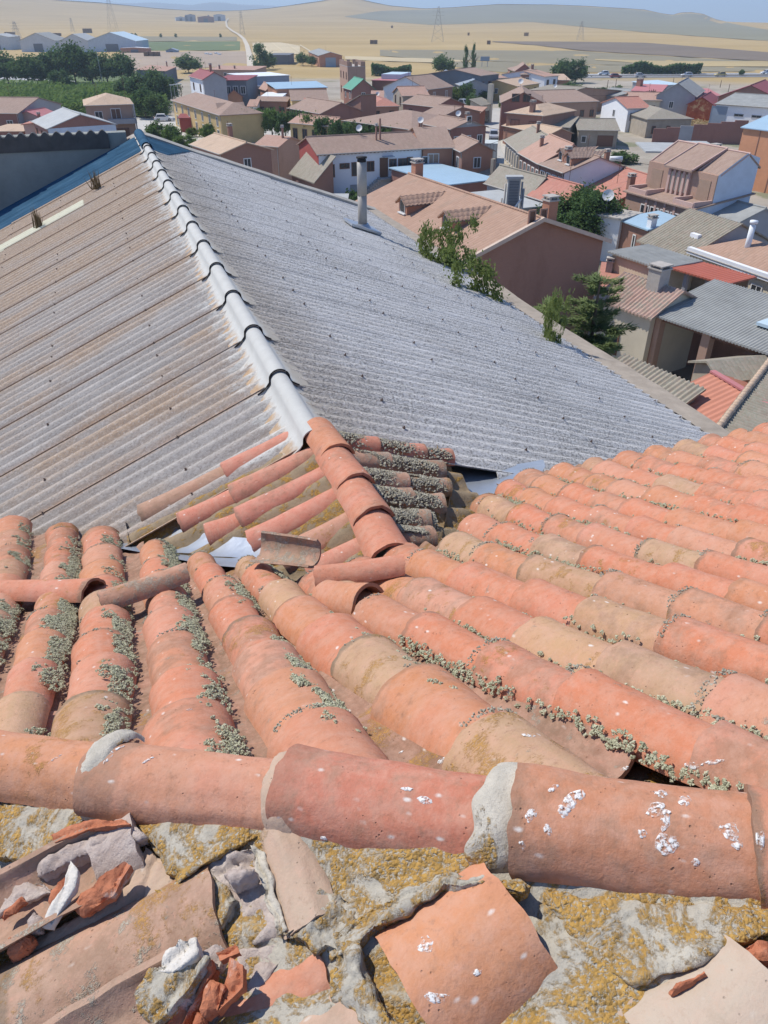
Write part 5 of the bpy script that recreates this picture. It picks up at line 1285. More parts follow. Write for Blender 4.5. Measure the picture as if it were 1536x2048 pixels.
h = HS('brick_warehouse', 'large brown brick warehouse with a tall dark door close to the motorway', (1438, 192), (1470, 180), (1560, 196), 5.0, 'g', (1493, 170), WB, KM); h.win('g', .5, .05, 3.2, 5.5, WBD, WBD, 'gate')
h = HS('white_warehouse', 'long white warehouse with slit windows and blue metal door', (1433, 207), (1560, 216), (1446, 192), 4.6, 'g', 1.4, WW, KC); h.win('f', .07, .05, 3.2, 4.0, KS, KS, 'gate').win('f', .40, 2.6, 1.8, .35, WG).win('f', .68, 2.6, 1.8, .35, WG)
h = HS('ruined_house', 'low adobe ruin with grey tile roof behind the green yard', (1158, 259), (1237, 260), (1160, 242), 3.0, 'g', 1.1, WS, RG); h.win('f', .15, 1.0, .7, .9).win('f', .7, .4, 2.6, 1.6, m_frame_b, m_frame_b)
h = HS('ruined_house', 'adobe ruin with sagging grey tile roof left of the green yard', (1097, 252), (1138, 254), (1097, 233), 3.4, 'g', 1.0, WS, RG)
h = HS('long_low_house', 'long low house with grey brown roof and pinkish wall below the dark bushes', (1196, 202), (1098, 205), (1176, 183), 4.4, 'g', 1.4, WBL, RB); h.wins('f', 5, 1.5, .8, 1.2, m_frame_b)
h = HS('long_low_house', 'grey tiled house lying behind the tall brick gable house', (1088, 196), (1018, 190), (1096, 170), 4.2, 'g', 1.4, WBL, RG); h.dish(.6, .3)
h = HS('grey_roof_barn', 'barn under a grey metal roof right of the dark bushes', (1232, 192), (1180, 188), (1216, 176), 3.4, 'g', .9, WG, KC)
h = HS('brick_gable_house', 'tall brown brick gable house at the top of the street', (1004, 204), (1003, 190), (1094, 215), 6.5, 'g', (1046, 184), WBD, RB); h.win('g', .32, 6.6, 1.3, 1.2, m_frame_b).win('g', .58, 6.6, 1.3, 1.2, m_frame_b).dish(.3, .45, 1.2, .5)
h = HS('hip_roof_house', 'brick house with orange hipped roof and tall brick chimney in front of the gable house', (1014, 224), (1087, 230), (1014, 209), 5.4, 'hip', 1.2, WB, RT); h.chim(.62, .08, 1.8, .8).wins('f', 2, 2.8, 1.6, 1.4, m_frame_b, WB)
h = HS('low_house', 'low house with orange tan roof on the street corner below the hipped house', (1008, 250), (1098, 268), (1003, 238), 3.2, 'g', .8, WB, RT)
# group beyond the square, centre
h = HS('dark_brick_house', 'dark three storey brick house with grey brown roof left of the yellow house', (961, 151), (997, 147), (936, 139), 6.5, 'g', 1.2, WD, RB); h.wins('f', 3, 3.6, .9, 1.3, m_frame_b).wins('f', 3, 1, .9, 1.3, m_frame_b)
h = HS('salmon_house', 'house with stepped salmon roof beside the dark brick house', (952, 158), (908, 145), (966, 150), 5.0, 'g', 1.0, WBL, RS)
h = HS('slate_blue_house', 'house with a wide slate blue roof behind the green trees', (922, 170), (868, 150), (940, 158), 4.4, 'g', 1.3, WG, KS)
h = HS('gable_house', 'brown roofed house with a long white gable wall near the dark round tree', (856, 178), (905, 172), (810, 168), 5.0, 'g', (828, 153), WWB, RB); m2 = MB(); m2.face([(0, -.03, 0), (h.L, -.03, 0), (h.L, -.03, 4.95), (0, -.03, 4.95)]); m2.build('front_brickwork', WB, h.root, h.M); h.wins('f', 2, 2.8, .9, 1.3)
h = HS('stone_gable_house', 'stone gabled house with salmon brown roof in the middle of the village', (806, 191), (857, 190), (765, 184), 5.0, 'g', (788, 173), WS, RS); h.wins('g', 2, 3.0, 1.0, 1.5, m_frame_b)
h = HS('brown_house', 'house with maroon wall and white end wall below the stone gable house', (806, 206), (870, 213), (797, 194), 5.0, 'g', 1.3, WBD, RB)
h = HS('brown_house', 'large house under a wide brown roof behind the row of clipped trees', (823, 258), (688, 240), (872, 234), 5.0, 'hip', 1.6, WB, RB); h.chim(.5, .4, .8)
h = HS('brown_house', 'small house with brown roof between the wide brown roof and the pediment hall', (880, 234), (838, 230), (905, 218), 5.0, 'g', 1.2, WB, RB)
h = HS('salmon_house', 'little house with bright salmon roof and a white gabled dormer above the clipped trees', (644, 232), (716, 227), (652, 217), 4.4, 'g', 1.2, WW, RR); h.dormer(.25, .2, 2.4, 2.6, 1.2, WWB)
h = HS('brown_roof_house', 'house with broad brown roof and small windows above the left clipped trees', (641, 226), (578, 215), (690, 215), 5.4, 'g', (668, 205), WB, RB); h.wins('f', 4, 2.6, .9, 1.3, m_frame_w)
h = HS('tan_roof_house', 'steep grey tan roof standing behind the broad brown roof', (682, 214), (712, 212), (672, 193), 4.6, 'shed', 2.6, WB, RG)
h = HS('red_roof_house', 'house with hipped pinkish red roof in the middle of the roofs', (740, 212), (798, 211), (738, 196), 4.2, 'hip', 1.0, WBL, RR); h.dish(.5, .5)
h = HS('salmon_shed', 'small salmon roofed shed beside the green metal roof', (744, 194), (766, 194), (735, 182), 3.4, 'shed', 1.0, WW, RS)
h = HS('green_roof_house', 'brick house with green metal roof below the battlemented tower', (704, 178), (687, 173), (746, 176), 4.6, 'g', (716, 158), WBD, KGR)
h = HS('grey_low_house', 'low greyish house with tile roof left of the hipped red roof', (712, 205), (742, 206), (700, 196), 3.2, 'g', .8, WS, RG)
h = HS('yellow_gable_house', 'yellow fronted house with large plain brown roof', (584, 200), (655, 199), (566, 190), 4.6, 'g', (570, 180), WY, RB); h.win('g', .5, 2, 1, 1.3)
h = HS('long_low_house', 'long low house with a row of small dark windows left of the yellow gable', (512, 201), (573, 202), (513, 193), 3.6, 'shed', .6, WB, RB); h.wins('f', 3, 1.6, 1.1, .7, m_frame_b)
h = HS('white_roof_shed', 'shed with dazzling white metal roof', (519, 195), (560, 195), (505, 184), 4.0, 'flat', .1, WW, KW)
h = HS('white_shed', 'small whitewashed gabled shed left of the dazzling white roof', (496, 212), (512, 212), (490, 203), 3.0, 'g', .9, WWB, RS)
h = HS('blue_roof_hall', 'long hall with pale blue metal roof and orange end wall', (553, 177), (653, 174), (532, 165), 5.0, 'shed', .7, WO, KB)
h = HS('orange_gable_shed', 'orange brick gabled shed at the left end of the pale blue hall', (538, 174), (552, 178), (518, 172), 4.0, 'g', 1.2, WO, RS)
h = HS('white_roof_factory', 'industrial hall with white roof edge above a dark blue glazed front', (494, 153), (578, 150), (478, 146), 6.0, 'flat', .2, KS, KW); h.wins('f', 5, 1.5, 2.4, 1.4, KS).box('canopy', 0, h.L, -1.0, 0, 3.6, 3.9, WW)
h = HS('red_roof_white_house', 'tall white house with maroon roof and grey side wall', (406, 158), (379, 151), (458, 158), 8.2, 'g', (431, 144), WWB, KM)
xg = h.gx + (-.04 if h.gx == 0 else .04); mb = MB(); mb.face([(xg, 0, 0), (xg, h.D, 0), (xg, h.D, h.he), (xg, h.D / 2, h.he + h.rise - .1), (xg, 0, h.he)]); mb.build('side_render', WG, h.root, h.M); h.wins('f', 2, 5.6, .9, 1.3, m_frame_b).wins('f', 2, 1.2, .9, 1.5, m_frame_b).chim(.8, .5, 1.3, .5)
h = HS('grey_block', 'dark grey flat block attached to the right of the tall white house', (432, 160), (492, 160), (432, 150), 7.4, 'flat', .3, WD, KM); h.wins('f', 4, 4.6, 1.0, 1.5)
h = HS('teal_roof_shed', 'small shed with pale green blue roof in front of the grey block', (468, 175), (502, 174), (467, 168), 4.4, 'flat', .1, WD, KB)
h = HS('grey_wall_shed', 'pale grey shed at the foot of the tall white house', (408, 179), (468, 178), (412, 172), 4.0, 'flat', .1, WG, KC)
h = HS('pink_roof_shed', 'flat shed with pink roof left of the round grey tank', (436, 200), (482, 198), (434, 190), 3.4, 'shed', .5, WP, KP); h.chim(.75, .3, .8, .4).chim(.5, .2, .6, .35)
h = HS('orange_gable_shed', 'orange gabled shed behind the flat pink roof', (484, 192), (490, 184), (455, 190), 4.2, 'g', 1.2, WOR, RR)
h = HS('yellow_house', 'long yellow fronted house with dark brown roof beside the white van', (441, 229), (345, 199), (494, 216), 5.0, 'hip', 1.5, WY, RB); h.wins('f', 7, 2.9, .9, 1.4, m_frame_w).wins('f', 7, .4, 1.0, 1.8, m_frame_w).chim(.4, .5, .9)
h = HS('brown_wing', 'brown walled wing with tile roof behind the purple leaved tree', (442, 229), (492, 227), (446, 210), 4.6, 'shed', 1.5, WB, RB); h.win('f', .5, .1, 1.2, 2.4, m_frame_b, m_frame_b, 'door')
h = HS('kiosk', 'small kiosk with maroon canopy roof standing left of the white van', (358, 235), (384, 235), (360, 228), 2.7, 'shed', .4, WR, KM)
h = HS('farm_shed', 'brick shed with salmon roof and tall stub chimney behind the left trees', (330, 142), (352, 133), (300, 130), 4.0, 'shed', .5, WD, RS); h.chim(.9, .3, 1.4, .4)
h = HS('flat_roof_yard', 'wide low building with pale salmon roof behind the maroon roofed house', (415, 139), (508, 140), (420, 131), 3.4, 'shed', .5, WBL, RS); h.chim(.2, .2, 1.0, .5).chim(.5, .3, .7, .5)
h = HS('orange_house', 'orange fronted house half hidden under the clipped trees', (580, 244), (658, 251), (590, 235), 4.0, 'g', 1.0, WY, RS); h.wins('f', 4, 1.2, .9, 1.8, m_frame_b)
h = HS('grey_barn', 'big brick barn with grey roof and blue gate at the edge of the stubble', (638, 111), (617, 103), (682, 110), 4.6, 'g', (662, 104), WO, KC); h.win('g', .5, .05, 4.6, 3.6, KS, KS, 'gate')
h = HS('black_barn', 'low black open barn beside the tall tree at the dirt road', (537, 110), (578, 110), (538, 106), 4.0, 'flat', .2, WD, WD)
h = HS('castle_tower_house', 'pale brick house with a battlemented flat top like a small castle', (695, 133), (679, 128), (736, 134), 8.6, 'flat', .1, WBL, m_cap_c, oh=.05)
for s_ in 'flrb':
    fm = h.M @ h.side(s_); n_ = int(h.width(s_) / 1.5); mb = MB()
    for k in range(n_): mb.box(h.width(s_) * (k + .2) / n_, h.width(s_) * (k + .75) / n_, 8.5, 9.7, -.35, .02)
    mb.build('battlement', WBL, h.root, fm)
h.wins('f', 3, 5.6, .8, 1.5, m_frame_b).wins('f', 3, 2.0, .8, 1.5, m_frame_b)
h = HS('pink_roof_hall', 'brick hall with flat pinkish roof and pale blue annex roof near the dark hedge', (744, 160), (832, 162), (742, 152), 5.0, 'flat', .1, WBD, KP); h.box('roof_annex', h.L * .1, h.L * .55, h.D * .3, h.D, 5, 6.2, KLB)
h = HS('brick_house', 'brown brick gable house with a brick chimney at the far right of the upper village', (1031, 141), (1028, 136), (1064, 140), 5.5, 'g', (1046, 128), WBD, RB)
h = HS('brick_house', 'brown hip roofed house with tall chimney in front of the dark evergreen mass', (1044, 148), (1090, 148), (1044, 136), 5.0, 'hip', 1.1, WB, RB); h.chim(.8, .5, 1.6, .8)
h = HS('white_wall_house', 'house with salmon roof and pale wall next to the slim dark cypress', (1090, 153), (1116, 151), (1084, 142), 4.6, 'g', 1.2, WW, RS)
h = HS('salmon_house', 'low house with bright orange salmon roof beside the big dark tree', (1116, 160), (1140, 160), (1116, 150), 3.4, 'g', 1.0, WO, RT)
h = HS('ochre_house', 'house with ochre front and tan roof above the pale tiled roofs', (1034, 172), (1078, 166), (1034, 158), 4.0, 'g', 1.2, WY, RT)
h = HS('yellow_house', 'bright yellow house right of the dark brick house', (996, 156), (1014, 155), (994, 149), 4.0, 'g', .8, WY, RS)
h = HS('carport_house', 'open carport with grey tile roof and slim pale tower beside the street', (961, 210), (984, 206), (962, 196), 3.8, 'shed', .9, WC, RG); h.win('f', .5, .05, 3.0, 2.4, WC, m_glass, 'opening').box('tower', h.L - .9, h.L, -.2, .8, 0, 7.5, WC)
h = HS('brown_house', 'low salmon roofed sheds in front of the carport', (905, 222), (958, 226), (900, 212), 3.6, 'shed', .8, WB, RS)
# left
h = HS('brown_roof_house', 'large brown roofed house with maroon wall at the left edge', (34, 226), (-60, 225), (110, 207), 5.0, 'g', (90, 195), WBD, RB); h.win('f', .8, 2.5, 1, 1.2).chim(.2, .2, 1.1, .4); xg = h.gx + (-.03 if h.gx == 0 else .03); mb = MB(); mb.face([(xg, 0, 0), (xg, h.D, 0), (xg, h.D, h.he), (xg, h.D / 2, h.he + h.rise - .1), (xg, 0, h.he)]); mb.build('side_render', WG, h.root, h.M)
h = HS('balcony_house', 'two storey house with tan hipped roof, balcony and white side wall', (170, 210), (264, 207), (142, 199), 6.2, 'hip', 1.3, WBL, RT)
h.win('f', .62, 3.4, 1.6, 2.0, m_frame_w, m_frame_b).win('f', .7, .1, 2.2, 2.0, m_frame_b, m_frame_b, 'gate').win('f', .25, 3.6, 1.2, 1.4).box('balcony', h.L * .42, h.L + .3, -1.4, 0, 3.0, 3.8, WG).box('balcony_post', h.L, h.L + .25, -1.4, -1.15, 0, 6.2, WG).antenna(.3, .5).antenna(.9, .3, 3.0)
mb = MB(); mb.face([(-.03, 0, 0), (-.03, h.D, 0), (-.03, h.D, 6.1), (-.03, 0, 6.1)]); mb.build('side_render', WWB, h.root, h.M)
h = HS('red_gable_house', 'house with grey roof, maroon gable and pale blue lower wall behind the far end wall', (96, 256), (66, 241), (229, 247), 5.2, 'g', (164, 228), WBD, KG); h.box('lower_render', h.gx - .06 if h.gx == 0 else h.gx - .2, h.gx + .2 if h.gx == 0 else h.gx + .06, -.05, h.D + .05, 0, 5.1, WBW)
h = HS('pink_annex', 'pinkish annex with crooked white parapets left of the maroon gable', (46, 248), (62, 242), (66, 256), 4.6, 'shed', .5, WP, RR); h.chim(.3, .4, 1.0, .4)
h = HS('pink_roof_house', 'low house with dull pink roof behind the maroon gable', (78, 232), (112, 226), (84, 222), 4.4, 'g', .8, WP, KP)
h = HS('terrace_annex', 'flat roofed annex with tan terrace at the left edge', (-30, 262), (44, 262), (-30, 248), 3.4, 'flat', .05, WBD, RT)
# in front of the nave's far verge
h = HS('brick_gable_house', 'brown brick house with tan roof showing its blank gable above the grey roof', (442, 306), (384, 287), (584, 309), 6.5, 'g', (506, 284), WB, RT); h.chim(.2, .7, 1.3, .5)
h = HS('salmon_house', 'small salmon roof behind the blank brick gable', (512, 288), (556, 292), (510, 274), 5.0, 'g', .9, WBL, RS); h.chim(.8, .4, 1.3, .25)
h = HS('tan_roof_house', 'barn with a long steep tan tiled roof right of the blank brick gable', (583, 343), (630, 360), (569, 299), 3.4, 'shed', 2.2, WB, RG); h.win('f', .9, 3.0, .2, .2)
h = HS('lean_to', 'brick lean to at the foot of the tan barn roof', (597, 362), (630, 363), (590, 352), 2.6, 'flat', .1, WBD, WBD)
h = HS('grey_lean_to', 'low shed with pale grey slabs behind the right edge of the grey church roof', (640, 402), (690, 402), (625, 388), 2.6, 'flat', .1, WG, KG)
# blue metal roofs and the pale tile roofs of the middle
h = HS('blue_roof_shed', 'shed with large pale blue metal roof in front of the long white house', (898, 368), (783, 335), (972, 352), 4.2, 'flat', .1, WBD, KB)
h = HS('low_house', 'small brown tiled house at the end of the street near the truck', (944, 332), (929, 322), (982, 326), 4.0, 'g', 1.0, WB, RS)
h = HS('blue_roof_shed', 'little blue sheet roof behind the ridge of the big brick building', (925, 385), (900, 378), (955, 374), 2.8, 'flat', .1, WB, KB)
h = HS('grey_tile_house', 'old house with uneven grey tile roof behind the metal flue stack', (1060, 387), (975, 362), (1112, 381), 4.4, 'g', 1.5, WG, RG)
h = HS('red_tile_house', 'house with bright red tile roof and pale blue eaves wall left of the round tree', (1122, 407), (1061, 388), (1192, 398), 4.4, 'g', 1.5, WBW, RR)
h = HS('ruin', 'ruined tan earth roof beside the end of the street', (985, 350), (958, 345), (1012, 338), 3.4, 'shed', .8, WS, RG); h.box('stub_wall', h.L * .8, h.L, 0, .5, 3, 5.2, WS)
h = HS('grey_roof_shed', 'low shed with pale grey sheet roof below the metal flue stack', (1030, 416), (946, 385), (1072, 400), 4.0, 'flat', .1, WG, KG)
# right, near
h = HS('blue_roof_garage', 'brick garage with light blue sheet roof right of the round tree', (1240, 437), (1297, 457), (1309, 421), 4.0, 'shed', .3, WB, KB); h.win('f', .6, 1.2, .25, 1.8, m_frame_w).chim(.95, .1, .8, .6, WW)
h = HS('grey_tile_barn', 'big barn with lichen grey tile roof and pink ridge tiles', (1373, 512), (1283, 479), (1526, 480), 3.4, 'g', (1466, 446), WG, RM, wavy=(.34, .05)); h.box('skylight', h.L * .62, h.L * .78, h.D * .2, h.D * .24, h.H(0, h.D * .2) - .2, h.H(0, h.D * .24) + .14, WW)
h = HS('grey_sheet_shed', 'shed with weathered grey corrugated roof beside the grey tile barn', (1320, 534), (1226, 503), (1364, 511), 4.5, 'flat', .1, WC, KC, wavy=(.3, .03))
h = HS('grey_barn', 'grey walled barn with pale sheet roof, behind and right of the garage', (1470, 445), (1395, 425), (1545, 425), 4.2, 'g', 1.0, WG, KC)
h = HS('porch', 'open porch with dull red sheet roof on posts beside the cream wall', (1453, 565), (1330, 529), (1496, 551), 4.4, 'flat', .1, WS, KR, wavy=(.3, .025))
bpy.data.objects.remove(h.wall)
mb = MB()
for f in (.03, .36, .7, .97): mb.box(h.L * f - .15, h.L * f + .15, .1, .4, 0, 4.3)
mb.build('post', WG, h.root, h.M); mb = MB(); mb.box(0, h.L, h.D - .1, h.D, 0, 4.3); mb.build('back_wall', WS, h.root, h.M)
h = HS('cream_house', 'cream walled house with a white parapet and brown hipped roof at the right edge', (1383, 497), (1575, 563), (1440, 468), 4.2, 'hip', 1.2, WC, RF)
mb = MB(); mb.box(-.1, h.L, -.36, .02, 3.85, 4.35); mb.build('parapet', WWB, h.root, h.M)
mb = MB(); p = (h.L * .38, h.D * .35, 4.4); mb.tube([p, (p[0], p[1], 6.6)], .22, 14); mb.tube([(p[0], p[1], 6.75), (p[0], p[1], 6.95)], .3, 14); mb.tube([(p[0], p[1], 6.55), (p[0], p[1], 6.8)], .12, 8); mb.build('vent_pipe', KW, h.root, h.M, True)
h = HS('mossy_tile_house', 'low house with rows of old mossy pink tiles and a square plastered chimney', (1304, 629), (1200, 592), (1432, 612), 4.6, 'g', (1368, 580), WC, RQ, wavy=(.29, .055))
h.chim(.62 if h.gx else .38, .44, 1.1, .95, m_cap_c).win('f', .62 if h.gx == 0 else .38, 1.3, .9, 1.2, m_frame_b)
h = HS('red_tile_shed', 'shed with fresh red tile roof squeezed against the big brick gable wall', (1200, 585), (1210, 526), (1268, 550), 3.0, 'flat', .1, WC, RR); h.chim(.3, .15, .8, .5, m_cap_c)
h = HS('open_barn', 'open brick barn with grey corrugated roof and a tall brick pillar', (1306, 624), (1580, 716), (1427, 561), 4.6, 'shed', .9, WB, KC, wavy=(.21, .03), oh=.25)
bpy.data.objects.remove(h.wall); L, D = h.L, h.D
mb = MB(); mb.box(0, .3, 0, D, 0, 4.3); mb.box(.3, L, D - .3, D, 0, 5.0); mb.build('wall', WB, h.root, h.M)
for f in (.012, .40): h.box('pillar', L * f, L * f + .55, .05, .6, 0, 4.45, WBL)
h.box('beam', .3, L, .2, .45, 4.15, 4.5, m_frame_b)
y0 = D * .33; h.box('skylight_sheet', L * .62, L * .75, y0, y0 + 2.2, h.H(0, y0 + 1) - .02, h.H(0, y0 + 1.1) + .14, KLB)
h = HS('mossy_tile_barn', 'low barn with ribbed grey green mossy tiles just beyond the grey church roof', (1318, 835), (1178, 766), (1392, 789), 3.4, 'shed', .9, WS, RM, wavy=(.29, .05))
h = HS('terracotta_shed', 'shed with orange terracotta sheet roof and pink ridge capping', (1417, 858), (1329, 797), (1557, 796), 3.4, 'g', 1.0, WP, KT, wavy=(.36, .035))
mb = MB(); mb.box(-.3, h.L + .3, h.D / 2 - .16, h.D / 2 + .16, h.he + h.rise + .0, h.he + h.rise + .1); mb.build('ridge_capping', KP, h.root, h.M)
h = HS('mossy_tile_barn', 'barn with lichened tile roof and a verge of half round tiles at right', (1425, 880), (1545, 722), (1700, 960), 4.6, 'shed', -.6, WS, RM, wavy=(.29, .05))
mb = MB()
for k in range(30): mb.tube([(h.L * k / 30, -.1 + .02 * (k % 2), h.he + .1), (h.L * (k + 1.05) / 30, -.1, h.he + .12)], [.17, .14], 8)
mb.build('verge_tiles', RT, h.root, h.M, True)
h = HS('collapsed_roof', 'half collapsed roof of tan tiles and rubble right of the open barn', (1446, 756), (1560, 744), (1452, 730), 3.9, 'g', .5, WS, RM)
# windows, gutters and chimneys for the plainer houses
for h in list(HOUSES):
    if h.cat != 'house' or not h.wall: continue
    if 'h.wall' and h.root.name.split('.')[0] in ('porch', 'open_barn', 'kiosk') or h.root.name.split('.')[0].endswith(('shed', 'barn', 'garage', 'ruin', 'collapsed_roof', 'lean_to', 'hall')): continue
    if h.nw == 0 and h.L > 4 and h.he > 3.3:
        h.wins('f', max(2, int(h.L / 3.6)), h.he - 2.2, .9, 1.2, rng.choice((m_frame_w, m_frame_b)))
        if h.he > 4.6: h.wins('f', max(1, int(h.L / 5)), .9, 1.0, 1.3, m_frame_b)
        if h.kind == 'g': h.win('g', .5, h.he - 2.0, .8, 1.1)
    if h.kind in ('g', 'hip') and not h.wavy:
        mb = MB(); zz = h.he - h.oh * h.rise / (min(h.D, h.L if h.kind == 'hip' else h.D) / 2) - .02
        mb.tube([(-h.oh, -h.oh - .05, zz), (h.L + h.oh, -h.oh - .05, zz)], .07, 6); mb.tube([(h.L - .1, -.1, 0), (h.L - .1, -.1, zz), (h.L - .1, -h.oh - .05, zz)], .05, 6); mb.build('gutter', m_cap_c, h.root, h.M)
for k, h in enumerate(HOUSES):
    if h.cat == 'house' and k % 3 == 1 and h.L > 5 and 'antenna' not in [c_.name.split('.')[0] for c_ in h.root.children]: h.antenna(.3 + .4 * ((k * .37) % 1), .5, 1.8)
# overhead cables along the street and the lane of poles
def cable(a, b, label, sag=.7):
    mb = MB(); P = [a + (b - a) * (i / 14) - VZ * sag * 4 * (i / 14) * (1 - i / 14) for i in range(15)]; mb.tube(P, .03, 4)
    tag(mb.build('overhead_cable', m_near_black), label, 'cable', 'overhead cables')
sp = at(1034, 340, 0); spt = Vector((sp.x, sp.y, solve_h(sp, 264)))
cable(spt, spt + Vector((-9, 34, -.4)), 'cable running from the wooden street pole up the street'); cable(spt, spt + Vector((16, -24, -1.2)), 'cable from the wooden street pole towards the round tree'); cable(spt, spt + Vector((-15, -9, -2)), 'cable from the wooden street pole across to the brick wing')
a1, a2 = at(1290, 232, 0), at(1380, 205, 0); b1, b2 = Vector((a1.x, a1.y, solve_h(a1, 182))), Vector((a2.x, a2.y, solve_h(a2, 170)))
cable(b1, b2, 'cable between the ruin poles and the pole beside the pale gable'); a3 = at(1137, 228, 0); cable(Vector((a3.x, a3.y, solve_h(a3, 187))), b1, 'cable from the pole at the long low house to the ruin poles')
# metal flue stack between the roofs
t = empty('metal_flue_stack', Matrix.Translation(at(1012, 540, 0)), 'grey louvred metal flue stack with pipes and a diagonal brace', 'flue')
b = at(1012, 540, 0); hh = solve_h(b, 357); mb = MB(); mb.box(-.55, .55, -.3, .3, 0, hh, Matrix.Translation(b)); mb.build('duct', KG, t)
mb = MB()
for k in range(40): mb.box(-.42, .42, -.36, -.31, hh * (.35 + k * .016), hh * (.35 + k * .016) + .06, Matrix.Translation(b))
mb.build('louvre', WD, t); mb = MB(); mb.box(-.75, .75, -.45, .45, hh, hh + .22, Matrix.Translation(b)); mb.build('hood', KG, t)
for dx, hf in ((-1.0, .8), (-.75, .95), (.72, .97), (.9, .9)):
    mb = MB(); mb.tube([b + Vector((dx, -.2, 0)), b + Vector((dx, -.2, hh * hf))], .09, 8); mb.build('pipe', m_steel, t, None, True)
mb = MB(); mb.tube([b + Vector((-1.3, -.6, hh * .45)), b + Vector((.7, -.5, hh * .8))], .08, 6); mb.build('brace', KW, t)
# ------------------------------------------------------------------ trees and shrubs
def leaf_mat(name, a, b, c):
    n = NM(name); v = n.coord(); r = n.rand()
    f = n.math('ADD', n.math('MULTIPLY', n.noise(v, 3.2, 4, .6), .8), n.math('MULTIPLY', r, .22))
    col = n.ramp(f, [(.3, a), (.5, b), (.75, c)])
    n.p.inputs['Specular IOR Level'].default_value = .15
    m = n.done(col, .8); tr = n.n.new('ShaderNodeBsdfTranslucent'); n.put(tr.inputs[0], col); mx = n.n.new('ShaderNodeMixShader'); mx.inputs[0].default_value = .4
    n.t.links.new(n.p.outputs[0], mx.inputs[1]); n.t.links.new(tr.outputs[0], mx.inputs[2]); n.t.links.new(mx.outputs[0], n.n['Material Output'].inputs[0]); return m
LD = leaf_mat('leaves_dark', (.075, .135, .055), (.115, .185, .07), (.16, .23, .09))
LM = leaf_mat('leaves_mid', (.055, .10, .036), (.09, .155, .05), (.14, .21, .07))
LB = leaf_mat('leaves_bright', (.08, .135, .035), (.125, .20, .05), (.19, .27, .075))
LY = leaf_mat('leaves_yellowish', (.09, .13, .025), (.15, .20, .04), (.22, .26, .06))
LP = leaf_mat('leaves_purple', (.035, .02, .028), (.055, .032, .042), (.08, .05, .055))
LC = leaf_mat('needles', (.13, .17, .075), (.22, .28, .11), (.33, .385, .17))
LF = leaf_mat('leaves_feathery', (.12, .16, .05), (.19, .24, .075), (.28, .32, .12))
m_bark = plain('bark', (.16, .12, .085), .95, .3, 6, .4)
def crown_mesh(name, kind, n_leaf, seed, leaf=.055):
    r_ = random.Random(seed); vs_, fs = [], []
    def quad(c, s):
        a = Vector((r_.gauss(0, 1), r_.gauss(0, 1), r_.gauss(0, 1))).normalized(); b = a.orthogonal().normalized(); w = a.cross(b)
        n = len(vs_); k = s * r_.uniform(.6, 1.35)
        vs_.extend([tuple(c - b * k), tuple(c + w * k * .55 + b * k * .1), tuple(c + b * k), tuple(c - w * k * .55)]); fs.append((n, n+1, n+2, n+3))
    cl = []
    if kind == 'round':
        for _ in range(46):
            d = Vector((r_.gauss(0, 1), r_.gauss(0, 1), r_.gauss(0, 1))).normalized(); q = r_.uniform(.45, 1.0) ** .6
            cl.append((Vector((d.x * .40 * q, d.y * .40 * q, .54 + d.z * .36 * q)), r_.uniform(.075, .15)))
    elif kind == 'clip':
        for _ in range(40):
            a = r_.random() * 6.28; q = r_.random() ** .5
            cl.append((Vector((math.cos(a) * .42 * q, math.sin(a) * .42 * q, r_.uniform(.45, .86))), r_.uniform(.08, .14)))
    elif kind == 'tall':
        for _ in range(50):
            z = r_.uniform(.12, .95); w = .36 * (1 - abs(z - .45) * 1.35) + .05; a = r_.random() * 6.28; q = r_.random() ** .5
            cl.append((Vector((math.cos(a) * w * q, math.sin(a) * w * q, z)), r_.uniform(.06, .11)))
    elif kind == 'poplar':
        for _ in range(46):
            z = r_.uniform(.06, .97); w = .30 * math.sin(math.pi * min(1, z * .8 + .15)) ** .8; a = r_.random() * 6.28; q = r_.random() ** .5
            cl.append((Vector((math.cos(a) * w * q, math.sin(a) * w * q, z)), r_.uniform(.06, .10)))
    elif kind == 'bush':
        for _ in range(36):
            a = r_.random() * 6.28; q = r_.random() ** .5; z = r_.uniform(.1, .8) * (1 - .5 * q)
            cl.append((Vector((math.cos(a) * .45 * q, math.sin(a) * .45 * q, z)), r_.uniform(.1, .18)))
    elif kind == 'shrub':
        for _ in range(44):
            a = r_.random() * 6.28; l = r_.uniform(.5, 1.0); t = r_.uniform(.0, .36)
            for s in range(4):
                f = .35 + .65 * s / 3; cl.append((Vector((math.cos(a) * t * f * l, math.sin(a) * t * f * l, l * f)), .045))
    per = max(1, n_leaf // len(cl))
    for c, s in cl:
        for _ in range(per):
            p = c + Vector((r_.gauss(0, 1), r_.gauss(0, 1), r_.gauss(0, 1))) * s * .62
            quad(p, leaf)
    me = bpy.data.meshes.new(name); me.from_pydata(vs_, [], fs); me.update(); return me
CROWN = {'round': [crown_mesh('crown_round', 'round', 3600, s, .042) for s in (1, 2, 3)], 'clip': [crown_mesh('crown_clipped', 'clip', 2600, s, .05) for s in (4, 5)], 'tall': [crown_mesh('crown_tall', 'tall', 3200, s, .036) for s in (6, 7)],
         'poplar': [crown_mesh('crown_poplar', 'poplar', 2400, 8, .035)], 'bush': [crown_mesh('crown_bush', 'bush', 2400, s, .055) for s in (9, 10)], 'shrub': [crown_mesh('crown_shrub', 'shrub', 17000, 11, .0145)]}
BIGROUND = crown_mesh('crown_big_round', 'round', 26000, 21, .021)
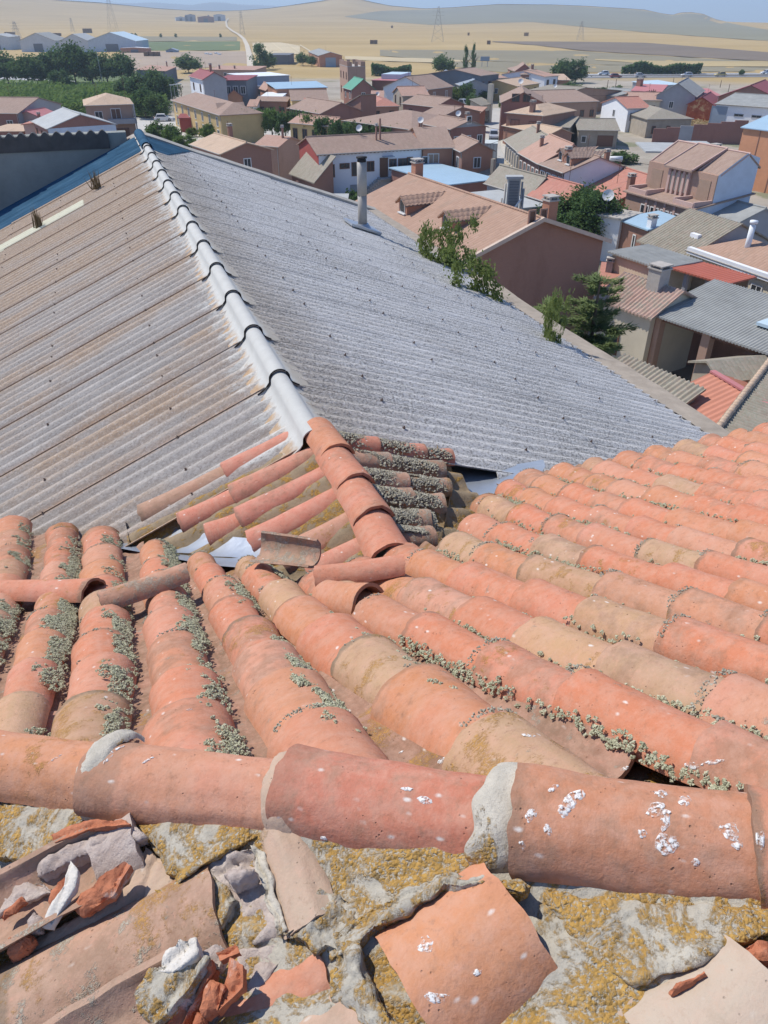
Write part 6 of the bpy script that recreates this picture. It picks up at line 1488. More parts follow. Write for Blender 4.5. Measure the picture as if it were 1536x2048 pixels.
def limb_mesh(name, kind, seed):
    r_ = random.Random(seed); mb = MB(); top = .5 if kind != 'clip' else .6
    mb.tube([(0, 0, 0), (.01, 0, top * .5), (0, .01, top), (.01, .01, top + .25)], [.035, .028, .02, .008], 7)
    for k in range(6):
        a = k * 1.05 + r_.random(); z = top * r_.uniform(.55, 1.0); mb.tube([(0, 0, z), (math.cos(a) * .14, math.sin(a) * .14, z + .12), (math.cos(a) * .3, math.sin(a) * .3, z + .24)], [.016, .011, .004], 5)
    return mb.mesh(name, True)
LIMBS = {k: limb_mesh('trunk_' + k, k, 3) for k in ('round', 'clip', 'tall')}
for me in LIMBS.values(): me.materials.append(m_bark)
TREES = 0
def tree_at(p, h, w, kind, mat, label, name='tree', cat='tree', group=None, crown=None):
    global TREES; TREES += 1
    t = empty(name, Matrix.Translation(p) @ Matrix.Rotation(TREES * 2.1, 4, 'Z'), label, cat, group)
    me = crown or CROWN[kind][TREES % len(CROWN[kind])]; ws = w / {'round': .86, 'clip': .95, 'tall': .78, 'poplar': .62, 'bush': 1.0, 'shrub': .75}[kind]
    sc = Matrix.Diagonal((ws, ws, h, 1)); o = link('crown', me, None, t, world_m(t) @ sc)
    if not me.materials: me.materials.append(LM)
    o.material_slots[0].link = 'OBJECT'; o.material_slots[0].material = mat
    k2 = kind if kind in LIMBS else 'tall'
    link('trunk', LIMBS[k2], None, t, world_m(t) @ Matrix.Diagonal((h * .8, h * .8, h, 1))); return t
def tree(x, ytop, ybase, wpx, kind, mat, label, name='tree', cat='tree', group=None, crown=None):
    p = at(x, ybase, 0)
    if p.length > 400: p = on_land(x, ybase)
    q = Vector((p.x, p.y, 0)); d = depth(p); h = 1.0
    lo, hi = .5, 40.0
    for _ in range(30):
        m = (lo + hi) / 2
        if project(p + VZ * m)[1] > ytop: lo = m
        else: hi = m
    return tree_at(p, lo, wpx * d / FPX, kind, mat, label, name, cat, group, crown)
g1 = 'trees of the riverside wood at the left'
for x, yt, yb, w, k, m, l in [(-25, 92, 168, 70, 'round', LD, 'dark tree at the left picture edge of the riverside wood'), (18, 100, 168, 66, 'round', LD, 'dark round tree below the left end of the farm sheds'), (58, 112, 170, 60, 'round', LM, 'lighter tree in front of the white gabled sheds'), (88, 104, 168, 54, 'round', LD, 'dark tree between the two white sheds'),
    (122, 90, 166, 66, 'round', LD, 'tall tree with yellowish patch in the riverside wood'), (152, 86, 166, 64, 'round', LM, 'tallest tree of the riverside wood below the pale sheds'), (186, 98, 166, 62, 'round', LD, 'dark tree in front of the pale blue shed'), (216, 102, 166, 54, 'round', LD, 'dark tree beside the leaning pole'), (246, 106, 166, 54, 'round', LD, 'dark tree at the right end of the tall wood'), (126, 138, 182, 42, 'round', LD, 'low dark tree standing in front of the wood by the lane'),
    (283, 142, 206, 52, 'round', LD, 'dark tree left of the brick farm shed'), (312, 138, 204, 50, 'round', LD, 'pointed dark tree below the brick farm shed'), (340, 152, 204, 44, 'round', LD, 'dark tree beside the tall white house'), (255, 150, 200, 46, 'round', LD, 'dark tree above the balcony house'), (292, 178, 236, 60, 'round', LM, 'mid green tree right of the balcony house'), (318, 186, 238, 48, 'round', LM, 'mid green tree near the three white lamp posts')]:
    tree(x, yt, yb, w, k, m, l, group=g1)
for x, yt, yb, w, k, m, l in [(378, 106, 146, 50, 'round', LD, 'round tree above the maroon roofed white house'), (522, 88, 140, 34, 'tall', LD, 'tall dark tree at the foot of the dirt road'), (538, 104, 138, 30, 'round', LD, 'rounded tree between the tall tree and the black barn'), (606, 103, 131, 28, 'round', LD, 'small dark tree left of the big brick barn'), (624, 112, 133, 20, 'round', LD, 'small bushy tree touching the big brick barn'), (566, 112, 128, 20, 'round', LD, 'little tree in front of the black barn'),
    (886, 107, 149, 44, 'round', LD, 'dark round tree standing alone before the fallow field'), (1122, 120, 166, 44, 'round', LD, 'left half of the dark tree pair by the motorway'), (1150, 116, 166, 46, 'round', LD, 'right half of the dark tree pair by the motorway'), (1142, 162, 192, 46, 'round', LD, 'dark bushy tree above the long low house'),
    (1232, 166, 192, 40, 'bush', LM, 'green bushes left of the brick chimney house'), (1203, 168, 190, 34, 'bush', LM, 'green bushes behind the grey metal barn'), (876, 182, 212, 30, 'round', LB, 'bright tree in front of the white gable house'), (908, 176, 210, 34, 'round', LY, 'yellow green tree left of the parked pickup'), (932, 164, 210, 34, 'round', LM, 'taller green tree behind the pickup'), (946, 185, 220, 32, 'round', LM, 'round green tree right of the pickup'), (968, 178, 206, 34, 'round', LM, 'green tree left of the carport'),
    (1000, 162, 188, 26, 'round', LY, 'yellow green tree below the yellow house'), (1022, 142, 178, 30, 'round', LM, 'green tree between the yellow house and ochre house'), (1004, 194, 222, 16, 'round', LY, 'narrow bright tree behind the carport tower'), (1086, 190, 208, 22, 'round', LY, 'small yellow green tree behind the brick gable house'),
    (452, 212, 250, 27, 'round', LP, 'purple leaved tree in front of the brown wing'), (421, 248, 282, 44, 'round', LB, 'rounded green tree right of the white van'), (386, 254, 274, 24, 'round', LY, 'small yellowish tree in front of the white van'), (320, 240, 290, 50, 'round', LB, 'bright green tree behind the far corner of the church roof'), (345, 250, 294, 40, 'round', LB, 'bright green tree left of the small yellowish tree'), (372, 268, 300, 44, 'round', LB, 'bright green tree beyond the tan gable roof'), (556, 270, 296, 30, 'round', LB, 'small round tree on the square below the clipped row'),
    (618, 290, 318, 34, 'bush', LB, 'low bush left of the long white house'), (650, 285, 305, 30, 'bush', LM, 'low hedge like bush by the red end wall'), (668, 328, 398, 56, 'round', LD, 'dark green tree in front of the long white house'), (704, 366, 420, 62, 'bush', LM, 'wide bush beside the vent pipe'), (668, 382, 415, 44, 'bush', LY, 'yellowish bush under the dark green tree'),
    (1243, 292, 326, 52, 'bush', LM, 'green bush behind the white annex wall'), (1222, 312, 330, 30, 'bush', LM, 'small bush near the white tank'), (1263, 240, 258, 22, 'bush', LD, 'dark bush at the adobe ruin'), (1286, 514, 624, 58, 'bush', LM, 'bush growing between the grey sheet shed and mossy house'), (1354, 552, 640, 62, 'bush', LM, 'bush in front of the red sheet porch'), (1190, 470, 512, 40, 'bush', LD, 'dark shrub at the corner of the big brick gable')]:
    tree(x, yt, yb, w, k, m, l)
for x, yt in [(495, 217), (520, 215), (546, 217), (572, 220), (598, 222), (624, 227), (650, 233), (677, 239), (704, 244), (731, 247), (758, 250), (783, 253)]:
    tree(x, yt, yt + 66, 40, 'clip', LM if x % 3 else LB, 'flat topped clipped plane tree along the square, ' + {495: 'first at the left end', 520: 'second from the left', 546: 'third from the left, over the small tree', 572: 'above the parked dark car\'s left', 598: 'left of the orange house', 624: 'over the orange house front', 650: 'below the white dormer', 677: 'just right of the white dormer', 704: 'fifth from the right end', 731: 'behind the dish on the white house', 758: 'second from the right end', 783: 'last at the right end by the flue'}[x], 'plane_tree', group='clipped plane trees along the square')
tree(930, 91, 154, 10, 'poplar', LD, 'slim left poplar of the pair before the fallow field', 'poplar_tree', group='two poplars'); tree(945, 87, 153, 10, 'poplar', LD, 'slim right poplar of the pair, slightly taller', 'poplar_tree', group='two poplars')
tree(1086, 146, 176, 11, 'poplar', LD, 'slim dark cypress beside the white walled house', 'cypress_tree')
for x, y, l in [(265, 74, 'dark little conifer nearest the pale blue shed'), (272, 74, 'second little conifer beside the pale blue shed'), (322, 75, 'little conifer midway along the field edge'), (352, 75, 'little conifer right of the field edge middle'), (441, 75, 'little conifer near the dirt road')]:
    tree(x, y - 8, y, 6, 'poplar', LD, l, 'young_conifer', group='young conifers along the field edge')
tree(1152, 374, 505, 142, 'round', LM, 'big round leafy tree between the brick gable and the red roofs', crown=BIGROUND)
# shrubs that rise just beyond the eaves of the nave
for x, yt, dd, w, l in [(850, 452, 15.5, 1.0, 'sparse shrub top showing over the church eaves, leftmost'), (905, 452, 15.2, 1.3, 'sunny leafy shrub top over the church eaves before the brick roof'), (965, 512, 13.5, 1.5, 'shrub top at the church eaves against the brick gable wall'), (1105, 590, 11.5, .6, 'thin shrub left of the conifer')]:
    d = ray(x, yt); q = d * dd + Vector((0, 0, CZ)); hh = 3.0
    tree_at(q - VZ * hh, hh, w, 'shrub', LF, l, 'shrub', 'shrub')
# conifer with layered sprays
def conifer(p, h, w, label, seed):
    r_ = random.Random(seed); t = empty('conifer_tree', Matrix.Translation(p), label, 'tree'); mb = MB(); mb.tube([p, p + VZ * h * .6, p + VZ * h * .98], [h * .02, h * .012, .02], 8); mb.build('trunk', m_bark, t)
    vs_, fs = [], []
    z = .25
    while z < .99:
        for k in range(r_.randint(5, 7) if z < .9 else 3):
            a = r_.random() * 6.28; L = w * .5 * (1.06 - z) ** .8 * r_.uniform(.65, 1.2) + .12; base = p + VZ * h * z
            dx = Vector((math.cos(a), math.sin(a), 0)); n_ = int(10 + L * 34)
            for i in range(n_):
                f = (i + .5) / n_; c = base + dx * L * f + VZ * (.10 * L * f - .12 * L * f * f + .22 * max(0, f - .6) * L)
                side = Vector((-dx.y, dx.x, 0)); sp = L * .26 * (1 - f) + .05
                for s in range(6):
                    q = c + side * r_.uniform(-sp, sp) + VZ * r_.uniform(-.05, .07); dr = (dx * r_.uniform(.3, 1) + side * r_.uniform(-.8, .8) + VZ * r_.uniform(-.15, .5)).normalized() * r_.uniform(.08, .17); wv = dr.cross(VZ).normalized() * .022
                    n = len(vs_); vs_.extend([tuple(q - wv), tuple(q + wv), tuple(q + dr)]); fs.append((n, n+1, n+2))
        z += .028
    me = bpy.data.meshes.new('needles'); me.from_pydata(vs_, [], fs); me.update(); link('foliage', me, LC, t)
def along(x, y, dd): return ray(x, y) * dd + Vector((0, 0, CZ))
q = along(1203, 548, 15.5); conifer(q - VZ * 8.5, 8.5, 5.2, 'layered dark green conifer rising between the church eaves and the mossy tile house', 5)
q = along(1100, 598, 14.5); conifer(q - VZ * 6, 6, 2.0, 'small pointed conifer left of the larger layered one', 6)
# reed bed and hedges
def leaf_mass(name, pts, mat, label, cat, kind, n_, hgt, s=.5):
    r_ = random.Random(len(pts) * 7 + n_); vs_, fs = [], []; (x0, y0, x1, y1) = pts
    for _ in range(n_):
        x = r_.uniform(x0, x1); y = y0 + (y1 - y0) * r_.random() ** .8; p = at(x, y, 0) if y > 80 else on_land(x, y)
        z = hgt * r_.random() ** .6 * (.75 + .5 * nz(p.x * .12, p.y * .12)); c = p + VZ * z; a = Vector((r_.gauss(0, 1), r_.gauss(0, 1), r_.gauss(0, 1.4))).normalized(); b = a.orthogonal().normalized() * s * r_.uniform(.6, 1.4); w = a.cross(b) * .5; n = len(vs_)
        vs_.extend([tuple(c - b), tuple(c + w), tuple(c + b), tuple(c - w)]); fs.append((n, n+1, n+2, n+3))
    me = bpy.data.meshes.new(name); me.from_pydata(vs_, [], fs); me.update(); o = link(name, me, mat)
    return tag(o, label, cat, None, kind)
leaf_mass('reed_bed', (-60, 178, 335, 232), LB, 'bright green reeds and scrub along the stream at the left', 'reeds', 'stuff', 16000, 3.2, .55)
leaf_mass('yard_weeds', (1122, 272, 1232, 290), LM, 'green weeds filling the yard before the ruin', 'weeds', 'stuff', 2600, .8, .3)
leaf_mass('dry_brush', (1312, 246, 1480, 264), leaf_mat('dry_brush', (.30, .22, .11), (.40, .31, .17), (.5, .41, .24)), 'tall dry grass on the empty lot', 'dry grass', 'stuff', 4000, .9, .3)
leaf_mass('hedge', (1243, 147.5, 1400, 148.5), LD, 'long dark hedge beside the motorway', 'hedge', 'thing', 2600, 4.2, .8)
leaf_mass('hedge', (744, 150, 822, 152.5), LD, 'dark clipped hedge behind the pink roofed hall', 'hedge', 'thing', 2000, 4.4, .7)
tree(1482, 139, 152, 11, 'round', LD, 'single small tree at the far right of the motorway')
# ------------------------------------------------------------------ vehicles, poles, farm sheds, bales
m_tyre = plain('rubber_tyre', (.025, .025, .025), .85, .1); m_carglass = plain('car_glass', (.03, .035, .045), .12, .05, 3, 0, None, .6); m_lamp = plain('headlamp_glass', (.7, .7, .68), .3, .03); m_tail = plain('tail_lamp_red', (.4, .03, .03), .4, .05)
def paint(name, c): return plain('car_paint_' + name, c, .35, .03, 2, 0, None, .5)
def car(px, py, az, col, label, L=4.2, W_=1.72, Hh=1.46, van=False, h0=.05, name='parked_car', cat='car', group=None):
    p = at(px, py, h0); M = Matrix.Translation(p) @ Matrix.Rotation(az, 4, 'Z'); t = empty(name, M, label, cat, group)
    w = W_ / 2
    low = [(-L/2, .32), (-L/2 + .05, .72), (-L*.36, .86), (L*.24, .86), (L/2 - .12, .70), (L/2, .55), (L/2 - .03, .28), (-L/2 + .1, .24)]
    cab = [(-L*.42, .86), (-L*.33, Hh), (L*.06, Hh), (L*.24, .86)] if not van else [(-L*.49, .8), (-L*.485, Hh), (L*.22, Hh), (L*.36, .95), (L*.4, .86)]
    def extr(prof, w0, w1, z0, z1):
        mb = MB(); a = [(x, -(w0 + (w1 - w0) * max(0, min(1, (z - z0) / (z1 - z0)))), z) for x, z in prof]; b = [(x, -y, z) for x, y, z in a]
        mb.face(a); mb.face(b[::-1])
        for i in range(len(a)): j = (i + 1) % len(a); mb.face((a[j], a[i], b[i], b[j]))
        return mb
    mb = extr(low, w, w * .96, .3, .9); body = mb.build('body', col, t, M); bv = body.modifiers.new('edge', 'BEVEL'); bv.width = .06; bv.segments = 2
    mb = extr(cab, w * .95, w * .80, .86, Hh); c = mb.build('cabin', col, t, M); bv = c.modifiers.new('edge', 'BEVEL'); bv.width = .05; bv.segments = 2
    mb = MB()
    fx = cab[-1][0] if not van else L*.385; tx = cab[2][0] if not van else L * .235
    mb.face([(fx - .02, -w*.82, .93), (fx - .02, w*.82, .93), (tx + .06, w*.72, Hh - .08), (tx + .06, -w*.72, Hh - .08)])
    mb.v = [(x + .05, y, z + .02) for x, y, z in mb.v]
    if not van: mb.face([(-L*.42 - .01, w*.8, .95), (-L*.42 - .01, -w*.8, .95), (-L*.345 - .01, -w*.7, Hh - .08), (-L*.345 - .01, w*.7, Hh - .08)])
    for s in (-1, 1):
        xs = (-L*.36, -L*.3, L*.04, L*.17) if not van else (L*.12, L*.12, L*.22, L*.33)
        mb.face([(xs[0], s*w*.945, .93), (xs[1], s*w*.84, Hh - .1), (xs[2], s*w*.84, Hh - .1), (xs[3], s*w*.945, .93)])
    g = mb.build('windows', m_carglass, c, M)
    for x in (-L*.3, L*.31):
        for s in (-1, 1):
            mb = MB(); mb.tube([(x, s*w*.80, .31), (x, s*(w + .01), .31)], .31, 14); wh = mb.build('wheel', m_tyre, t, M); mb = MB(); mb.tube([(x, s*w*.9, .31), (x, s*(w + .025), .31)], .18, 10); mb.build('rim', m_steel, wh, M)
    for s in (-1, 1):
        mb = MB(); mb.box(L/2 - .12, L/2 + .012, s*w*.78 - .17, s*w*.78 + .17, .55, .70); mb.build('headlight', m_lamp, t, M)
        mb = MB(); mb.box(-L/2 - .012, -L/2 + .1, s*w*.82 - .12, s*w*.82 + .12, .6, .78); mb.build('tail_light', m_tail, t, M)
    return t
PW, PS, PD, PR = paint('white', (.72, .72, .70)), paint('silver_blue', (.38, .42, .50)), paint('dark', (.04, .045, .05)), paint('red', (.22, .05, .05))
car(987, 277, R_(-97), PS, 'silver blue car driving down the street')
car(397, 250, R_(-70), PW, 'white delivery van facing the camera beside the yellow house', 5.4, 2.0, 2.5, True, name='delivery_van', cat='van')
car(929, 213, R_(-60), PS, 'pale blue pickup under the trees', 4.6, 1.8, 1.7, name='pickup')
car(672, 277, R_(170), PD, 'dark car parked under the clipped trees on the square')
car(972, 217, R_(-80), PD, 'dark car inside the carport')
car(328, 242, R_(10), PW, 'small white car near the lamp posts at the park')
car(466, 248, R_(175), PD, 'dark car in front of the brown wing')
gm = 'cars on the motorway'
for x, y, c, az, l in [(1207, 150, PW, 185, 'white car on the motorway left of the long hedge'), (1231, 155.5, PR, 5, 'dark red car on the motorway at the start of the hedge'), (1373, 153, PW, 185, 'white car on the motorway at the right end of the hedge'), (1440, 152.5, paint('yellow', (.55, .42, .12)), 185, 'yellowish car on the motorway right of the hedge'), (1532, 148, PW, 185, 'white car at the right picture edge of the motorway'), (1280, 154.5, PW, 5, 'pale car passing below the middle of the hedge')]:
    car(x, y, R_(az), c, l, 4.4, 1.8, 1.5, False, .08, 'motorway_car', 'car', gm)
# box truck
p = at(980, 322, .05); M = Matrix.Translation(p) @ Matrix.Rotation(R_(-8), 4, 'Z'); t = empty('box_truck', M, 'white box truck standing at the brick wing in the street', 'truck')
mb = MB(); mb.box(-1.05, 1.05, -2.2, 2.0, .75, 2.9); o = mb.build('cargo_box', plain('truck_box_white', (.55, .58, .56), .6, .08, 1), t, M)
for k in range(5): mb = MB(); mb.box(-1.1 + .5 * k + .02, -1.1 + .5 * k + .08, -2.24, -2.2, .8, 2.85); mb.build('panel_rib', m_steel, o, M)
mb = MB(); mb.box(-1.0, 1.0, 2.1, 3.6, .6, 2.3); c = mb.build('cab', PW, t, M); mb = MB(); mb.box(-.9, .9, 3.58, 3.63, 1.4, 2.15); mb.box(-1.02, 1.02, 2.6, 3.4, 1.4, 2.1); mb.build('windows', m_carglass, c, M)
for y in (-1.2, 2.9):
    for s in (-1, 1): mb = MB(); mb.tube([(s * .75, y, .45), (s * 1.08, y, .45)], .45, 14); mb.build('wheel', m_tyre, t, M)
# poles and lamps
m_wood = plain('pole_wood', (.17, .125, .09), .9, .25, 4, .3); m_pole = plain('pole_concrete', (.42, .41, .38), .85, .1, 3)
def pole(x, ybase, ytop, r, mat, label, arm=0, name='utility_pole', cat='pole', lamp=False, group=None):
    p = at(x, ybase, 0)
    if p.length > 420: p = on_land(x, ybase)
    lo, hi = .5, 60
    for _ in range(30):
        m = (lo + hi) / 2
        if project(p + VZ * m)[1] > ytop: lo = m
        else: hi = m
    t = empty(name, Matrix.Translation(p), label, cat, group); mb = MB(); mb.tube([p, p + VZ * lo], [r, r * .7], 8); mb.build('shaft', mat, t)
    if arm:
        mb = MB(); mb.box(-arm, arm, -.06, .06, lo - .5, lo - .36, Matrix.Translation(p)); 
        for s in (-.85, 0, .85): mb.tube([p + Vector((s * arm, 0, lo - .36)), p + Vector((s * arm, 0, lo - .1))], .05, 5)
        mb.build('crossarm', mat, t)
    if lamp:
        mb = MB(); mb.box(-.15, .9, -.15, .15, lo - .05, lo + .1, Matrix.Translation(p)); mb.build('lamp_head', m_frame_w, t)
    return t
pole(1034, 340, 262, .14, m_wood, 'dark wooden pole at the street corner of the brick terraced house', .7)
for x, yb, yt, l in [(1110, 232, 185, 'thin pole behind the ruin left of the tile roofs'), (1137, 228, 185, 'thin pole in front of the long low house'), (1290, 232, 180, 'wooden pole in front of the adobe ruin, left one'), (1298, 232, 178, 'wooden pole in front of the adobe ruin, right one'), (1380, 205, 168, 'pole beside the pale grey gable'), (1345, 172, 155, 'pole at the pale blue shed roof'), (1214, 178, 160, 'pole in front of the motorway, left one'), (1230, 180, 158, 'pole in front of the motorway, right one'), (1455, 190, 168, 'pole before the large brick warehouse'), (1440, 175, 160, 'pole standing in the dry strip by the motorway'), (205, 168, 100, 'tall pale pole in front of the riverside wood'), (369, 236, 170, 'dark pole before the yellow house'), (440, 240, 204, 'dark pole at the corner of the yellow house'), (800, 258, 248, 'short lamp post above the ridge of the white house'), (254, 205, 182, 'thin pole behind the balcony house')]:
    pole(x, yb, yt, .12, m_wood if x != 205 else m_pole, l, .6 if x in (1290, 1298, 1380, 1110, 369) else 0)
for x, yb, yt, l in [(348, 226, 170, 'white lamp post, leftmost of three by the park'), (355, 226, 169, 'white lamp post, middle one of three by the park'), (404, 270, 248, 'street lamp on the square near the van'), (364, 238, 168, 'white lamp post, rightmost of three by the park')]:
    pole(x, yb, yt, .08, m_pole, l, 0, 'street_lamp', 'street lamp', True, 'street lamps')
def pylon(x, ybase, ytop, wb, label):
    p = on_land(x, ybase); lo, hi = 1, 120
    for _ in range(30):
        m = (lo + hi) / 2
        if project(p + VZ * m)[1] > ytop: lo = m
        else: hi = m
    h = lo; t = empty('power_pylon', Matrix.Translation(p), label, 'pylon', 'power pylons in the fields'); mb = MB(); r = .075
    cr = [(-1, -1), (1, -1), (1, 1), (-1, 1)]; lev = [0, .2, .38, .54, .68, .8, .9, 1.0]
    wd = lambda f: wb / 2 * (1 - f) ** 1.1 + .5
    for (a, b) in cr: mb.tube([p + Vector((a * wd(f), b * wd(f), h * f)) for f in lev], r, 4)
    for f, g in zip(lev, lev[1:]):
        for i in range(4):
            a, b = cr[i], cr[(i + 1) % 4]
            mb.tube([p + Vector((a[0] * wd(f), a[1] * wd(f), h * f)), p + Vector((b[0] * wd(g), b[1] * wd(g), h * g))], r * .6, 4); mb.tube([p + Vector((b[0] * wd(f), b[1] * wd(f), h * f)), p + Vector((a[0] * wd(g), a[1] * wd(g), h * g))], r * .6, 4)
    mb.build('lattice', m_steel, t)
    mb = MB()
    for f in (.74, .84, .94): mb.tube([p + Vector((-wb * .55, 0, h * f)), p + Vector((wb * .55, 0, h * f))], r, 4)
    mb.build('crossarm', m_steel, t)
for x, yb, yt, w, l in [(228, 68, -20, 9, 'tall lattice pylon rising above the pale blue shed'), (485, 70, 22, 4, 'thin lattice pylon right of the dirt road'), (875, 84, 12, 9, 'pale lattice pylon above the dark round tree'), (40, 98, 43, 6, 'lattice pylon behind the white gabled shed'), (1160, 80, 42, 5, 'small pylon on the ploughed field edge'), (146, 64, 36, 3, 'faint thin pylon on the left stubble field')]: pylon(x, yb, yt, w, l)
def pxbox(name, x0, x1, ytop, ybase, mat, label, cat, dep=8.0, group=None, roof=None, rise=0.0):
    a, b = on_land(x0, ybase), on_land(x1, ybase); c = (a + b) / 2; L = (b - a).length; lo, hi = .3, 60
    for _ in range(30):
        m = (lo + hi) / 2
        if project(c + VZ * m)[1] > ytop: lo = m
        else: hi = m
    ex = (b - a); ex.z = 0; ex.normalize(); ey = Vector((-ex.y, ex.x, 0)); M = frame(ex, ey, VZ, c - VZ * .5); h = lo + .5
    if roof is None:
        mb = MB(); n_ = 3
        mb.box(-L/2, L/2, 0, dep, 0, h); o = mb.build(name, mat, None, M); return tag(o, label, cat, group)
    t = empty(name, M, label, cat, group); mb = MB(); mb.box(-L/2, L/2, 0, dep, 0, h - rise); mb.face([(-L/2, 0, h - rise), (L/2, 0, h - rise), (0, 0, h)]); mb.face([(L/2, dep, h - rise), (-L/2, dep, h - rise), (0, dep, h)]); mb.build('wall', mat, t, M)
    mb = MB()
    for s in (-1, 1): mb.face([(s * (L/2 + .4), -.4, h - rise - .05), (s * (L/2 + .4), dep + .4, h - rise - .05), (0, dep + .4, h + .12), (0, -.4, h + .12)])
    mb.build('roof', roof, t, M)
    mb = MB(); mb.box(-L * .13, L * .13, -.12, 0, 0, (h - rise) * .75); mb.build('gate', WD, t, M); return t
gb = 'straw bale stacks in the stubble'
m_bale = plain('straw_bales', (.30, .21, .12), .95, .25, .5); m_bale_d = plain('old_straw_bales', (.19, .13, .09), .95, .25, .5)
def bales(x0, x1, yt, yb, m, label):
    a, b = on_land(x0, yb), on_land(x1, yb); c = (a + b) / 2; L = (b - a).length; lo, hi = .3, 40
    for _ in range(30):
        k = (lo + hi) / 2
        if project(c + VZ * k)[1] > yt: lo = k
        else: hi = k
    t = empty('bale_stack', Matrix.Translation(c), label, 'bale stack', gb); nx = max(2, int(L / 2.4)); nzr = max(2, int(lo / 1.2)); d = (b - a).normalized(); M = frame(d, Vector((-d.y, d.x, 0)), VZ, c)
    for i in range(nx):
        for j in range(nzr):
            mb = MB(); e = rng.uniform(-.12, .12); mb.box(-L/2 + L * i / nx + .05, -L/2 + L * (i + 1) / nx - .05, e, e + 2.6, lo * j / nzr + .02, lo * (j + 1) / nzr - .02); mb.build('bale', m, t, M)
for x0, x1, yt, yb, m, l in [(740, 755, 80, 88, m_bale_d, 'brown bale stack above the castle like house'), (166, 184, 57, 66, m_bale_d, 'brown bale stack behind the pale farm sheds'), (974, 981, 81, 89, m_bale_d, 'dark bale stack at the tip of the ploughed field'), (935, 939, 65, 71, m_bale, 'small bale stack above the poplars'), (1048, 1057, 65, 72, m_bale, 'pale bale stack far above the dark tree pair'), (782, 786, 51, 56, m_bale_d, 'tiny distant bale stack right of the cone hill'), (10, 30, 64, 72, m_bale_d, 'dark bale stack behind the leftmost shed'), (92, 122, 66, 72, m_bale_d, 'long low bale stack between the farm sheds')]: bales(x0, x1, yt, yb, m, l)
gs = 'farm sheds at the left'
WSH = stucco('shed_wall', (.55, .57, .58))
pxbox('farm_shed', -30, 22, 68, 100, WSH, 'low pale farm shed at the left picture edge', 'shed', 22, gs, KG, 1.6)
pxbox('farm_shed', 44, 114, 66, 104, WSH, 'white gabled farm shed with grey brown roof', 'shed', 26, gs, KC, 4.0)
pxbox('farm_shed', 122, 182, 68, 104, WSH, 'white farm shed with pale green grey roof', 'shed', 26, gs, KG, 4.0)
pxbox('farm_shed', 178, 274, 65, 104, stucco('shed_blue_wall', (.46, .53, .60)), 'large pale blue farm shed with striped roof', 'shed', 34, gs, KLB, 4.5)
pxbox('long_canopy', 242, 298, 95, 106, WO, 'long low shelter with white roof in the dirt yard', 'shed', 6, None, KW, .3)
pxbox('small_shelter', 332, 354, 97, 105, KS, 'small grey shelter in the dirt yard', 'shed', 6, None, KS, 1.0)
for x, l in ((292, 'left'), (303, 'middle'), (314, 'right')): pxbox('stacked_crates', x - 4, x + 4, 104, 113, m_bale_d, '%s one of three rust brown piles in the dirt yard' % l, 'pile', 4, 'rust brown piles in the yard')
# farm at the end of the dirt road
gf = 'buildings of the distant farm'
for x0, x1, yt, yb, m, r, l in [(352, 372, 33, 42, WSH, KG, 'white low shed at the left end of the distant farm'), (374, 392, 28, 43, WG, KG, 'grey shed in the distant farm'), (396, 428, 32, 45, WB, KM, 'dark brown shed in the middle of the distant farm'), (428, 450, 28, 42, WSH, KG, 'pale shed at the right end of the distant farm')]: pxbox('farm_building', x0, x1, yt, yb, m, l, 'farm building', 14, gf, r, 1.5)
for x, l in ((373, 'left silo of the distant farm'), (418, 'taller right silo of the distant farm')):
    p = on_land(x, 43); mb = MB(); mb.tube([p, p + VZ * 9, p + VZ * 11], [2.4, 2.4, .3], 12); o = mb.build('silo', WD, None, None, False); tag(o, l, 'silo', gf)
for k, (x, y) in enumerate(((412, 109), (420, 110), (432, 108), (438, 110))):
    pxbox('white_machine', x - 3, x + 3, y - 3, y, PW, ('pale vehicle among the white ones in the far yard, leftmost', 'pale vehicle among the white ones in the far yard, second', 'pale vehicle among the white ones in the far yard, third', 'pale vehicle among the white ones in the far yard, rightmost')[k], 'vehicle', 3, 'white machines in the far yard')
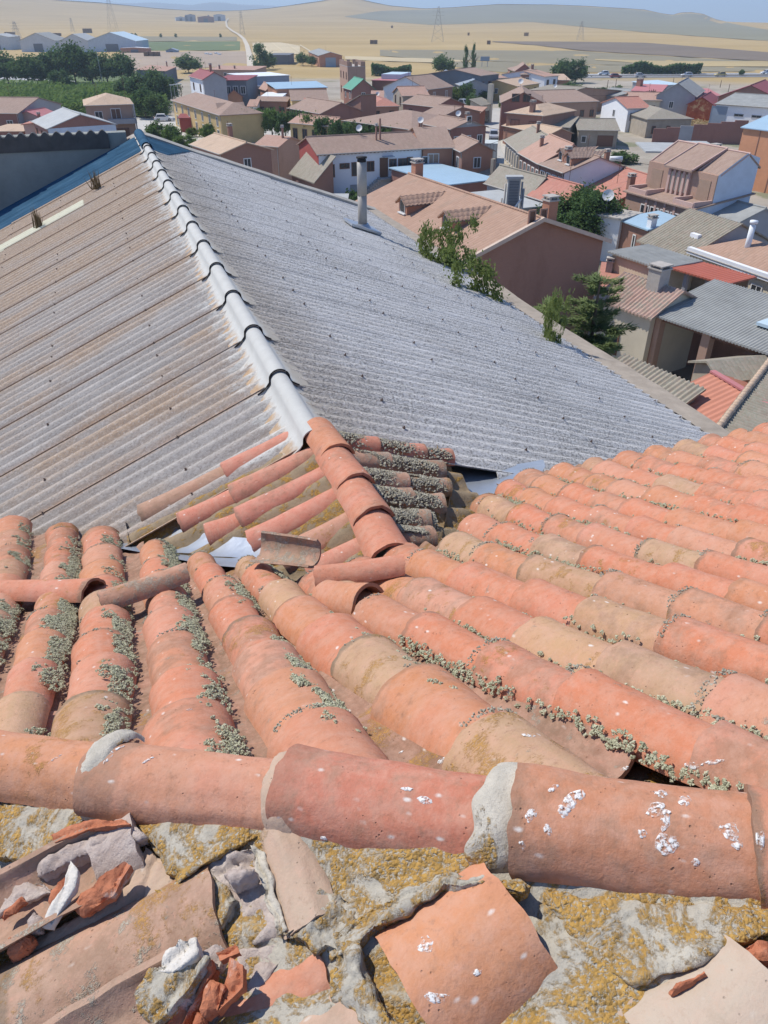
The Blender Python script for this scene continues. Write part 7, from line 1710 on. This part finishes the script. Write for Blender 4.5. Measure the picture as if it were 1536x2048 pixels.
# signs
def board(x0, x1, yt, yb, ybase, mat, label):
    a, b = on_land(x0, ybase), on_land(x1, ybase); c = (a + b) / 2; t = empty('billboard', Matrix.Translation(c), label, 'billboard'); h = []
    for y in (yb, yt):
        lo, hi = .1, 60
        for _ in range(30):
            m = (lo + hi) / 2
            if project(c + VZ * m)[1] > y: lo = m
            else: hi = m
        h.append(lo)
    d = (b - a); L = d.length; d.normalize(); M = frame(d, Vector((-d.y, d.x, 0)), VZ, c); mb = MB(); mb.box(-L/2, L/2, -.1, .1, h[0], h[1]); mb.build('panel', mat, t, M); mb = MB()
    for s in (-.3, .3): mb.tube([(L * s, .25, 0), (L * s, .25, h[1])], .15, 6)
    mb.build('post', m_steel, t, M)
board(960, 978, 113, 122, 134, KS, 'blue billboard behind the dark brick house'); board(1347, 1360, 127, 139, 148, KS, 'grey blue road sign seen above the motorway hedge')
mb = MB(); pts = [at(x, y, .75) for x, y in ((1040, 152.2), (1200, 151.6), (1400, 151), (1600, 150))]
for q in pts: pass
for a, b in zip(pts, pts[1:]): mb.tube([a, b], .16, 4)
o = mb.build('guard_rail', m_steel); tag(o, 'steel guard rail running along the middle of the motorway', 'guard rail')
p = at(1232, 318, 1.0); mb = MB(); mb.tube([p + Vector((-1, 0, 0)), p + Vector((1, .2, 0))], .4, 12); o = mb.build('white_tank', WWB, None, None, True); tag(o, 'white horizontal tank among the bushes behind the brown houses', 'tank')
# ------------------------------------------------------------------ summer haze: one closed box of thin air round everything
mb = MB(); mb.box(-12800, 12800, -12800, 12800, -140, 190)
hz = bpy.data.materials.new('thin_haze'); hz.use_nodes = True; hn = hz.node_tree
for q in list(hn.nodes):
    if q.type == 'BSDF_PRINCIPLED': hn.nodes.remove(q)
pv = hn.nodes.new('ShaderNodeVolumePrincipled'); pv.inputs['Color'].default_value = (.74, .88, 1.0, 1); pv.inputs['Density'].default_value = HAZE; pv.inputs['Anisotropy'].default_value = .1
hn.links.new(pv.outputs[0], hn.nodes['Material Output'].inputs['Volume'])
hb = mb.build('haze', hz); hb['kind'] = 'stuff'; hb.visible_shadow = True
